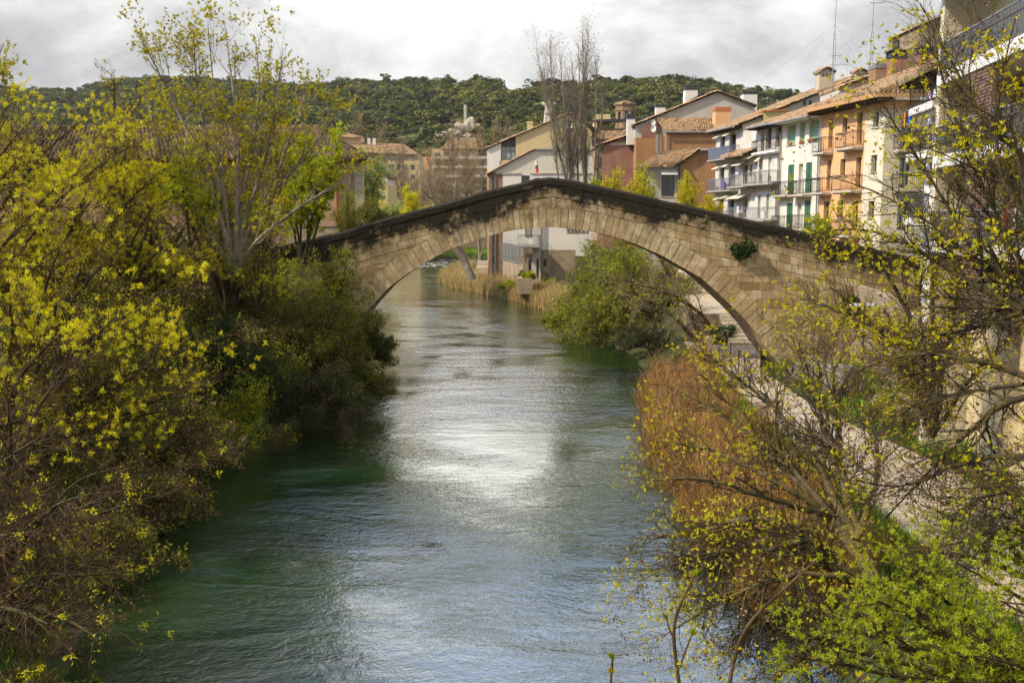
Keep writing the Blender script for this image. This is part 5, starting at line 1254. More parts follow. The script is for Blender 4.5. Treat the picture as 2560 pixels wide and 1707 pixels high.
# mast and lattice pylon on the hillside
o = empty('hill_mast', pp(1163, 300, 420), 'thin pale lattice mast on the rocky outcrop of the hill', 'mast')
a = pp(1163, 305, 420); b_ = pp(1163, 262, 420); m = MB()
for dx in (-.35, .35): m.tube([(a[0] + dx, 420, a[2] - 3), (a[0] + dx, 420, b_[2])], .10, 4)
for k in range(12): z = a[2] + (b_[2] - a[2]) * k / 12; m.tube([(a[0] - .35, 420, z), (a[0] + .35, 420, z + .5)], .06, 3)
m.build('lattice', M['white paint'], o)
o = empty('hill_statue', pp(1371, 300, 330), 'pale monument on a scaffold-like base at the foot of the wooded hill', 'monument')
m = MB()
for (u, v0, v1, w, d) in ((1371, 262, 252, 4, 1.2), (1371, 285, 262, 9, 2.0), (1371, 330, 285, 6, 1.5)):
    x, _, z0 = pp(u, v0, 330); z1 = pp(u, v1, 330)[2]; ww = w / FPX * 330; m.hexa([(x - ww, 330 - d), (x + ww, 330 - d), (x + ww * .8, 330 + d), (x - ww * .8, 330 + d)], z0, z1)
for s_ in (-1, 1): 
    a = pp(1371 + s_ * 12, 330, 330); b_ = pp(1371 + s_ * 5, 262, 330); m.tube([a, b_], .35, 5); m.tube([pp(1371 + s_ * 17, 258, 330), pp(1371, 268, 330)], .5, 5)
m.build('monument_body', M['white plaster'], o)
# rocky outcrop
boulder('rock_outcrop', 'bare grey crag below the hill mast', pp(1172, 338, 400), 5.6, (1.4, .8, 1.0), 12, None)
boulder('rock_outcrop', 'smaller broken crag left of the bare hill crag', pp(1128, 342, 398), 4.5, (1.5, .8, .6), 13, None)

# laundry, rugs and small things on the right
def cloth(label, u0, v0, u1, v1, Y, mat, cat='washing', group='washing on the balconies', fx=0):
    m = MB(); n = 8; a = pp(u0, v0, Y); b_ = pp(u1, v0, Y); zb_ = pp(u0, v1, Y)[2]
    for i in range(n):
        t0, t1 = i / n, (i + 1) / n; w0, w1 = .05 * math.sin(t0 * 9), .05 * math.sin(t1 * 9)
        x0, x1 = a[0] + (b_[0] - a[0]) * t0, a[0] + (b_[0] - a[0]) * t1
        m.prism([(x0, Y + w0, a[2]), (x1, Y + w1, a[2]), (x1, Y + w1 * 2, zb_ + .04 * math.sin(i)), (x0, Y + w0 * 2, zb_)], (0, .012, 0))
    o = m.build('hanging_cloth', M[mat]); tag(o, label, cat, group)
cloth('lilac towel at the left end of the line on the white top balcony', 2322, 228, 2328, 250, 40.2, 'lilac cloth'); cloth('pale blue shirt hanging on the white top balcony', 2335, 224, 2340, 244, 40.0, 'white cloth')
cloth('dark blue garment hanging on the white top balcony', 2341, 222, 2345, 243, 39.9, 'blue cloth'); cloth('dark maroon garment at the right end of the top balcony line', 2347, 218, 2358, 240, 39.7, 'dark cloth')
cloth('orange jacket hanging from the line beside the cream wall', 2258, 280, 2267, 320, 50, 'orange cloth'); cloth('bright blue jacket hanging beside the orange one', 2268, 278, 2282, 314, 49.8, 'blue cloth')
cloth('red banner hung over a lower terrace railing', 2510, 515, 2528, 595, 26.2, 'red cloth', 'banner'); cloth('white sheet hung next to the red banner', 2529, 520, 2552, 600, 25.9, 'white cloth', 'sheet')
cloth('teal cloth bundled over the terrace railing', 2462, 508, 2500, 520, 28.0, 'teal cloth', 'cloth')
# windsock-like streamer on the white gable
sp0 = pp(1341, 400, 131.5); m = MB(); m.tube([pp(1341, 402, 131.5), pp(1341.5, 414, 131.5)], [.16, .2], 10); o = empty('wind_streamer', sp0, 'yellow, green and red wind streamer hanging before the white gable', 'streamer')
m.build('yellow_band', M['cream plaster'], o); m = MB(); m.tube([pp(1341.5, 414.2, 131.5), pp(1342, 421, 131.5)], [.2, .2], 10); m.build('green_band', M['green shutter'], o); m = MB(); m.tube([pp(1342, 421.2, 131.5), pp(1343.5, 432, 131.5)], [.2, .16], 10); m.build('red_band', M['red cloth'], o)
# parked grey car roof glimpsed left of the bridge end
# ------------------------------------------------------------------ trees
def unit(a): return a / (np.linalg.norm(a, axis=-1, keepdims=True) + 1e-9)
def perp(d, rg):
    r = rg.normal(size=d.shape); r -= (r * d).sum(-1, keepdims=True) * d
    return unit(r)
def resample(pts, k):
    P = np.array(pts, float); d = np.r_[0, np.cumsum(np.linalg.norm(np.diff(P[:, :3], axis=0), axis=1))]
    s = np.linspace(0, d[-1], k); out = np.stack([np.interp(s, d, P[:, i]) for i in range(P.shape[1])], 1)
    for _ in range(2): out[1:-1, :3] = 0.25 * out[:-2, :3] + 0.5 * out[1:-1, :3] + 0.25 * out[2:, :3]
    return out

def children(P, R, n, rg, t0, t1, len_r, ang, trop, wander, k, rscale, rmax, taper=0.25, lenpow=0.4, bias=None, sub=None):
    """P (m,q,3) parent branches, R (m,q). returns n child branches (n,k,3),(n,k)"""
    m, q, _ = P.shape
    L = np.linalg.norm(np.diff(P, axis=1), axis=2).sum(1)
    pi = rg.choice(m, n, p=L / L.sum())
    t = rg.uniform(t0, t1, n); x = t * (q - 1); i = np.minimum(x.astype(int), q - 2); f = (x - i)[:, None]
    base = P[pi, i] * (1 - f) + P[pi, i + 1] * f
    rb = R[pi, i] * (1 - f[:, 0]) + R[pi, i + 1] * f[:, 0]
    T = unit(P[pi, i + 1] - P[pi, i])
    a = np.radians(rg.uniform(ang[0], ang[1], n))[:, None]
    d = unit(T * np.cos(a) + perp(T, rg) * np.sin(a))
    if bias is not None: d = unit(d + np.array(bias))
    ln = rg.uniform(len_r[0], len_r[1], n) * (1 - lenpow * t)
    st = (ln / (k - 1))[:, None]
    out = np.zeros((n, k, 3)); out[:, 0] = base
    trp = np.array(trop if hasattr(trop, '__len__') else (0, 0, trop), float)
    drift = rg.normal(size=(n, 3)) * wander * 0.5
    for j in range(1, k):
        d = unit(d + trp + drift + rg.normal(size=(n, 3)) * wander); out[:, j] = out[:, j - 1] + d * st
    r0 = np.minimum(rb * rscale, rmax)[:, None]
    return out, r0 * np.linspace(1, taper, k)[None, :]

def tube_arrays(P, R, sides):
    m, k, _ = P.shape
    T = np.zeros_like(P); T[:, 1:-1] = P[:, 2:] - P[:, :-2]; T[:, 0] = P[:, 1] - P[:, 0]; T[:, -1] = P[:, -1] - P[:, -2]; T = unit(T)
    ref = np.where(np.abs(T[:, :1, 2:3]) < 0.9, np.array([0, 0, 1.0]), np.array([1.0, 0, 0])); ref = np.broadcast_to(ref, T.shape)
    A = unit(np.cross(T, ref)); B = np.cross(T, A)
    an = np.arange(sides) * 2 * np.pi / sides
    V = P[:, :, None, :] + R[:, :, None, None] * (A[:, :, None, :] * np.cos(an)[None, None, :, None] + B[:, :, None, :] * np.sin(an)[None, None, :, None])
    idx = np.arange(m * k * sides).reshape(m, k, sides)
    a = idx[:, :-1]; b = np.roll(a, -1, 2); c = np.roll(idx[:, 1:], -1, 2); d = idx[:, 1:]
    return V.reshape(-1, 3), np.stack([a, b, c, d], -1).reshape(-1, 4)

def merge(parts):
    V, Fc, off = [], [], 0
    for v, f in parts: V.append(v); Fc.append(f + off); off += len(v)
    return np.concatenate(V), np.concatenate(Fc)

def leaves(base, dirn, rg, n_per, L, Wd, spread, up=0.0, tint=(0.2, 1.0), droop=0.0, jitter=0.0):
    """n_per narrow leaves from every base point, fanning round dirn"""
    m = len(base); b = np.repeat(base, n_per, 0) + rg.normal(size=(m * n_per, 3)) * jitter; d0 = np.repeat(dirn, n_per, 0); n = len(b)
    d = unit(d0 + rg.normal(size=(n, 3)) * spread + np.array([0, 0, up]))
    s = perp(d, rg); l = (L * rg.uniform(0.55, 1.25, n))[:, None]; w = (Wd * rg.uniform(0.6, 1.3, n))[:, None]
    dr = np.array([0, 0, -1.0]) * l * droop
    nn = np.cross(d, s)
    V = np.stack([b, b + d * l * .45 + s * w + nn * w * .3, b + d * l + dr, b + d * l * .45 - s * w + nn * w * .3], 1).reshape(-1, 3)
    idx = np.arange(n * 4).reshape(n, 4)
    clump = np.repeat(rg.uniform(0, 1, m), n_per)
    T = np.clip(tint[0] + (tint[1] - tint[0]) * (0.6 * clump + 0.4 * rg.uniform(0, 1, n)), 0, 1)
    return V, idx, np.repeat(T, 4)

def build_tree(name, label, cat, limbs, levels, leafspec, bark='dark bark', twig=None, group=None, seed=1, trunk_sides=9, root=None, crown_name='leaves', limb_name='trunk', keep=None):
    """limbs: list of [(x,y,z,r)...]; the last levels become twigs; leafspec: list of dicts placed on the twig tips"""
    rg = np.random.default_rng(seed)
    K = 14
    G = np.stack([resample(l, K) for l in limbs]); P = G[:, :, :3]; R = G[:, :, 3]
    P[:, 2:-1] += rg.normal(size=P[:, 2:-1].shape) * (0.35 * R[:, 2:-1, None])
    base = root or tuple(P[0, 0])
    e = empty(name, base, label, cat, group)
    v, f = tube_arrays(P, R, trunk_sides); np_mesh(limb_name, v, f, M[bark], e, smooth=True)
    prev = (P, R); big = []; fine = []; allb = [(P, R)]
    for li, lv in enumerate(levels):
        src = lv.get('src', 'prev')
        if src == 'all': 
            kk_ = min(p.shape[1] for p, _ in allb); PP = np.concatenate([p[:, np.linspace(0, p.shape[1] - 1, kk_).astype(int)] for p, _ in allb]); RR = np.concatenate([r[:, np.linspace(0, r.shape[1] - 1, kk_).astype(int)] for _, r in allb])
        else: PP, RR = prev
        c = children(PP, RR, lv['n'], rg, *lv.get('t', (0.25, 1.0)), lv['len'], lv.get('ang', (25, 60)), lv.get('trop', 0.05), lv.get('w', 0.12), lv.get('k', 6), lv.get('rs', 0.6), lv.get('rmax', 1), lv.get('taper', .3), lv.get('lp', .4), lv.get('bias'))
        if keep is not None:
            ok = keep(c[0][:, -1]); c = (c[0][ok], c[1][ok])
        prev = c; allb.append(c)
        sides = lv.get('sides', 4)
        (fine if lv.get('fine') else big).append(tube_arrays(c[0], c[1], sides))
    if big: v, f = merge(big); np_mesh('branches', v, f, M[bark], e, smooth=True)
    if fine: v, f = merge(fine); np_mesh('twigs', v, f, M[twig or bark], e)
    for li, ls in enumerate(leafspec):
        P_, R_ = allb[ls.get('level', -1)]
        n = int(len(P_) * ls.get('frac', 1)); sel = rg.permutation(len(P_))[:n]
        if ls.get('on') == 'along':
            q = P_.shape[1]; reps = ls.get('reps', 3); s2 = np.repeat(sel, reps); t = rg.uniform(.3, 1, len(s2)) * (q - 1); i = np.minimum(t.astype(int), q - 2); fr = (t - i)[:, None]
            b = P_[s2, i] * (1 - fr) + P_[s2, i + 1] * fr; d = unit(P_[s2, i + 1] - P_[s2, i])
        else:
            b = P_[sel, -1]; d = unit(P_[sel, -1] - P_[sel, -2])
        if ls.get('clump'):
            q = b * ls.get('cs', 1.0); nz_ = np.sin(q[:, 0] * 1.7 + 1.1 * np.sin(q[:, 2] * 1.3)) + np.sin(q[:, 1] * 1.5 + 1.7 * np.sin(q[:, 0])) + np.sin(q[:, 2] * 2.1 + q[:, 0] * .6)
            ok = nz_ > ls['clump'] + rg.normal(size=len(b)) * .3; b, d = b[ok], d[ok]
        if ls.get('where') is not None:
            ok = ls['where'](b); b, d = b[ok], d[ok]
        if len(b) == 0: continue
        v, f, tt = leaves(b, d, rg, ls['n'], ls['L'], ls['W'], ls.get('spread', .8), ls.get('up', 0), ls.get('tint', (0, 1)), ls.get('droop', 0), ls.get('jit', 0))
        np_mesh(ls.get('name', crown_name), v, f, M[ls['mat']], e, tt)
    return e

def limb(*pts):
    """guide limb through sighted points (u, v, distance, radius)"""
    return [(*pp(u, v, Y), r) for u, v, Y, r in pts]
def limbz(*pts): return [tuple(p) for p in pts]
ASH = "ash tree"

# ---- 1 the tall airy tree rising into the sky on the left
tufts = lambda mat='spring leaf', n=7, L=.16, W=.035, fr=.8, lvl=-1, **k: dict(mat=mat, n=n, L=L, W=W, frac=fr, level=lvl, **k)
S = []
g0 = (575, 700, 46)
for (pts) in [
    ((585, 690, .17), (590, 560, .12), (600, 400, .08), (585, 200, .045), (560, 20, .015)),
    ((585, 690, .15), (560, 560, .11), (500, 400, .07), (430, 220, .04), (345, 50, .012)),
    ((585, 690, .15), (610, 540, .10), (660, 400, .07), (690, 250, .04), (708, 90, .012)),
    ((585, 690, .14), (640, 540, .10), (720, 420, .07), (800, 330, .035), (835, 260, .012)),
    ((585, 690, .13), (545, 520, .08), (520, 350, .06), (490, 200, .03), (485, 60, .012)),
    ((585, 690, .13), (600, 500, .08), (640, 330, .06), (650, 180, .03), (640, 70, .012)),
    ((585, 690, .12), (520, 560, .08), (440, 450, .05), (390, 330, .03), (370, 230, .012)),
    ((585, 690, .12), (650, 580, .08), (760, 500, .05), (820, 460, .03), (860, 430, .012)),
    ((585, 690, .12), (560, 500, .08), (545, 330, .05), (530, 150, .03), (520, 30, .012)),
    ((585, 690, .12), (620, 560, .08), (680, 450, .05), (735, 300, .03), (762, 215, .012)),
]:
    S.append([(*pp(u, v + (700 - v) * .05, 44 + (i - 2) * RNG.uniform(-.9, .9) * min(i, 2)), r) for i, (u, v, r) in enumerate(pts)])
build_tree('tall_tree', 'tallest leafing tree on the left bank, its thin stems fanning up into the sky', 'tree', S,
    [dict(n=100, len=(1.6, 3.4), ang=(14, 38), trop=.12, w=.08, k=7, rs=.55, rmax=.035, sides=5, t=(.25, .95)),
     dict(n=560, len=(.7, 1.7), ang=(20, 45), trop=.10, w=.10, k=5, rs=.6, rmax=.016, sides=4, src='all'),
     dict(n=3200, len=(.25, .7), ang=(25, 60), trop=.10, w=.14, k=4, rs=.6, rmax=.008, sides=3, fine=True, src='prev')],
    [tufts('spring leaf', 10, .11, .022, .9, spread=.75, tint=(.1, .85)), tufts('spring leaf', 5, .10, .02, .5, on='along', reps=2, tint=(0, .7))], 'grey bark', 'brown twig', seed=11)

# ---- generic shrub / ash on banks
def ash(label, root, tips, seed, leaf='yellow tuft', nleaf=8, dens=1.0, L=.17, W=.03, group='leafing ash trees on the banks', rad=.16, twig='brown twig', bark='dark bark', droop=0.0, leaffrac=.5, lens=(1.4, 3.0), name='ash_tree', top_only=None, cat=ASH, extra=(), tint=(.1, 1), trop=.06, fineL=(.25, .65), dust=.45):
    S = []
    rx, ry, rz = root
    for tp in tips:
        u, v, Y = tp; x, y, z = pp(u, v, Y); mid = ((rx + x) / 2 + RNG.normal() * .4, (ry + y) / 2 + RNG.normal() * .4, rz + (z - rz) * (.62 + droop))
        q1 = (rx + (mid[0] - rx) * .5, ry + (mid[1] - ry) * .5, rz + (mid[2] - rz) * .55)
        S.append([(rx, ry, rz, rad), (*q1, rad * .7), (*mid, rad * .42), ((mid[0] + x) / 2, (mid[1] + y) / 2, (mid[2] * .35 + z * .65) + droop * .4, rad * .24), (x, y, z, .012)])
    nl = len(S)
    lf = [dict(mat=leaf, n=nleaf, L=L, W=W, frac=min(1, leaffrac * 1.9), clump=.15, name='leaf_tufts', level=-1, spread=.95, up=.3, jit=.035, tint=tint, where=top_only), dict(mat='spring leaf', n=2, L=.055, W=.014, frac=dust, level=-1, on='along', reps=2, spread=1, tint=(0, .8), jit=.03)] + list(extra)
    return build_tree(name, label, cat, S,
        [dict(n=int(11 * nl * dens), len=lens, ang=(20, 55), trop=trop, w=.12, k=7, rs=.5, rmax=.04, sides=5, t=(.2, .95)),
         dict(n=int(110 * nl * dens), len=(.6, 1.5), ang=(25, 60), trop=trop, w=.16, k=6, rs=.6, rmax=.014, sides=4, src='all', fine=True),
         dict(n=int(760 * nl * dens), len=fineL, ang=(25, 65), trop=trop * 1.5, w=.2, k=4, rs=.7, rmax=.007, sides=3, fine=True)],
        lf, bark, twig, group, seed)

seedl = lambda fr=.25, L=.10: dict(mat='seed', n=6, L=L, W=.018, frac=fr, level=-1, spread=.5, up=-.9, name='seed_bunches', tint=(0, 1), jit=.04)
# left bank, near to far
G1 = 'yellow-tufted ash trees on the left bank'
ash('nearest left ash, tangled brown twigs dotted with small yellow tufts above the water', (-12.6, 21, 1.5), [(120, 1080, 18), (330, 1220, 19.5), (60, 1330, 15), (300, 1430, 16.5), (430, 1230, 20), (180, 900, 21), (-60, 1180, 17), (200, 1240, 15), (120, 1560, 13.5), (250, 1600, 15), (20, 1000, 19)], 21, dens=1.0, leaffrac=.022, group=G1, dust=.07, droop=-.05, nleaf=24, L=.065, W=.009, tint=(.3, 1), trop=-.02, lens=(1.2, 2.6))
ash('left ash with arching grey limbs reaching right over the bank, tipped with bright yellow tufts', (-15.5, 29, 2.2), [(300, 620, 27), (480, 700, 28), (600, 830, 29), (420, 900, 27), (150, 620, 26), (560, 950, 30), (20, 700, 25), (330, 780, 25.5), (180, 820, 24), (450, 1020, 28), (300, 1060, 26)], 22, dens=1.0, leaffrac=.13, group=G1, nleaf=32, L=.085, W=.011, tint=(.45, 1), lens=(1.3, 2.6))
ash('left-edge ash with dense yellow-green tufts at mid height', (-19.5, 31, 3.0), [(60, 380, 31), (160, 310, 33), (-60, 420, 30), (240, 400, 32), (100, 520, 29), (300, 380, 34), (20, 290, 31), (180, 600, 29), (90, 290, 32), (220, 290, 33)], 23, dens=1.0, leaffrac=.30, group=G1, nleaf=24, L=.09, W=.013, tint=(.3, 1), trop=.1)
ash('slim tree at the very left edge standing up against the sky', (-21.5, 36, 5.0), [(10, 110, 36), (-20, 200, 35), (35, 240, 36), (-40, 330, 35), (60, 340, 36)], 24, 'spring leaf', 9, .7, .15, .03, G1, .10, leaffrac=.75, lens=(.8, 1.7), trop=.14, tint=(.1, .8))
ash('yellow-green ash behind the left thicket, in front of the tiled roof', (-17.5, 42, 4.0), [(330, 330, 42), (430, 380, 43), (250, 400, 41), (380, 520, 40), (480, 560, 41), (200, 520, 40), (310, 600, 39), (560, 620, 42)], 25, 'yellow tuft', 20, 1.3, .095, .014, G1, leaffrac=.26, trop=.08, tint=(.2, .9))
ash('bare brown ash hung with old seed bunches, left of the tallest tree', (-17.5, 47, 5.5), [(285, 180, 46), (330, 260, 47), (240, 280, 46), (300, 380, 47), (400, 420, 47), (430, 330, 48), (520, 480, 47), (350, 520, 46)], 26, 'spring leaf', 7, .75, .13, .03, 'ash trees carrying seeds', leaffrac=.14, extra=[seedl(.55)], trop=.05, lens=(1.0, 2.2))
ash('bushy brown seed-laden ash in the middle of the left thicket', (-13.5, 47, 5.5), [(480, 400, 46), (560, 430, 47), (420, 470, 46), (640, 470, 47), (500, 560, 45), (600, 580, 46), (690, 560, 47)], 27, 'spring leaf', 7, .9, .13, .03, 'ash trees carrying seeds', leaffrac=.25, extra=[seedl(.4)], trop=.03)
ash('airy yellow-green ash directly in front of the tiled roof at the left', (-19.0, 40, 4.5), [(80, 330, 40), (180, 340, 41), (300, 360, 40), (20, 420, 39), (400, 430, 40), (140, 450, 38), (260, 470, 39), (-40, 350, 40)], 28, 'spring leaf', 12, 1.2, .12, .022, G1, leaffrac=.4, trop=.1, tint=(.1, .9))
ash('olive-leaved ash crown hiding the pink wall behind the tallest tree', (-14.5, 54, 6.5), [(420, 400, 54), (520, 420, 54), (620, 400, 54), (700, 430, 54), (560, 480, 53), (660, 500, 53), (460, 500, 53)], 29, 'olive leaf', 8, .8, .13, .03, 'green saplings on the left bank', leaffrac=.5, trop=.08, tint=(.3, 1), extra=[seedl(.2)])
# bright green young tree before the pink house
S = [[(*pp(u0, 640, 51.5), .07), (*pp((u0 * 2 + u) / 3, 560, 51.5), .05), (*pp((u0 + 2 * u) / 3, v + 90, 51.5 + dy), .03), (*pp(u, v, 51.5 + dy), .01)] for u0, u, v, dy in ((750, 760, 330, 0), (752, 720, 380, .6), (765, 800, 400, -.5), (760, 830, 430, .6), (748, 700, 460, -.6), (765, 780, 350, .4), (770, 850, 360, -.4))]
build_tree('young_tree', 'slender bright green young tree in front of the pink house corner', 'tree', S,
    [dict(n=70, len=(.7, 1.7), ang=(20, 50), trop=.1, w=.1, k=6, rs=.55, rmax=.02, sides=4, t=(.35, .98)), dict(n=700, len=(.3, .8), ang=(25, 60), trop=.05, w=.15, k=4, rs=.6, rmax=.008, sides=3, fine=True, src='all')],
    [dict(mat='bright leaf', n=5, L=.15, W=.045, on='along', reps=4, spread=1.0, tint=(.3, 1), level=-1, jit=.05)], 'dark bark', 'brown twig', seed=31)
for i, (lab, u, v, Y, s, mt) in enumerate([('bright green leafy clump low behind the left thicket', 470, 440, 43, 1.0, 'bright leaf'), ('fresh green saplings around the foot of the tallest tree', 640, 610, 44, 1.1, 'bright leaf')]):
    x, y, z = pp(u, v, Y); 
    ash(lab, (x, y, z - 3.0), [(u - 60, v + 10, Y), (u + 40, v - 60, Y), (u, v + 30, Y - 1), (u + 70, v + 50, Y), (u - 30, v - 40, Y + 1)], 40 + i, mt, 5, .3, .12, .034, 'green saplings on the left bank', .05, leaffrac=.6, lens=(.6, 1.4), name='sapling', cat='tree', tint=(.2, 1))

# dense shrubs on the left bank hanging over the water
def shrub(label, c, size, seed, mats=(('dark leaf', 1.0),), nb=60, dens=1.0, group=None, bark='brown twig', L=.12, W=.035, cat='shrub', out=(0, 0, 0), name='shrub', spread=1.1, lower=True, n_fine=None, twigfrac=1.0, base_r=.04, trop=.02, lr=(.16, .16)):
    rg = np.random.default_rng(seed); S = []
    x, y, z = c
    for k in range(nb):
        d = rg.normal(size=3); d[2] = abs(d[2]) * 1.0 - (.15 if lower else 0); d /= np.linalg.norm(d); d = d * (.6 + .4 * rg.random())
        e = np.array([d[0] * size[0], d[1] * size[1], d[2] * size[2]]) + np.array(out) * rg.uniform(.3, 1)
        m_ = e * .55 + np.array([0, 0, size[2] * .13]) + rg.normal(size=3) * .25
        S.append([(x, y, z, base_r), (x + m_[0] * .5, y + m_[1] * .5, z + m_[2] * .55, base_r * .7), (x + m_[0], y + m_[1], z + m_[2], base_r * .5), (x + e[0], y + e[1], z + e[2], .008)])
    lf = [dict(mat=mt, n=4, L=L, W=W, frac=fr, level=-1, on='along', reps=3, spread=spread, tint=(.05, 1), jit=.10, name='leaves') for mt, fr in mats]
    sc = (size[0] + size[2]) / 2
    return build_tree(name, label, cat, S,
        [dict(n=int(nb * 9 * dens), len=(sc * .14, sc * .38), ang=(20, 60), trop=trop, w=.15, k=5, rs=.6, rmax=.014, sides=3, t=(.3, 1), fine=True),
         dict(n=int(nb * 50 * dens), len=(sc * .06, sc * .19), ang=(25, 70), trop=trop, w=.2, k=4, rs=.7, rmax=.007, sides=3, src='all', fine=True)],
        lf, 'brown twig', bark, group, seed, limb_name='stems', trunk_sides=5)
G2 = 'shrubs overhanging the left side of the river'
shrub('rounded olive-green shrub leaning over the water at the left foot of the arch', (-9.9, 48.5, 2.2), (4.0, 3.4, 5.0), 51, (('olive leaf', .8), ('dark leaf', .35)), 42, 1.25, G2)
shrub('dark bare-twigged shrub trailing into the river, lowest in front of the left arch foot', (-9.8, 45.0, .9), (3.3, 3.0, 2.9), 52, (('dark leaf', .35), ('seed', .12)), 42, 1.2, G2, out=(1.2, 0, 0))
shrub('deep green evergreen shrub in the middle of the left bank', (-12.2, 43.5, 1.6), (2.9, 2.8, 4.6), 53, (('dark leaf', 1.0),), 36, 1.1, G2)
shrub('light green low shrub with bright new leaves on the left bank above the water', (-11.2, 41.0, 1.0), (2.1, 2.0, 2.5), 54, (('bright leaf', .45),), 26, .9, G2, L=.11, W=.03)
shrub('tall tangled greyish shrub against the left spandrel of the bridge', (-13.0, 52.5, 4.0), (3.4, 2.4, 5.2), 55, (('olive leaf', .55),), 40, 1.0, G2, bark='pale twig')
shrub('feathery yellow-green shrub just before the left end of the bridge', (-9.4, 52.0, 4.0), (2.3, 1.8, 4.9), 56, (('olive leaf', .55), ('bright leaf', .12)), 34, .8, G2, trop=.06)
shrub('brown tangled brushwood above the waterline, nearest dense shrub on the left', (-12.9, 35.5, 1.0), (3.3, 3.4, 3.2), 57, (('olive leaf', .18), ('seed', .08)), 44, 1.2, G2)
shrub('dry straw-brown brush hanging roots into the river', (-12.3, 37.8, .8), (2.2, 2.0, 1.6), 58, (('pale reed', .25),), 26, 1.0, G2, bark='pale twig')
shrub('grey-brown brushwood filling the left bank behind the nearest ash', (-15.6, 30, 1.8), (4.0, 4.0, 3.6), 59, (('olive leaf', .25), ('bright leaf', .06)), 46, 1.2, G2)
shrub('shadowed brushwood at the lower left corner by the water', (-12.5, 21.0, .6), (3.6, 5.0, 2.6), 60, (('olive leaf', .10), ('seed', .05)), 46, 1.2, G2)
shrub('dark thicket on the left bank below the yellow-tufted ashes', (-17.5, 36, 2.6), (4.0, 4.0, 4.5), 61, (('dark leaf', .5), ('bright leaf', .15)), 44, 1.1, G2)
shrub('brown thicket at the left edge of the picture behind the nearest twigs', (-17.5, 24, 3.0), (4.2, 4.2, 4.0), 62, (('olive leaf', .25),), 46, 1.1, G2)
shrub('white-blossomed shrub at the left edge among the yellow tufts', (-18.0, 33, 4.4), (1.4, 1.5, 2.6), 63, (('blossom', .35),), 22, .8, G2)

for k, (lab, c_, sz, mt) in enumerate([
    ('leafy olive shrub tight against the left springing of the arch', (-9.9, 52.8, 1.0), (2.5, 1.6, 5.0), (('olive leaf', .8), ('bright leaf', .1))),
    ('dark shrub spreading to the water before the left springing', (-8.8, 50.5, .8), (2.3, 2.0, 3.4), (('olive leaf', .6), ('dark leaf', .4))),
    ('dark shrub behind the left springing of the arch', (-9.3, 63.5, .8), (1.9, 2.0, 3.4), (('dark leaf', .7), ('olive leaf', .3))),
    ('low brown bramble at the water edge under the nearest ash', (-11.2, 26.5, .3), (2.2, 3.0, 1.7), (('olive leaf', .10),)),
    ('matted brown bramble further along the left water edge', (-11.9, 31.5, .3), (2.2, 2.8, 1.8), (('olive leaf', .12), ('seed', .1))),
    ('bramble with drooping twigs at the lower left edge of the river', (-9.8, 17.5, .2), (2.0, 3.2, 1.6), (('olive leaf', .08),)),
    ('tall leafy brushwood before the pink house wall, far left', (-23, 44, 4.5), (4.5, 3.0, 6.5), (('olive leaf', .5), ('bright leaf', .2))),
    ('tall leafy brushwood before the pink house wall, left of the seed-hung ash', (-17.5, 50, 5.0), (4.0, 2.5, 5.8), (('olive leaf', .4), ('seed', .4))),
    ('brown brushwood between the tallest tree and the bridge end', (-14.5, 50, 4.5), (3.2, 2.2, 5.0), (('olive leaf', .35), ('seed', .1))),
    ('yellow-green brushwood in the heart of the left thicket', (-15.5, 38, 3.0), (3.6, 3.0, 5.5), (('olive leaf', .5), ('yellow tuft', .10))),
    ('thorny dark brushwood behind the bright-tipped ash', (-15.0, 33, 2.4), (3.6, 3.2, 4.6), (('olive leaf', .3), ('dark leaf', .1)))]):
    shrub(lab, c_, sz, 260 + k, mt, 44, 1.2, G2)
# ---- beyond the bridge: bare and leafing trees
def poplar(label, u, vt, vb, Y, spread, seed, stems=7, mat='grey bark', group='bare poplars in the background', fine=2600, leaf=None, leaffrac=0, thin=1.0, name='bare_poplar', ground=None, fr=.006):
    S = []; rg = np.random.default_rng(seed); zb = pp(u, vb, Y)[2]; zt = pp(u, vt, Y)[2]; x0 = pp(u, vb, Y)[0]; H = zt - zb
    for k in range(stems):
        a = rg.uniform(0, 2 * np.pi); r = spread * (k > 0) * rg.uniform(.4, 1); h = H * (1 if k == 0 else rg.uniform(.72, .98)); rb = max(.05, H * .009) * thin
        ex, ey = r * math.cos(a), r * math.sin(a)
        S.append([(x0, Y, zb, rb), (x0 + ex * .45, Y + ey * .45, zb + h * .3, rb * .75), (x0 + ex * .8, Y + ey * .8, zb + h * .6, rb * .45), (x0 + ex, Y + ey, zb + h, .015)])
    sc = H / 14
    return build_tree(name, label, 'tree', S,
        [dict(n=stems * 16, len=(1.5 * sc, 3.6 * sc), ang=(14, 34), trop=.16, w=.06, k=6, rs=.45, rmax=.035, sides=4, t=(.15, .95)),
         dict(n=stems * 80, len=(.7 * sc, 1.8 * sc), ang=(14, 38), trop=.16, w=.08, k=5, rs=.6, rmax=.016, sides=3, src='all', fine=True),
         dict(n=fine, len=(.4 * sc, .9 * sc), ang=(15, 45), trop=.14, w=.12, k=4, rs=.7, rmax=fr, sides=3, src='prev', fine=True)],
        ([dict(mat=leaf, n=4, L=.3, W=.05, frac=leaffrac, level=-1, spread=.8)] if leaf else []), mat, 'pale twig', group, seed)
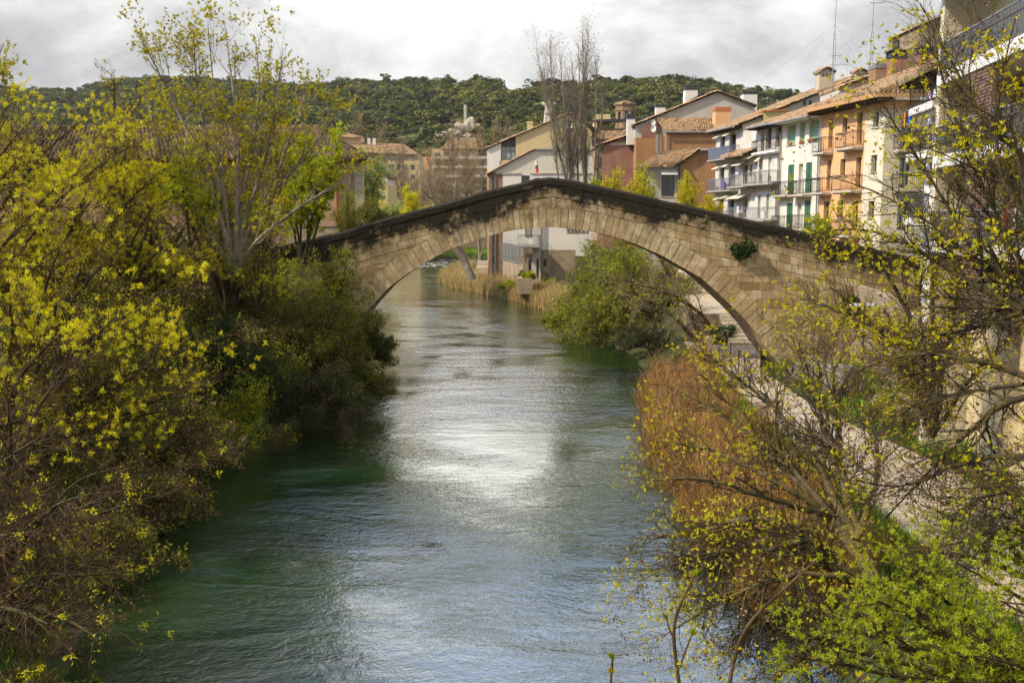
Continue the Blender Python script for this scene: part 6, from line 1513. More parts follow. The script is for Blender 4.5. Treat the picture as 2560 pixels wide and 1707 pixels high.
# the big multi-stemmed one
S = []
for k, (u, v) in enumerate([(1375, 100), (1340, 120), (1455, 66), (1472, 90), (1430, 150), (1490, 140), (1400, 140), (1445, 110), (1480, 180), (1355, 190), (1510, 230), (1420, 210), (1465, 130)]):
    ub = 1398 + (k * 37 % 95); dy = RNG.uniform(-1.5, 1.5)
    if u > 1500: ub = 1490
    S.append([(*pp((ub + 1445) / 2 + 0, 585, 103), .16), (*pp(ub * .8 + u * .2, 450, 103 + dy * .4), .11), (*pp(ub * .4 + u * .6, 300, 103 + dy), .065), (*pp(u, v, 103 + dy), .018)])
build_tree('bare_poplar', 'tall many-stemmed bare poplar standing right of the bridge crown', 'tree', S,
    [dict(n=200, len=(1.5, 4.2), ang=(10, 28), trop=.15, w=.06, k=6, rs=.5, rmax=.04, sides=4, t=(.25, .97)), dict(n=1500, len=(.8, 2.2), ang=(12, 34), trop=.16, w=.08, k=5, rs=.6, rmax=.028, sides=3, src='all', fine=True),
     dict(n=7500, len=(.5, 1.4), ang=(15, 40), trop=.15, w=.1, k=4, rs=.8, rmax=.018, sides=3, fine=True)], [dict(mat='seed', n=2, L=.12, W=.03, frac=.5, level=-1)], 'grey bark', 'grey bark', 'bare poplars in the background', 71)
GP = 'narrow rusty poplars at the foot of the hill'
for i, (u, vt, vb, w, Y) in enumerate([(888, 283, 420, 1.6, 268), (905, 290, 420, 1.3, 270), (946, 300, 440, 2.6, 262), (1210, 290, 420, 3.0, 262), (1240, 296, 420, 2.2, 268), (1264, 288, 430, 3.2, 258), (1132, 300, 440, 2.5, 255), (1278, 320, 430, 2.0, 265), (838, 330, 410, 2.2, 266)]):
    lab = ['leftmost slim rusty poplar of the close pair above the peach house', 'right one of the slim rusty pair above the peach house', 'broad-headed rusty poplar over the beige apartment house', 'rusty poplar directly below the bare crag', 'middle poplar of the three beside the loggia house roof', 'broadest rusty poplar beside the loggia house roof', 'wispy bare poplar left of the crag', 'small rusty poplar just over the loggia house chimney', 'faint bare poplar over the attic of the peach house'][i]
    poplar(lab, u, vt, vb, Y, w, 80 + i, 6, 'brown twig', GP, 1500, 'rust twig', .25, 1.0, 'rusty_poplar', fr=.02)
def bare(label, u, vt, vb, Y, hw, seed, n=6, fine=2400, leaf=None, group='bare trees before the apartment block', mat='brown twig', lf=.4, fr=.012, name='bare_tree', cat='tree', LL=.3, WW=.07):
    S = []; rg = np.random.default_rng(seed); zb = pp(u, vb, Y)[2]; zt = pp(u, vt, Y)[2]; x0 = pp(u, vb, Y)[0]; H = zt - zb
    for k in range(n):
        a = rg.uniform(0, 2 * np.pi); r = hw * rg.uniform(.3, 1.0); h = H * rg.uniform(.6, 1) if k else H * .97
        if k == 0: r = 0
        ex, ey = r * math.cos(a), r * math.sin(a)
        S.append([(x0, Y, zb, H * .014), (x0 + ex * .15, Y + ey * .15, zb + h * .28, H * .011), (x0 + ex * .6, Y + ey * .6, zb + h * .62, H * .006), (x0 + ex, Y + ey, zb + h, .02)])
    sc = H / 12
    return build_tree(name, label, cat, S,
        [dict(n=n * 12, len=(1.6 * sc, 3.6 * sc), ang=(22, 55), trop=.06, w=.12, k=6, rs=.5, rmax=.06, sides=4, t=(.25, .95)),
         dict(n=n * 80, len=(.8 * sc, 2.0 * sc), ang=(22, 60), trop=.05, w=.14, k=5, rs=.6, rmax=.025, sides=3, src='all', fine=True),
         dict(n=fine, len=(.4 * sc, 1.0 * sc), ang=(22, 60), trop=.04, w=.16, k=4, rs=.7, rmax=fr, sides=3, fine=True)],
        ([dict(mat=leaf, n=4, L=LL, W=WW, frac=1, level=-1, on='along', reps=2, spread=1, jit=.1)] if leaf else []), mat, 'pale twig' if not leaf else 'brown twig', group, seed)
for i, (u, vt, vb, Y, hw, lab) in enumerate([
    (1010, 350, 560, 200, 5.5, 'bare brown tree in front of the beige apartment house'), (1075, 360, 560, 190, 5, 'bare tree before the orange corner tower of the block'),
    (1125, 345, 570, 185, 5, 'bare tree in front of the middle of the apartment block'), (1170, 350, 590, 178, 4.5, 'pale-stemmed bare tree before the right half of the apartment block'),
    (1205, 360, 600, 172, 3.2, 'bare tree touching the left corner of the loggia house'), (1045, 400, 590, 170, 4.5, 'low bare tree rising just over the bridge parapet'),
    (1100, 420, 600, 165, 4, 'bushy bare tree between the low bare tree and the loggia house'), (975, 440, 590, 150, 3.2, 'russet bare bush beside the yellow gabled house')]):
    bare(lab, u, vt, vb, Y, hw, 100 + i, leaf='rust twig', LL=.30, WW=.016, mat='grey bark', fr=.011, fine=1300)
bare('misty pale green willow right of the pink house', 905, 392, 590, 88, 2.6, 111, 7, 2600, 'pale willow leaf', 'leafing trees beyond the bridge', 'brown twig', fr=.008, name='willow', LL=.22, WW=.035)
bare('pale green willow bush low against the yellow gabled house', 935, 490, 620, 92, 2.4, 114, 7, 2200, 'pale willow leaf', 'leafing trees beyond the bridge', 'brown twig', fr=.008, name='willow', LL=.22, WW=.035)
bare('golden-green bush rising behind the left half of the parapet', 1020, 478, 620, 100, 2.4, 112, 7, 1800, 'yellow tuft', 'leafing trees beyond the bridge', fr=.01, name='spring_bush', LL=.16, WW=.035, cat='bush')
bare('thin grey-green tree at the corner of the pink house', 872, 470, 640, 63.5, 2.0, 113, 6, 1400, 'olive leaf', 'leafing trees beyond the bridge', fr=.006, LL=.13, WW=.02)
for i, (u, vt, vb, Y, hw, lab) in enumerate([(1535, 428, 560, 84, 1.2, 'small yellow-green tree before the red brick house'), (1590, 432, 580, 82, 1.7, 'bushy yellow-green tree left of the awning window'), (1612, 412, 580, 86, .9, 'pointed dark-stemmed green tree between brick and grey house'), (1712, 440, 580, 80, 1.4, 'airy yellow-green tree before the orange gable'), (1772, 498, 590, 78, 1.1, 'small round yellow-green tree at the foot of the blue balconies'), (1478, 454, 560, 88, .8, 'little green tree peeping over the crown of the bridge'), (2040, 545, 640, 66, 1.3, 'small leafing tree at the right end of the parapet')]):
    bare(lab, u, vt, vb, Y, hw, 120 + i, 7, 700, 'bright leaf' if i in (2, 5, 6) else 'spring leaf', 'small leafing trees above the parapet', fr=.006, name='small_leafing_tree', LL=.15, WW=.034)
# leaning trunks by the quay
S = [limb((1180, 700, 128, .62), (1165, 660, 128, .48), (1130, 610, 128, .42), (1095, 540, 128, .34), (1075, 470, 128, .15)), limb((1180, 700, 128, .5), (1168, 660, 128, .4), (1140, 600, 129, .3), (1135, 520, 129, .2), (1140, 450, 129, .08))]
build_tree('leaning_tree', 'thick leaning trunk by the river seen under the left side of the arch', 'tree', S, [dict(n=26, len=(2, 4.5), ang=(25, 60), trop=.08, w=.12, k=6, rs=.5, rmax=.12, sides=5, t=(.5, 1)), dict(n=300, len=(.8, 2), ang=(25, 60), trop=.05, w=.15, k=5, rs=.6, rmax=.03, sides=3, fine=True, src='all'), dict(n=1600, len=(.5, 1.2), k=4, w=.15, rmax=.012, sides=3, fine=True)], [], 'grey bark', 'pale twig', seed=130, trunk_sides=12)
S = [limb((1202, 680, 150, .3), (1200, 640, 150, .26), (1196, 590, 150, .22), (1200, 500, 150, .1)), limb((1202, 640, 150, .16), (1215, 600, 150, .13), (1212, 570, 150, .1), (1205, 540, 150, .06))]
build_tree('quay_tree', 'upright dark trunk behind the stone quay', 'tree', S, [dict(n=26, len=(2, 4.5), ang=(25, 60), trop=.08, w=.12, k=6, rs=.5, rmax=.1, sides=5, t=(.5, 1)), dict(n=400, len=(.8, 2), ang=(25, 60), trop=.05, w=.15, k=5, rs=.6, rmax=.03, sides=3, fine=True, src='all')], [], 'grey bark', 'pale twig', seed=131)
# the big bushes under the arch
G3 = 'bushy trees on the right bank behind the arch'
x, y, z = gp(1600, 860, .6)
shrub('broad bushy tree with yellow-green leaves filling the arch, nearest the river', (9.2, 78, .8), (5.0, 4.4, 7.0), 141, (('olive leaf', .8), ('bright leaf', .2)), 70, 1.3, G3, 'pale twig', .17, .05, 'tree', (-.8, 0, 0), 'bushy_tree', base_r=.09)
shrub('bushy tree reaching up under the crown of the arch', (8.4, 86, 1.0), (4.6, 4.2, 9.0), 142, (('olive leaf', .8), ('bright leaf', .12)), 70, 1.3, G3, 'pale twig', .17, .05, 'tree', name='bushy_tree', base_r=.09)
shrub('green bushy tree at the right side of the arch opening', (11.6, 80, 2.0), (4.4, 4.0, 7.0), 143, (('bright leaf', .25), ('olive leaf', .5)), 48, 1.1, G3, 'pale twig', .16, .05, 'tree', name='bushy_tree', base_r=.09)
shrub('low branches spreading over the water left of the bushy trees', (6.0, 84, .6), (3.0, 3.2, 2.4), 144, (('olive leaf', .5), ('bright leaf', .25)), 34, 1.0, G3, 'pale twig', .16, .045, 'shrub', (-1.4, 0, 0))
shrub('dark tangle of bare brushwood by the water right of the arch reflection', (9.0, 70, .8), (2.3, 3.0, 2.6), 145, (('dark leaf', .3), ('seed', .1)), 34, 1.0, G3)
# leaning dark trunks
S = [limb((1770, 900, 66, .2), (1740, 800, 67, .16), (1680, 700, 68, .12), (1640, 620, 69, .06)), limb((1770, 900, 66, .16), (1790, 820, 66, .12), (1700, 740, 66, .09), (1560, 700, 67, .05)), limb((1770, 900, 66, .15), (1690, 790, 66, .1), (1600, 740, 67, .07), (1500, 700, 68, .03))]
build_tree('bare_arch_tree', 'bare dark-limbed tree leaning left across the right half of the arch', 'tree', S, [dict(n=40, len=(1.5, 3.5), ang=(25, 60), trop=.03, w=.12, k=6, rs=.5, rmax=.05, sides=4, t=(.3, 1)), dict(n=420, len=(.8, 2), ang=(25, 60), trop=.0, w=.16, k=5, rs=.6, rmax=.015, sides=3, fine=True, src='all'), dict(n=2600, len=(.3, .9), k=4, w=.16, rmax=.008, sides=3, fine=True)], [tufts('spring leaf', 5, .13, .03, .15)], 'dark bark', 'pale twig', seed=146)

# ---- right bank, near
G4 = 'leafing ash trees on the right bank'
def guided(label, limbs_, seed, n1, n2, n3, leafs, name='ash_tree', bark='mossy bark', group=G4, lens=(1.0, 2.4), l2=(.5, 1.2), l3=(.2, .5), trop=.05, t=(.2, .97), r3=.005, w=.14, cat=ASH):
    return build_tree(name, label, cat, [limb(*l) for l in limbs_],
        [dict(n=n1, len=lens, ang=(20, 55), trop=trop, w=.12, k=7, rs=.5, rmax=.035, sides=5, t=t), dict(n=int(n2 * 1.15), len=l2, ang=(22, 58), trop=trop, w=w, k=6, rs=.6, rmax=.013, sides=4, src='all', fine=True, t=(.2, 1)),
         dict(n=int(n3 * 1.35), len=l3, ang=(25, 60), trop=trop * 1.5, w=w, k=4, rs=.7, rmax=r3, sides=3, fine=True)], leafs, bark, 'dark bark', group, seed)
asl = lambda fr=.5, n=7, L=.085, W=.016, mat='spring leaf', **k: dict(mat=mat, n=n, L=L, W=W, frac=min(1, fr * 1.7), clump=.1, cs=1.6, level=-1, spread=.8, up=.2, tint=k.pop('tint', (.3, 1)), **k)
# A: tree whose limbs reach up-left over the reeds and path
guided('ash leaning left over the reeds with dry seed bunches and small yellow-green leaves', [
    [(2230, 1560, 20, .20), (2150, 1370, 21, .17), (2080, 1290, 22, .12), (1985, 1190, 24, .08), (1880, 1090, 25, .05), (1780, 1010, 26, .03), (1640, 950, 27, .012)],
    [(2150, 1370, 21, .12), (2120, 1200, 22, .09), (2060, 1080, 23, .06), (2030, 960, 24, .035), (1990, 840, 25, .012)],
    [(2150, 1370, 21, .10), (2060, 1180, 22, .07), (1960, 1040, 24, .05), (1850, 950, 25, .03), (1700, 830, 26, .012)],
    [(2080, 1290, 22, .09), (1950, 1120, 23, .05), (1860, 1050, 24, .03), (1720, 900, 25, .012)],
    [(2120, 1300, 21.5, .08), (2090, 1050, 23, .05), (2080, 900, 24, .03), (2060, 790, 25, .012)],
    [(2080, 1290, 22, .09), (1900, 1180, 22, .05), (1780, 1120, 23, .03), (1620, 1100, 23, .012)],
    [(2080, 1290, 22, .08), (1900, 1240, 21, .05), (1750, 1190, 21, .03), (1610, 1200, 21, .012)],
    [(2140, 1350, 21, .08), (2200, 1180, 22, .05), (2180, 1050, 23, .03), (2150, 940, 24, .012)]],
    201, 115, 1050, 5400, [asl(.20, 9, .08, .015), seedl(.20, .065)])
# B: arching mossy limbs low over the water
guided('gnarled ash with mossy arching limbs low over the blue water', [
    [(2250, 1640, 15, .17), (2120, 1440, 15.5, .13), (2010, 1350, 15.5, .09), (1930, 1335, 16, .07), (1840, 1370, 16, .05), (1740, 1430, 16, .02)],
    [(2120, 1440, 15.5, .10), (2010, 1320, 16, .06), (1890, 1280, 16, .05), (1760, 1330, 16.5, .03), (1580, 1350, 17, .012)],
    [(2200, 1560, 15, .10), (2080, 1500, 15, .06), (1950, 1520, 15, .05), (1830, 1600, 15, .02)],
    [(2250, 1660, 14, .09), (2080, 1580, 14, .06), (1930, 1700, 14, .03)],
    [(2010, 1350, 15.5, .05), (1900, 1380, 15.5, .03), (1750, 1380, 15.5, .02), (1600, 1450, 15.5, .01)],
    [(2120, 1440, 15, .06), (1980, 1430, 14.5, .04), (1800, 1500, 14.5, .02), (1640, 1600, 14.5, .01)]],
    202, 110, 1300, 6400, [asl(.26, 6, .055, .011), seedl(.05, .05)], trop=-.02, lens=(.6, 1.6), l2=(.35, .9), l3=(.15, .42), r3=.0045)
# C: branches entering from the right edge
guided('dark-branched ash entering from the right edge, its twigs crossing the white terraces', [
    [(2900, 760, 17, 0.120), (2600, 740, 18, 0.078), (2450, 660, 19, 0.048), (2330, 560, 20, 0.030), (2200, 480, 21, 0.018), (2070, 440, 22, 0.012)],
    [(2900, 900, 17, 0.108), (2560, 780, 18, 0.072), (2400, 700, 19, 0.048), (2280, 600, 20, 0.030), (2130, 560, 21, 0.018), (2010, 590, 22, 0.012)],
    [(2900, 500, 17, 0.084), (2560, 420, 18, 0.054), (2430, 260, 19, 0.036), (2360, 120, 20, 0.018), (2300, 10, 21, 0.012)],
    [(2600, 740, 18, 0.060), (2480, 520, 19, 0.036), (2400, 330, 20, 0.024), (2350, 180, 21, 0.020), (2330, 60, 21, 0.010)],
    [(2900, 700, 16, 0.072), (2560, 560, 17, 0.048), (2480, 400, 18, 0.030), (2500, 200, 19, 0.018), (2540, 40, 19, 0.012)],
    [(2450, 660, 19, 0.036), (2330, 450, 20, 0.024), (2250, 330, 21, 0.020), (2200, 250, 21, 0.010)],
    [(2560, 780, 18, 0.054), (2400, 830, 19, 0.036), (2250, 850, 20, 0.024), (2100, 780, 21, 0.020), (2010, 740, 22, 0.010)],
    [(2600, 740, 18, 0.054), (2500, 600, 19, 0.030), (2440, 480, 19, 0.018), (2300, 420, 20, 0.012)]],
    203, 120, 1250, 6200, [asl(.22, 9, .085, .016), seedl(.10, .06)], bark='dark bark')
# D: lower right-edge branches over the path
guided('ash limbs patched with pale lichen reaching in low from the right edge over the path', [
    [(2900, 1050, 14, 0.096), (2560, 960, 15, 0.060), (2420, 1080, 16, 0.036), (2300, 1200, 17, 0.018), (2210, 1300, 17, 0.012)],
    [(2900, 1200, 14, 0.084), (2560, 1130, 15, 0.054), (2400, 1150, 16, 0.036), (2260, 1230, 17, 0.018), (2140, 1200, 17, 0.012)],
    [(2700, 1000, 15, 0.060), (2450, 900, 16, 0.036), (2280, 880, 17, 0.024), (2130, 930, 18, 0.012)],
    [(2900, 1450, 13, 0.072), (2560, 1290, 14, 0.048), (2420, 1350, 14.5, 0.030), (2250, 1380, 15, 0.020)],
    [(2560, 960, 15, 0.036), (2400, 980, 16, 0.024), (2260, 1020, 17, 0.020), (2180, 1110, 17, 0.010)],
    [(2900, 1300, 13, 0.060), (2560, 1210, 14, 0.036), (2400, 1260, 15, 0.018), (2300, 1400, 15, 0.012)]],
    204, 75, 650, 3200, [asl(.14, 8, .06, .012), seedl(.16, .06)], bark='dark bark', trop=-.01)
# E: yellow-green mid-ground ash in front of the lamp and gallery house
guided('yellow-green ash between the street lamp and the gallery house', [
    [(2330, 1090, 33, .16), (2310, 900, 33, .11), (2260, 760, 33, .07), (2200, 650, 33, .03), (2130, 560, 33, .012)], [(2330, 1090, 33, .12), (2370, 880, 33, .08), (2400, 700, 33, .05), (2420, 560, 33, .012)],
    [(2330, 1090, 33, .12), (2260, 900, 32, .08), (2180, 800, 31, .04), (2080, 720, 31, .012)], [(2330, 1090, 33, .12), (2330, 850, 32, .08), (2330, 650, 32, .04), (2300, 500, 32, .012)],
    [(2330, 1090, 33, .10), (2310, 880, 31, .06), (2290, 700, 30.5, .04), (2340, 590, 30, .012)], [(2330, 1090, 33, .10), (2420, 950, 32, .06), (2520, 850, 31, .03), (2600, 760, 31, .012)], [(2330, 1090, 33, .10), (2300, 950, 31, .06), (2220, 900, 30, .03), (2150, 880, 30, .012)]],
    205, 105, 950, 4600, [asl(.5, 10, .10, .018, tint=(.3, 1))], bark='dark bark', lens=(1.2, 2.6))
# F: bright leafy ashes low right
for i, (lab, pts, n3) in enumerate([
    ('fresh bright green ash with feathery leaves at the bottom right over the water', [(2060, 1400, 12.5), (1960, 1520, 12), (2150, 1480, 12), (2250, 1420, 12.5), (2100, 1620, 11.5), (1990, 1640, 11.5), (2300, 1560, 12)], 2600),
    ('bright green leafy ash filling the bottom right corner', [(2380, 1400, 12.5), (2500, 1500, 12), (2300, 1620, 11), (2450, 1640, 11), (2560, 1380, 12.5), (2200, 1680, 11)], 2600),
    ('bright green ash beside the path below the lichen-covered limbs', [(2300, 1260, 19), (2420, 1230, 19), (2520, 1200, 19), (2360, 1340, 18), (2480, 1330, 18), (2260, 1370, 18), (2570, 1300, 18)], 2800)]):
    rx = 8.0 if i < 2 else 11.5; ry = 13.5 if i < 2 else 20
    if i == 1: rx = 9.6
    S = []
    for (u, v, Y) in pts:
        x, y, z = pp(u, v, Y); S.append([(rx, ry, 2.0, .08), (rx + (x - rx) * .25, ry + (y - ry) * .25, 2 + (z - 2) * .4, .06), (rx + (x - rx) * .6, ry + (y - ry) * .6, 2 + (z - 2) * .75, .035), (x, y, z, .01)])
    build_tree('leafy_ash', lab, ASH, S, [dict(n=80, len=(.5, 1.3), ang=(20, 50), trop=.08, w=.1, k=6, rs=.5, rmax=.018, sides=4, t=(.4, 1)), dict(n=520, len=(.25, .65), ang=(25, 55), trop=.08, w=.12, k=5, rs=.6, rmax=.008, sides=3, src='all', fine=True), dict(n=n3, len=(.12, .3), ang=(25, 60), trop=.06, w=.14, k=4, rs=.7, rmax=.004, sides=3, fine=True)],
        [dict(mat='bright leaf', n=16, L=.072, W=.0075, frac=.36, level=-1, spread=.75, up=.15, tint=(.3, 1)), dict(mat='bright leaf', n=4, L=.055, W=.008, frac=.25, level=-1, on='along', reps=2, spread=.9, tint=(.3, .9))], 'dark bark', 'brown twig', 'bright green ashes at the lower right', 210 + i)
# G: close sprigs rising from below the frame
def sprig(label, pts, seed, side=()):
    S = [limb(*pts)]; rg = np.random.default_rng(seed); e = empty('budding_sprig', S[0][0][:3], label, 'branch', 'budding sprigs close to the camera')
    P = resample(S[0], 16); v, f = tube_arrays(P[None, :, :3], P[None, :, 3], 8); parts = [(v, f)]; tips = [P[-1, :3]]; dirs = [P[-1, :3] - P[-3, :3]]
    for sd in side:
        Q = resample(limb(*sd), 8); v, f = tube_arrays(Q[None, :, :3], Q[None, :, 3], 6); parts.append((v, f)); tips.append(Q[-1, :3]); dirs.append(Q[-1, :3] - Q[-2, :3])
    v, f = merge(parts); np_mesh('stem', v, f, M['brown twig'], e, smooth=True)
    b = np.array(tips); d = unit(np.array(dirs)); v, f, t_ = leaves(b, d, rg, 9, .052, .009, .30, .1, (.1, .6)); np_mesh('opening_leaves', v, f, M['bright leaf'], e, t_)
    k = rg.integers(4, 14, 7); b = P[k, :3]; d = unit(rg.normal(size=(7, 3)) + np.array([0, 0, .6])); v, f, t_ = leaves(b, d, rg, 3, .04, .010, .4, 0, (.2, .8)); np_mesh('buds', v, f, M['spring leaf'], e, t_)
sprig('budding sprig close to the camera, leftmost of the two tall ones over the blue water', [(1705, 1760, 5.0, .011), (1688, 1640, 5.0, .010), (1682, 1570, 5.0, .009), (1695, 1520, 5.0, .008), (1735, 1440, 5.0, .006)], 301, [[(1700, 1665, 5, .006), (1712, 1630, 5, .005), (1728, 1590, 5, .004)], [(1682, 1590, 5, .006), (1672, 1570, 5, .005), (1668, 1550, 5, .004)]])
sprig('long pale budding sprig close to the camera slanting up to the right', [(1815, 1760, 5.5, .013), (1835, 1640, 5.5, .012), (1865, 1560, 5.5, .011), (1940, 1490, 5.5, .009), (2040, 1400, 5.5, .007)], 302, [[(1990, 1445, 5.5, .006), (2000, 1430, 5.5, .005), (2015, 1405, 5.5, .004)]])
sprig('short sprig tip poking up at the bottom edge, left of the others', [(1530, 1760, 5.0, .007), (1527, 1700, 5.0, .007), (1531, 1650, 5.0, .006)], 303)
sprig('budding twig entering at the bottom edge among the bright green leaves', [(2100, 1760, 5.0, .008), (2140, 1700, 5.0, .008), (2165, 1680, 5.0, .006)], 304)

# ---- reeds, grass, ivy
def blades(name, label, cat, pts, h, w, mat, seed, lean=.25, per=1, tint=(0, 1), kind='stuff', group=None, seg=3):
    rg = np.random.default_rng(seed); n = len(pts); pts = np.array(pts)
    cl = .5 + .5 * np.sin(pts[:, 0] * 1.9 + pts[:, 1] * .8) * np.sin(pts[:, 1] * 1.3 - pts[:, 0] * .7); hh = (h[0] + (h[1] - h[0]) * rg.random(n) ** 1.5) * (.55 + .45 * cl + .15 * rg.random(n)); a = rg.uniform(0, 2 * np.pi, n); d = np.stack([np.cos(a), np.sin(a), np.zeros(n)], 1) * (lean * rg.random(n) * hh)[:, None]
    s = np.stack([-np.sin(a + rg.normal(size=n)), np.cos(a), np.zeros(n)], 1); V = []
    for k in range(seg + 1):
        t_ = k / seg; c_ = pts + np.stack([np.zeros(n), np.zeros(n), hh * t_], 1) + d * t_ * t_; ww = w * (1 - t_ * .85)
        V += [c_ - s * ww, c_ + s * ww]
    V = np.stack(V, 1); idx = np.arange(n * (seg + 1) * 2).reshape(n, seg + 1, 2)
    Fq = np.stack([idx[:, :-1, 0], idx[:, :-1, 1], idx[:, 1:, 1], idx[:, 1:, 0]], -1).reshape(-1, 4)
    T = np.repeat(np.clip(tint[0] + (tint[1] - tint[0]) * rg.random(n), 0, 1), (seg + 1) * 2)
    o = np_mesh(name, V.reshape(-1, 3), Fq, M[mat], None, T); tag(o, label, cat, group, kind); return o
def scatter(n, fx, ylo, yhi, rg, jz=0):
    y = rg.uniform(ylo, yhi, n); t_ = rg.random(n); lo_, hi_ = fx(y); x = lo_ + (hi_ - lo_) * t_; return np.stack([x, y, ground_h(x, y) + jz], 1)
rg = np.random.default_rng(5)
blades('reed_bed', 'tall orange-brown reed bed between the river and the path, right foreground', 'reeds', scatter(26000, lambda y: (bank_r(y) - .9 + .5 * np.sin(y * 1.7), bank_r(y) + 2.5 + .6 * np.sin(y * .9)), 24, 58, rg), (.8, 2.3), .016, 'reed', 6, .6)
blades('pale_reeds', 'straw-coloured reeds along the far right bank seen under the arch', 'reeds', scatter(30000, lambda y: (bank_r(y) - .5, bank_r(y) + 2.4), 98, 168, rg), (.9, 2.4), .03, 'pale reed', 7, .55)
blades('bank_grass', 'green grass verge between the reeds and the path', 'grass', scatter(26000, lambda y: (bank_r(y) + 2.3, np.full_like(y, 10.4)), 14, 62, rg), (.25, .7), .018, 'grass', 8, .6)
blades('garden_grass', 'green garden grass behind the pale reeds', 'grass', scatter(9000, lambda y: (bank_r(y) + 1.6, bank_r(y) + 7), 105, 160, rg), (.2, .7), .035, 'grass', 9, .5)
blades('far_meadow', 'bright green meadow on the far bend of the river', 'grass', scatter(16000, lambda y: (np.full_like(y, -30.), np.full_like(y, 25.)), 232, 262, rg), (.4, 1.1), .08, 'grass', 10, .5, tint=(.4, 1))
blades('path_weeds', 'weeds and grass between the path and the terrace walls', 'weeds', scatter(12000, lambda y: (np.full_like(y, 14.6), np.full_like(y, 19.)), 34, 56, rg), (.2, .6), .02, 'grass', 11, .6)
blades('left_bank_grass', 'rough grass on the left bank under the trees', 'grass', scatter(24000, lambda y: (bank_l(y) - 9, bank_l(y) - .2), 14, 56, rg), (.2, .8), .02, 'grass', 12, .6, tint=(0, .6))
for i, (lab, c_, sz, mt) in enumerate([('bright green weedy bush beside the boulder at the lamp foot', (15.3, 39.5, 1.9), (1.0, 1.0, 1.1), 'bright leaf'), ('green weed bush spilling over the stepped planter', (18.0, 37.6, 2.4), (1.3, 1.2, 1.3), 'bright leaf'), ('ivy-like creeper climbing the wall behind the lamp post', (18.2, 44.0, 2.2), (.8, 1.6, 3.2), 'bright leaf'),
        ('leafy bush in the angle between bridge and retaining wall', (18.9, 55.0, 4.6), (.7, .7, 1.2), 'dark leaf'), ('tuft of green growing out of the right spandrel of the bridge', (*pp(1858, 622, 55.85)[:2], pp(1858, 635, 56)[2]), (.42, .28, .5), 'dark leaf'),
        ('low bush by the small boulder at the steps', (13.9, 65.6, 1.9), (.8, .7, .8), 'dark leaf'), ('rounded green bush behind the pale reeds', (*pp(1275, 700, 121)[:2], 1.2), (1.4, 1.2, 1.3), 'bright leaf'), ('clipped green cypress beside the annex door', (*pp(1307, 690, 120)[:2], 1.3), (.35, .35, 2.2), 'dark leaf'),
        ('round green bush on the stone planter', (*pp(1324, 700, 113)[:2], pp(1324, 696, 113)[2]), (.8, .8, .7), 'bright leaf'), ('small conical cypress right of the white pier', (*pp(1364, 700, 117)[:2], 1.4), (.4, .4, 2.2), 'dark leaf'), ('bushy conifer right of the conical cypress', (*pp(1378, 705, 114)[:2], 1.3), (.8, .8, 1.7), 'bright leaf')]):
    shrub(lab, c_, sz, 400 + i, ((mt, 1.0),), 14, .8, 'garden shrubs', 'brown twig', .12 if i < 4 else .16, .045, name='garden_shrub', base_r=.015)

# ---- the wooded hill
def pine_template(rg, nl=230):
    """umbrella pine: trunk, a few limbs, flat-topped clumps of needles"""
    H = 1.0; V = []; Fc = []; T = []; off = 0
    n_cl = rg.integers(6, 11)
    cl = [(rg.normal() * .20, rg.normal() * .20, .60 + rg.random() * .28, rg.uniform(.10, .22)) for _ in range(n_cl)] + [(0, 0, .80, .26)]
    per = nl // len(cl)
    for cx, cy_, cz, r in cl:
        d = unit(rg.normal(size=(per, 3))); rr = r * rg.uniform(.6, 1.05, per)[:, None]; c_ = np.array([cx, cy_, cz]) + d * rr * np.array([1, 1, .62])
        s = perp(d, rg); b2 = np.cross(d, s); w = rg.uniform(.028, .06, per)[:, None]
        q = np.stack([c_ - s * w - b2 * w * .7, c_ + s * w - b2 * w * .6, c_ + s * w * .7 + b2 * w, c_ - s * w * .8 + b2 * w * .8], 1) + (d * .02)[:, None]
        V.append(q.reshape(-1, 3)); Fc.append(np.arange(per * 4).reshape(-1, 4) + off); off += per * 4
        T.append(np.repeat(np.clip(.48 + .16 * rg.normal(size=per) , 0, 1), 4))
    tp = np.array([[[0, 0, -.1], [.01, 0, .3], [0.02, .01, .7]]]); v, f = tube_arrays(tp, np.array([[.02, .016, .008]]), 4)
    V.append(v); Fc.append(f + off); T.append(np.full(len(v), .12))
    return np.concatenate(V), np.concatenate(Fc), np.concatenate(T)
rg = np.random.default_rng(77); TP = [pine_template(rg) for _ in range(12)]
pos = []
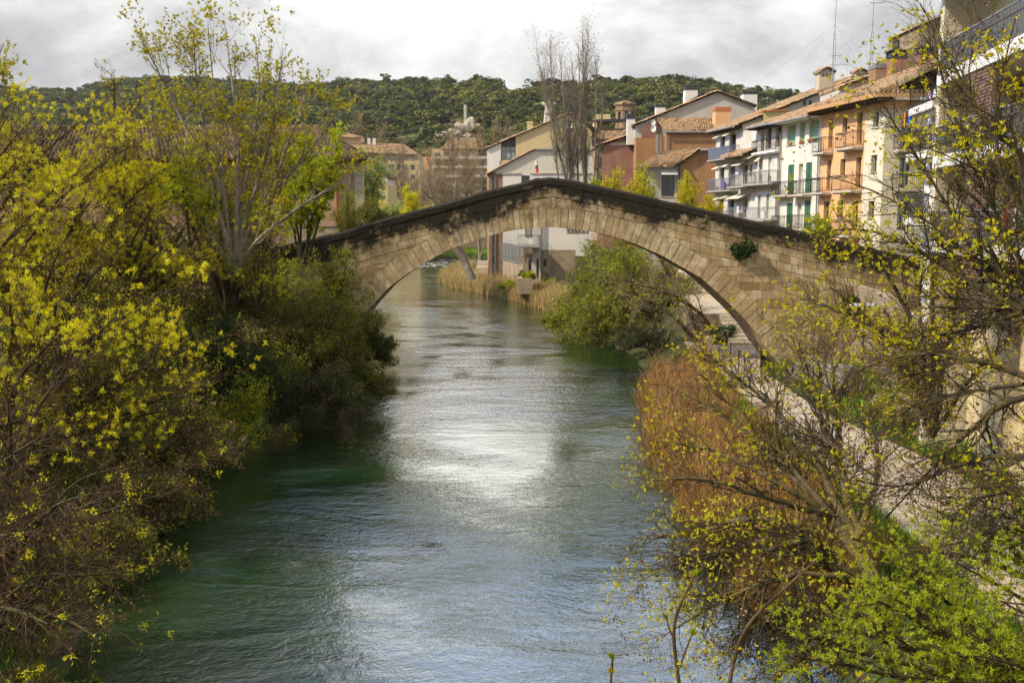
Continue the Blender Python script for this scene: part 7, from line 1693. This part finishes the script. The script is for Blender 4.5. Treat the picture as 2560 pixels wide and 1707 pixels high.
while len(pos) < 9000:
    u = rg.uniform(-120, 2150, 4000); Y = rg.uniform(285, 760, 4000)
    x = kk(u) * Y; D = 560 + 170 * (1 - sstep(u, 500, 1400)) - 60 * sstep(u, 1700, 2300)
    y0 = 262 + 60 * (1 - sstep(u, 300, 900)); ok = (Y > y0 + 16) & (Y < D + 6)
    # clearings
    n_ = np.sin(x * .021 + 2) * np.sin(Y * .033 + 1) + .6 * np.sin(x * .05 + Y * .04)
    h_ = ground_h(x, Y); vv = 540 - (h_ - HC) / Y * FPX
    crag = (u > 1135) & (u < 1190) & (vv > 312); meadow = (u > 1255) & (u < 1330) & (vv > 235) & (vv < 262)
    ok &= ~(crag | meadow) & ((n_ < .95) | (rg.random(4000) < .25)) & (rg.random(4000) < np.clip((Y / 560) ** 1.0, .3, 1))
    pos += list(zip(x[ok], Y[ok], h_[ok]))
pos = np.array(pos[:9000]); Vs, Fs, Ts = [], [], []; off = 0
print('hill trees', len(pos))
for ti, (tv, tf, tt) in enumerate(TP):
    P = pos[ti::len(TP)]; n = len(P); a = rg.uniform(0, 6.28, n); s = rg.uniform(3.8, 8.6, n) * rg.uniform(.8, 1.15, n); wd = s * rg.uniform(.9, 1.4, n)
    ca, sa = np.cos(a), np.sin(a)
    X = (tv[None, :, 0] * ca[:, None] - tv[None, :, 1] * sa[:, None]) * wd[:, None] + P[:, None, 0]
    Yv = (tv[None, :, 0] * sa[:, None] + tv[None, :, 1] * ca[:, None]) * wd[:, None] + P[:, None, 1]
    Z = tv[None, :, 2] * s[:, None] + P[:, None, 2]
    Vs.append(np.stack([X, Yv, Z], -1).reshape(-1, 3)); k = len(tv)
    Fs.append((tf[None] + (np.arange(n) * k)[:, None, None]).reshape(-1, 4) + off); off += n * k
    Ts.append(np.clip(tt[None] + rg.normal(size=n)[:, None] * .22, 0, 1).reshape(-1))
o = np_mesh('pine_forest', np.concatenate(Vs), np.concatenate(Fs), M['pine needle'], None, np.concatenate(Ts)); tag(o, 'dense umbrella-pine forest covering the hill behind the town', 'forest', None, 'stuff')

# ---- distant air
bpy.ops.mesh.primitive_cube_add(size=1, location=(0, 560, 70)); hz = bpy.context.object; hz.name = 'haze'; hz.scale = (2990, 1230, 152)
hz.location = (0, 570, 66); tag(hz, kind='stuff'); 
t = NT('haze'); pv = t.n('ShaderNodeVolumePrincipled', i_Color=(0.86, 0.89, 0.93), i_Density=0.00006, i_Anisotropy=0.2); oo = t.n('ShaderNodeOutputMaterial'); t.t.links.new(pv.outputs[0], oo.inputs[1]); hz.data.materials.append(t.id)
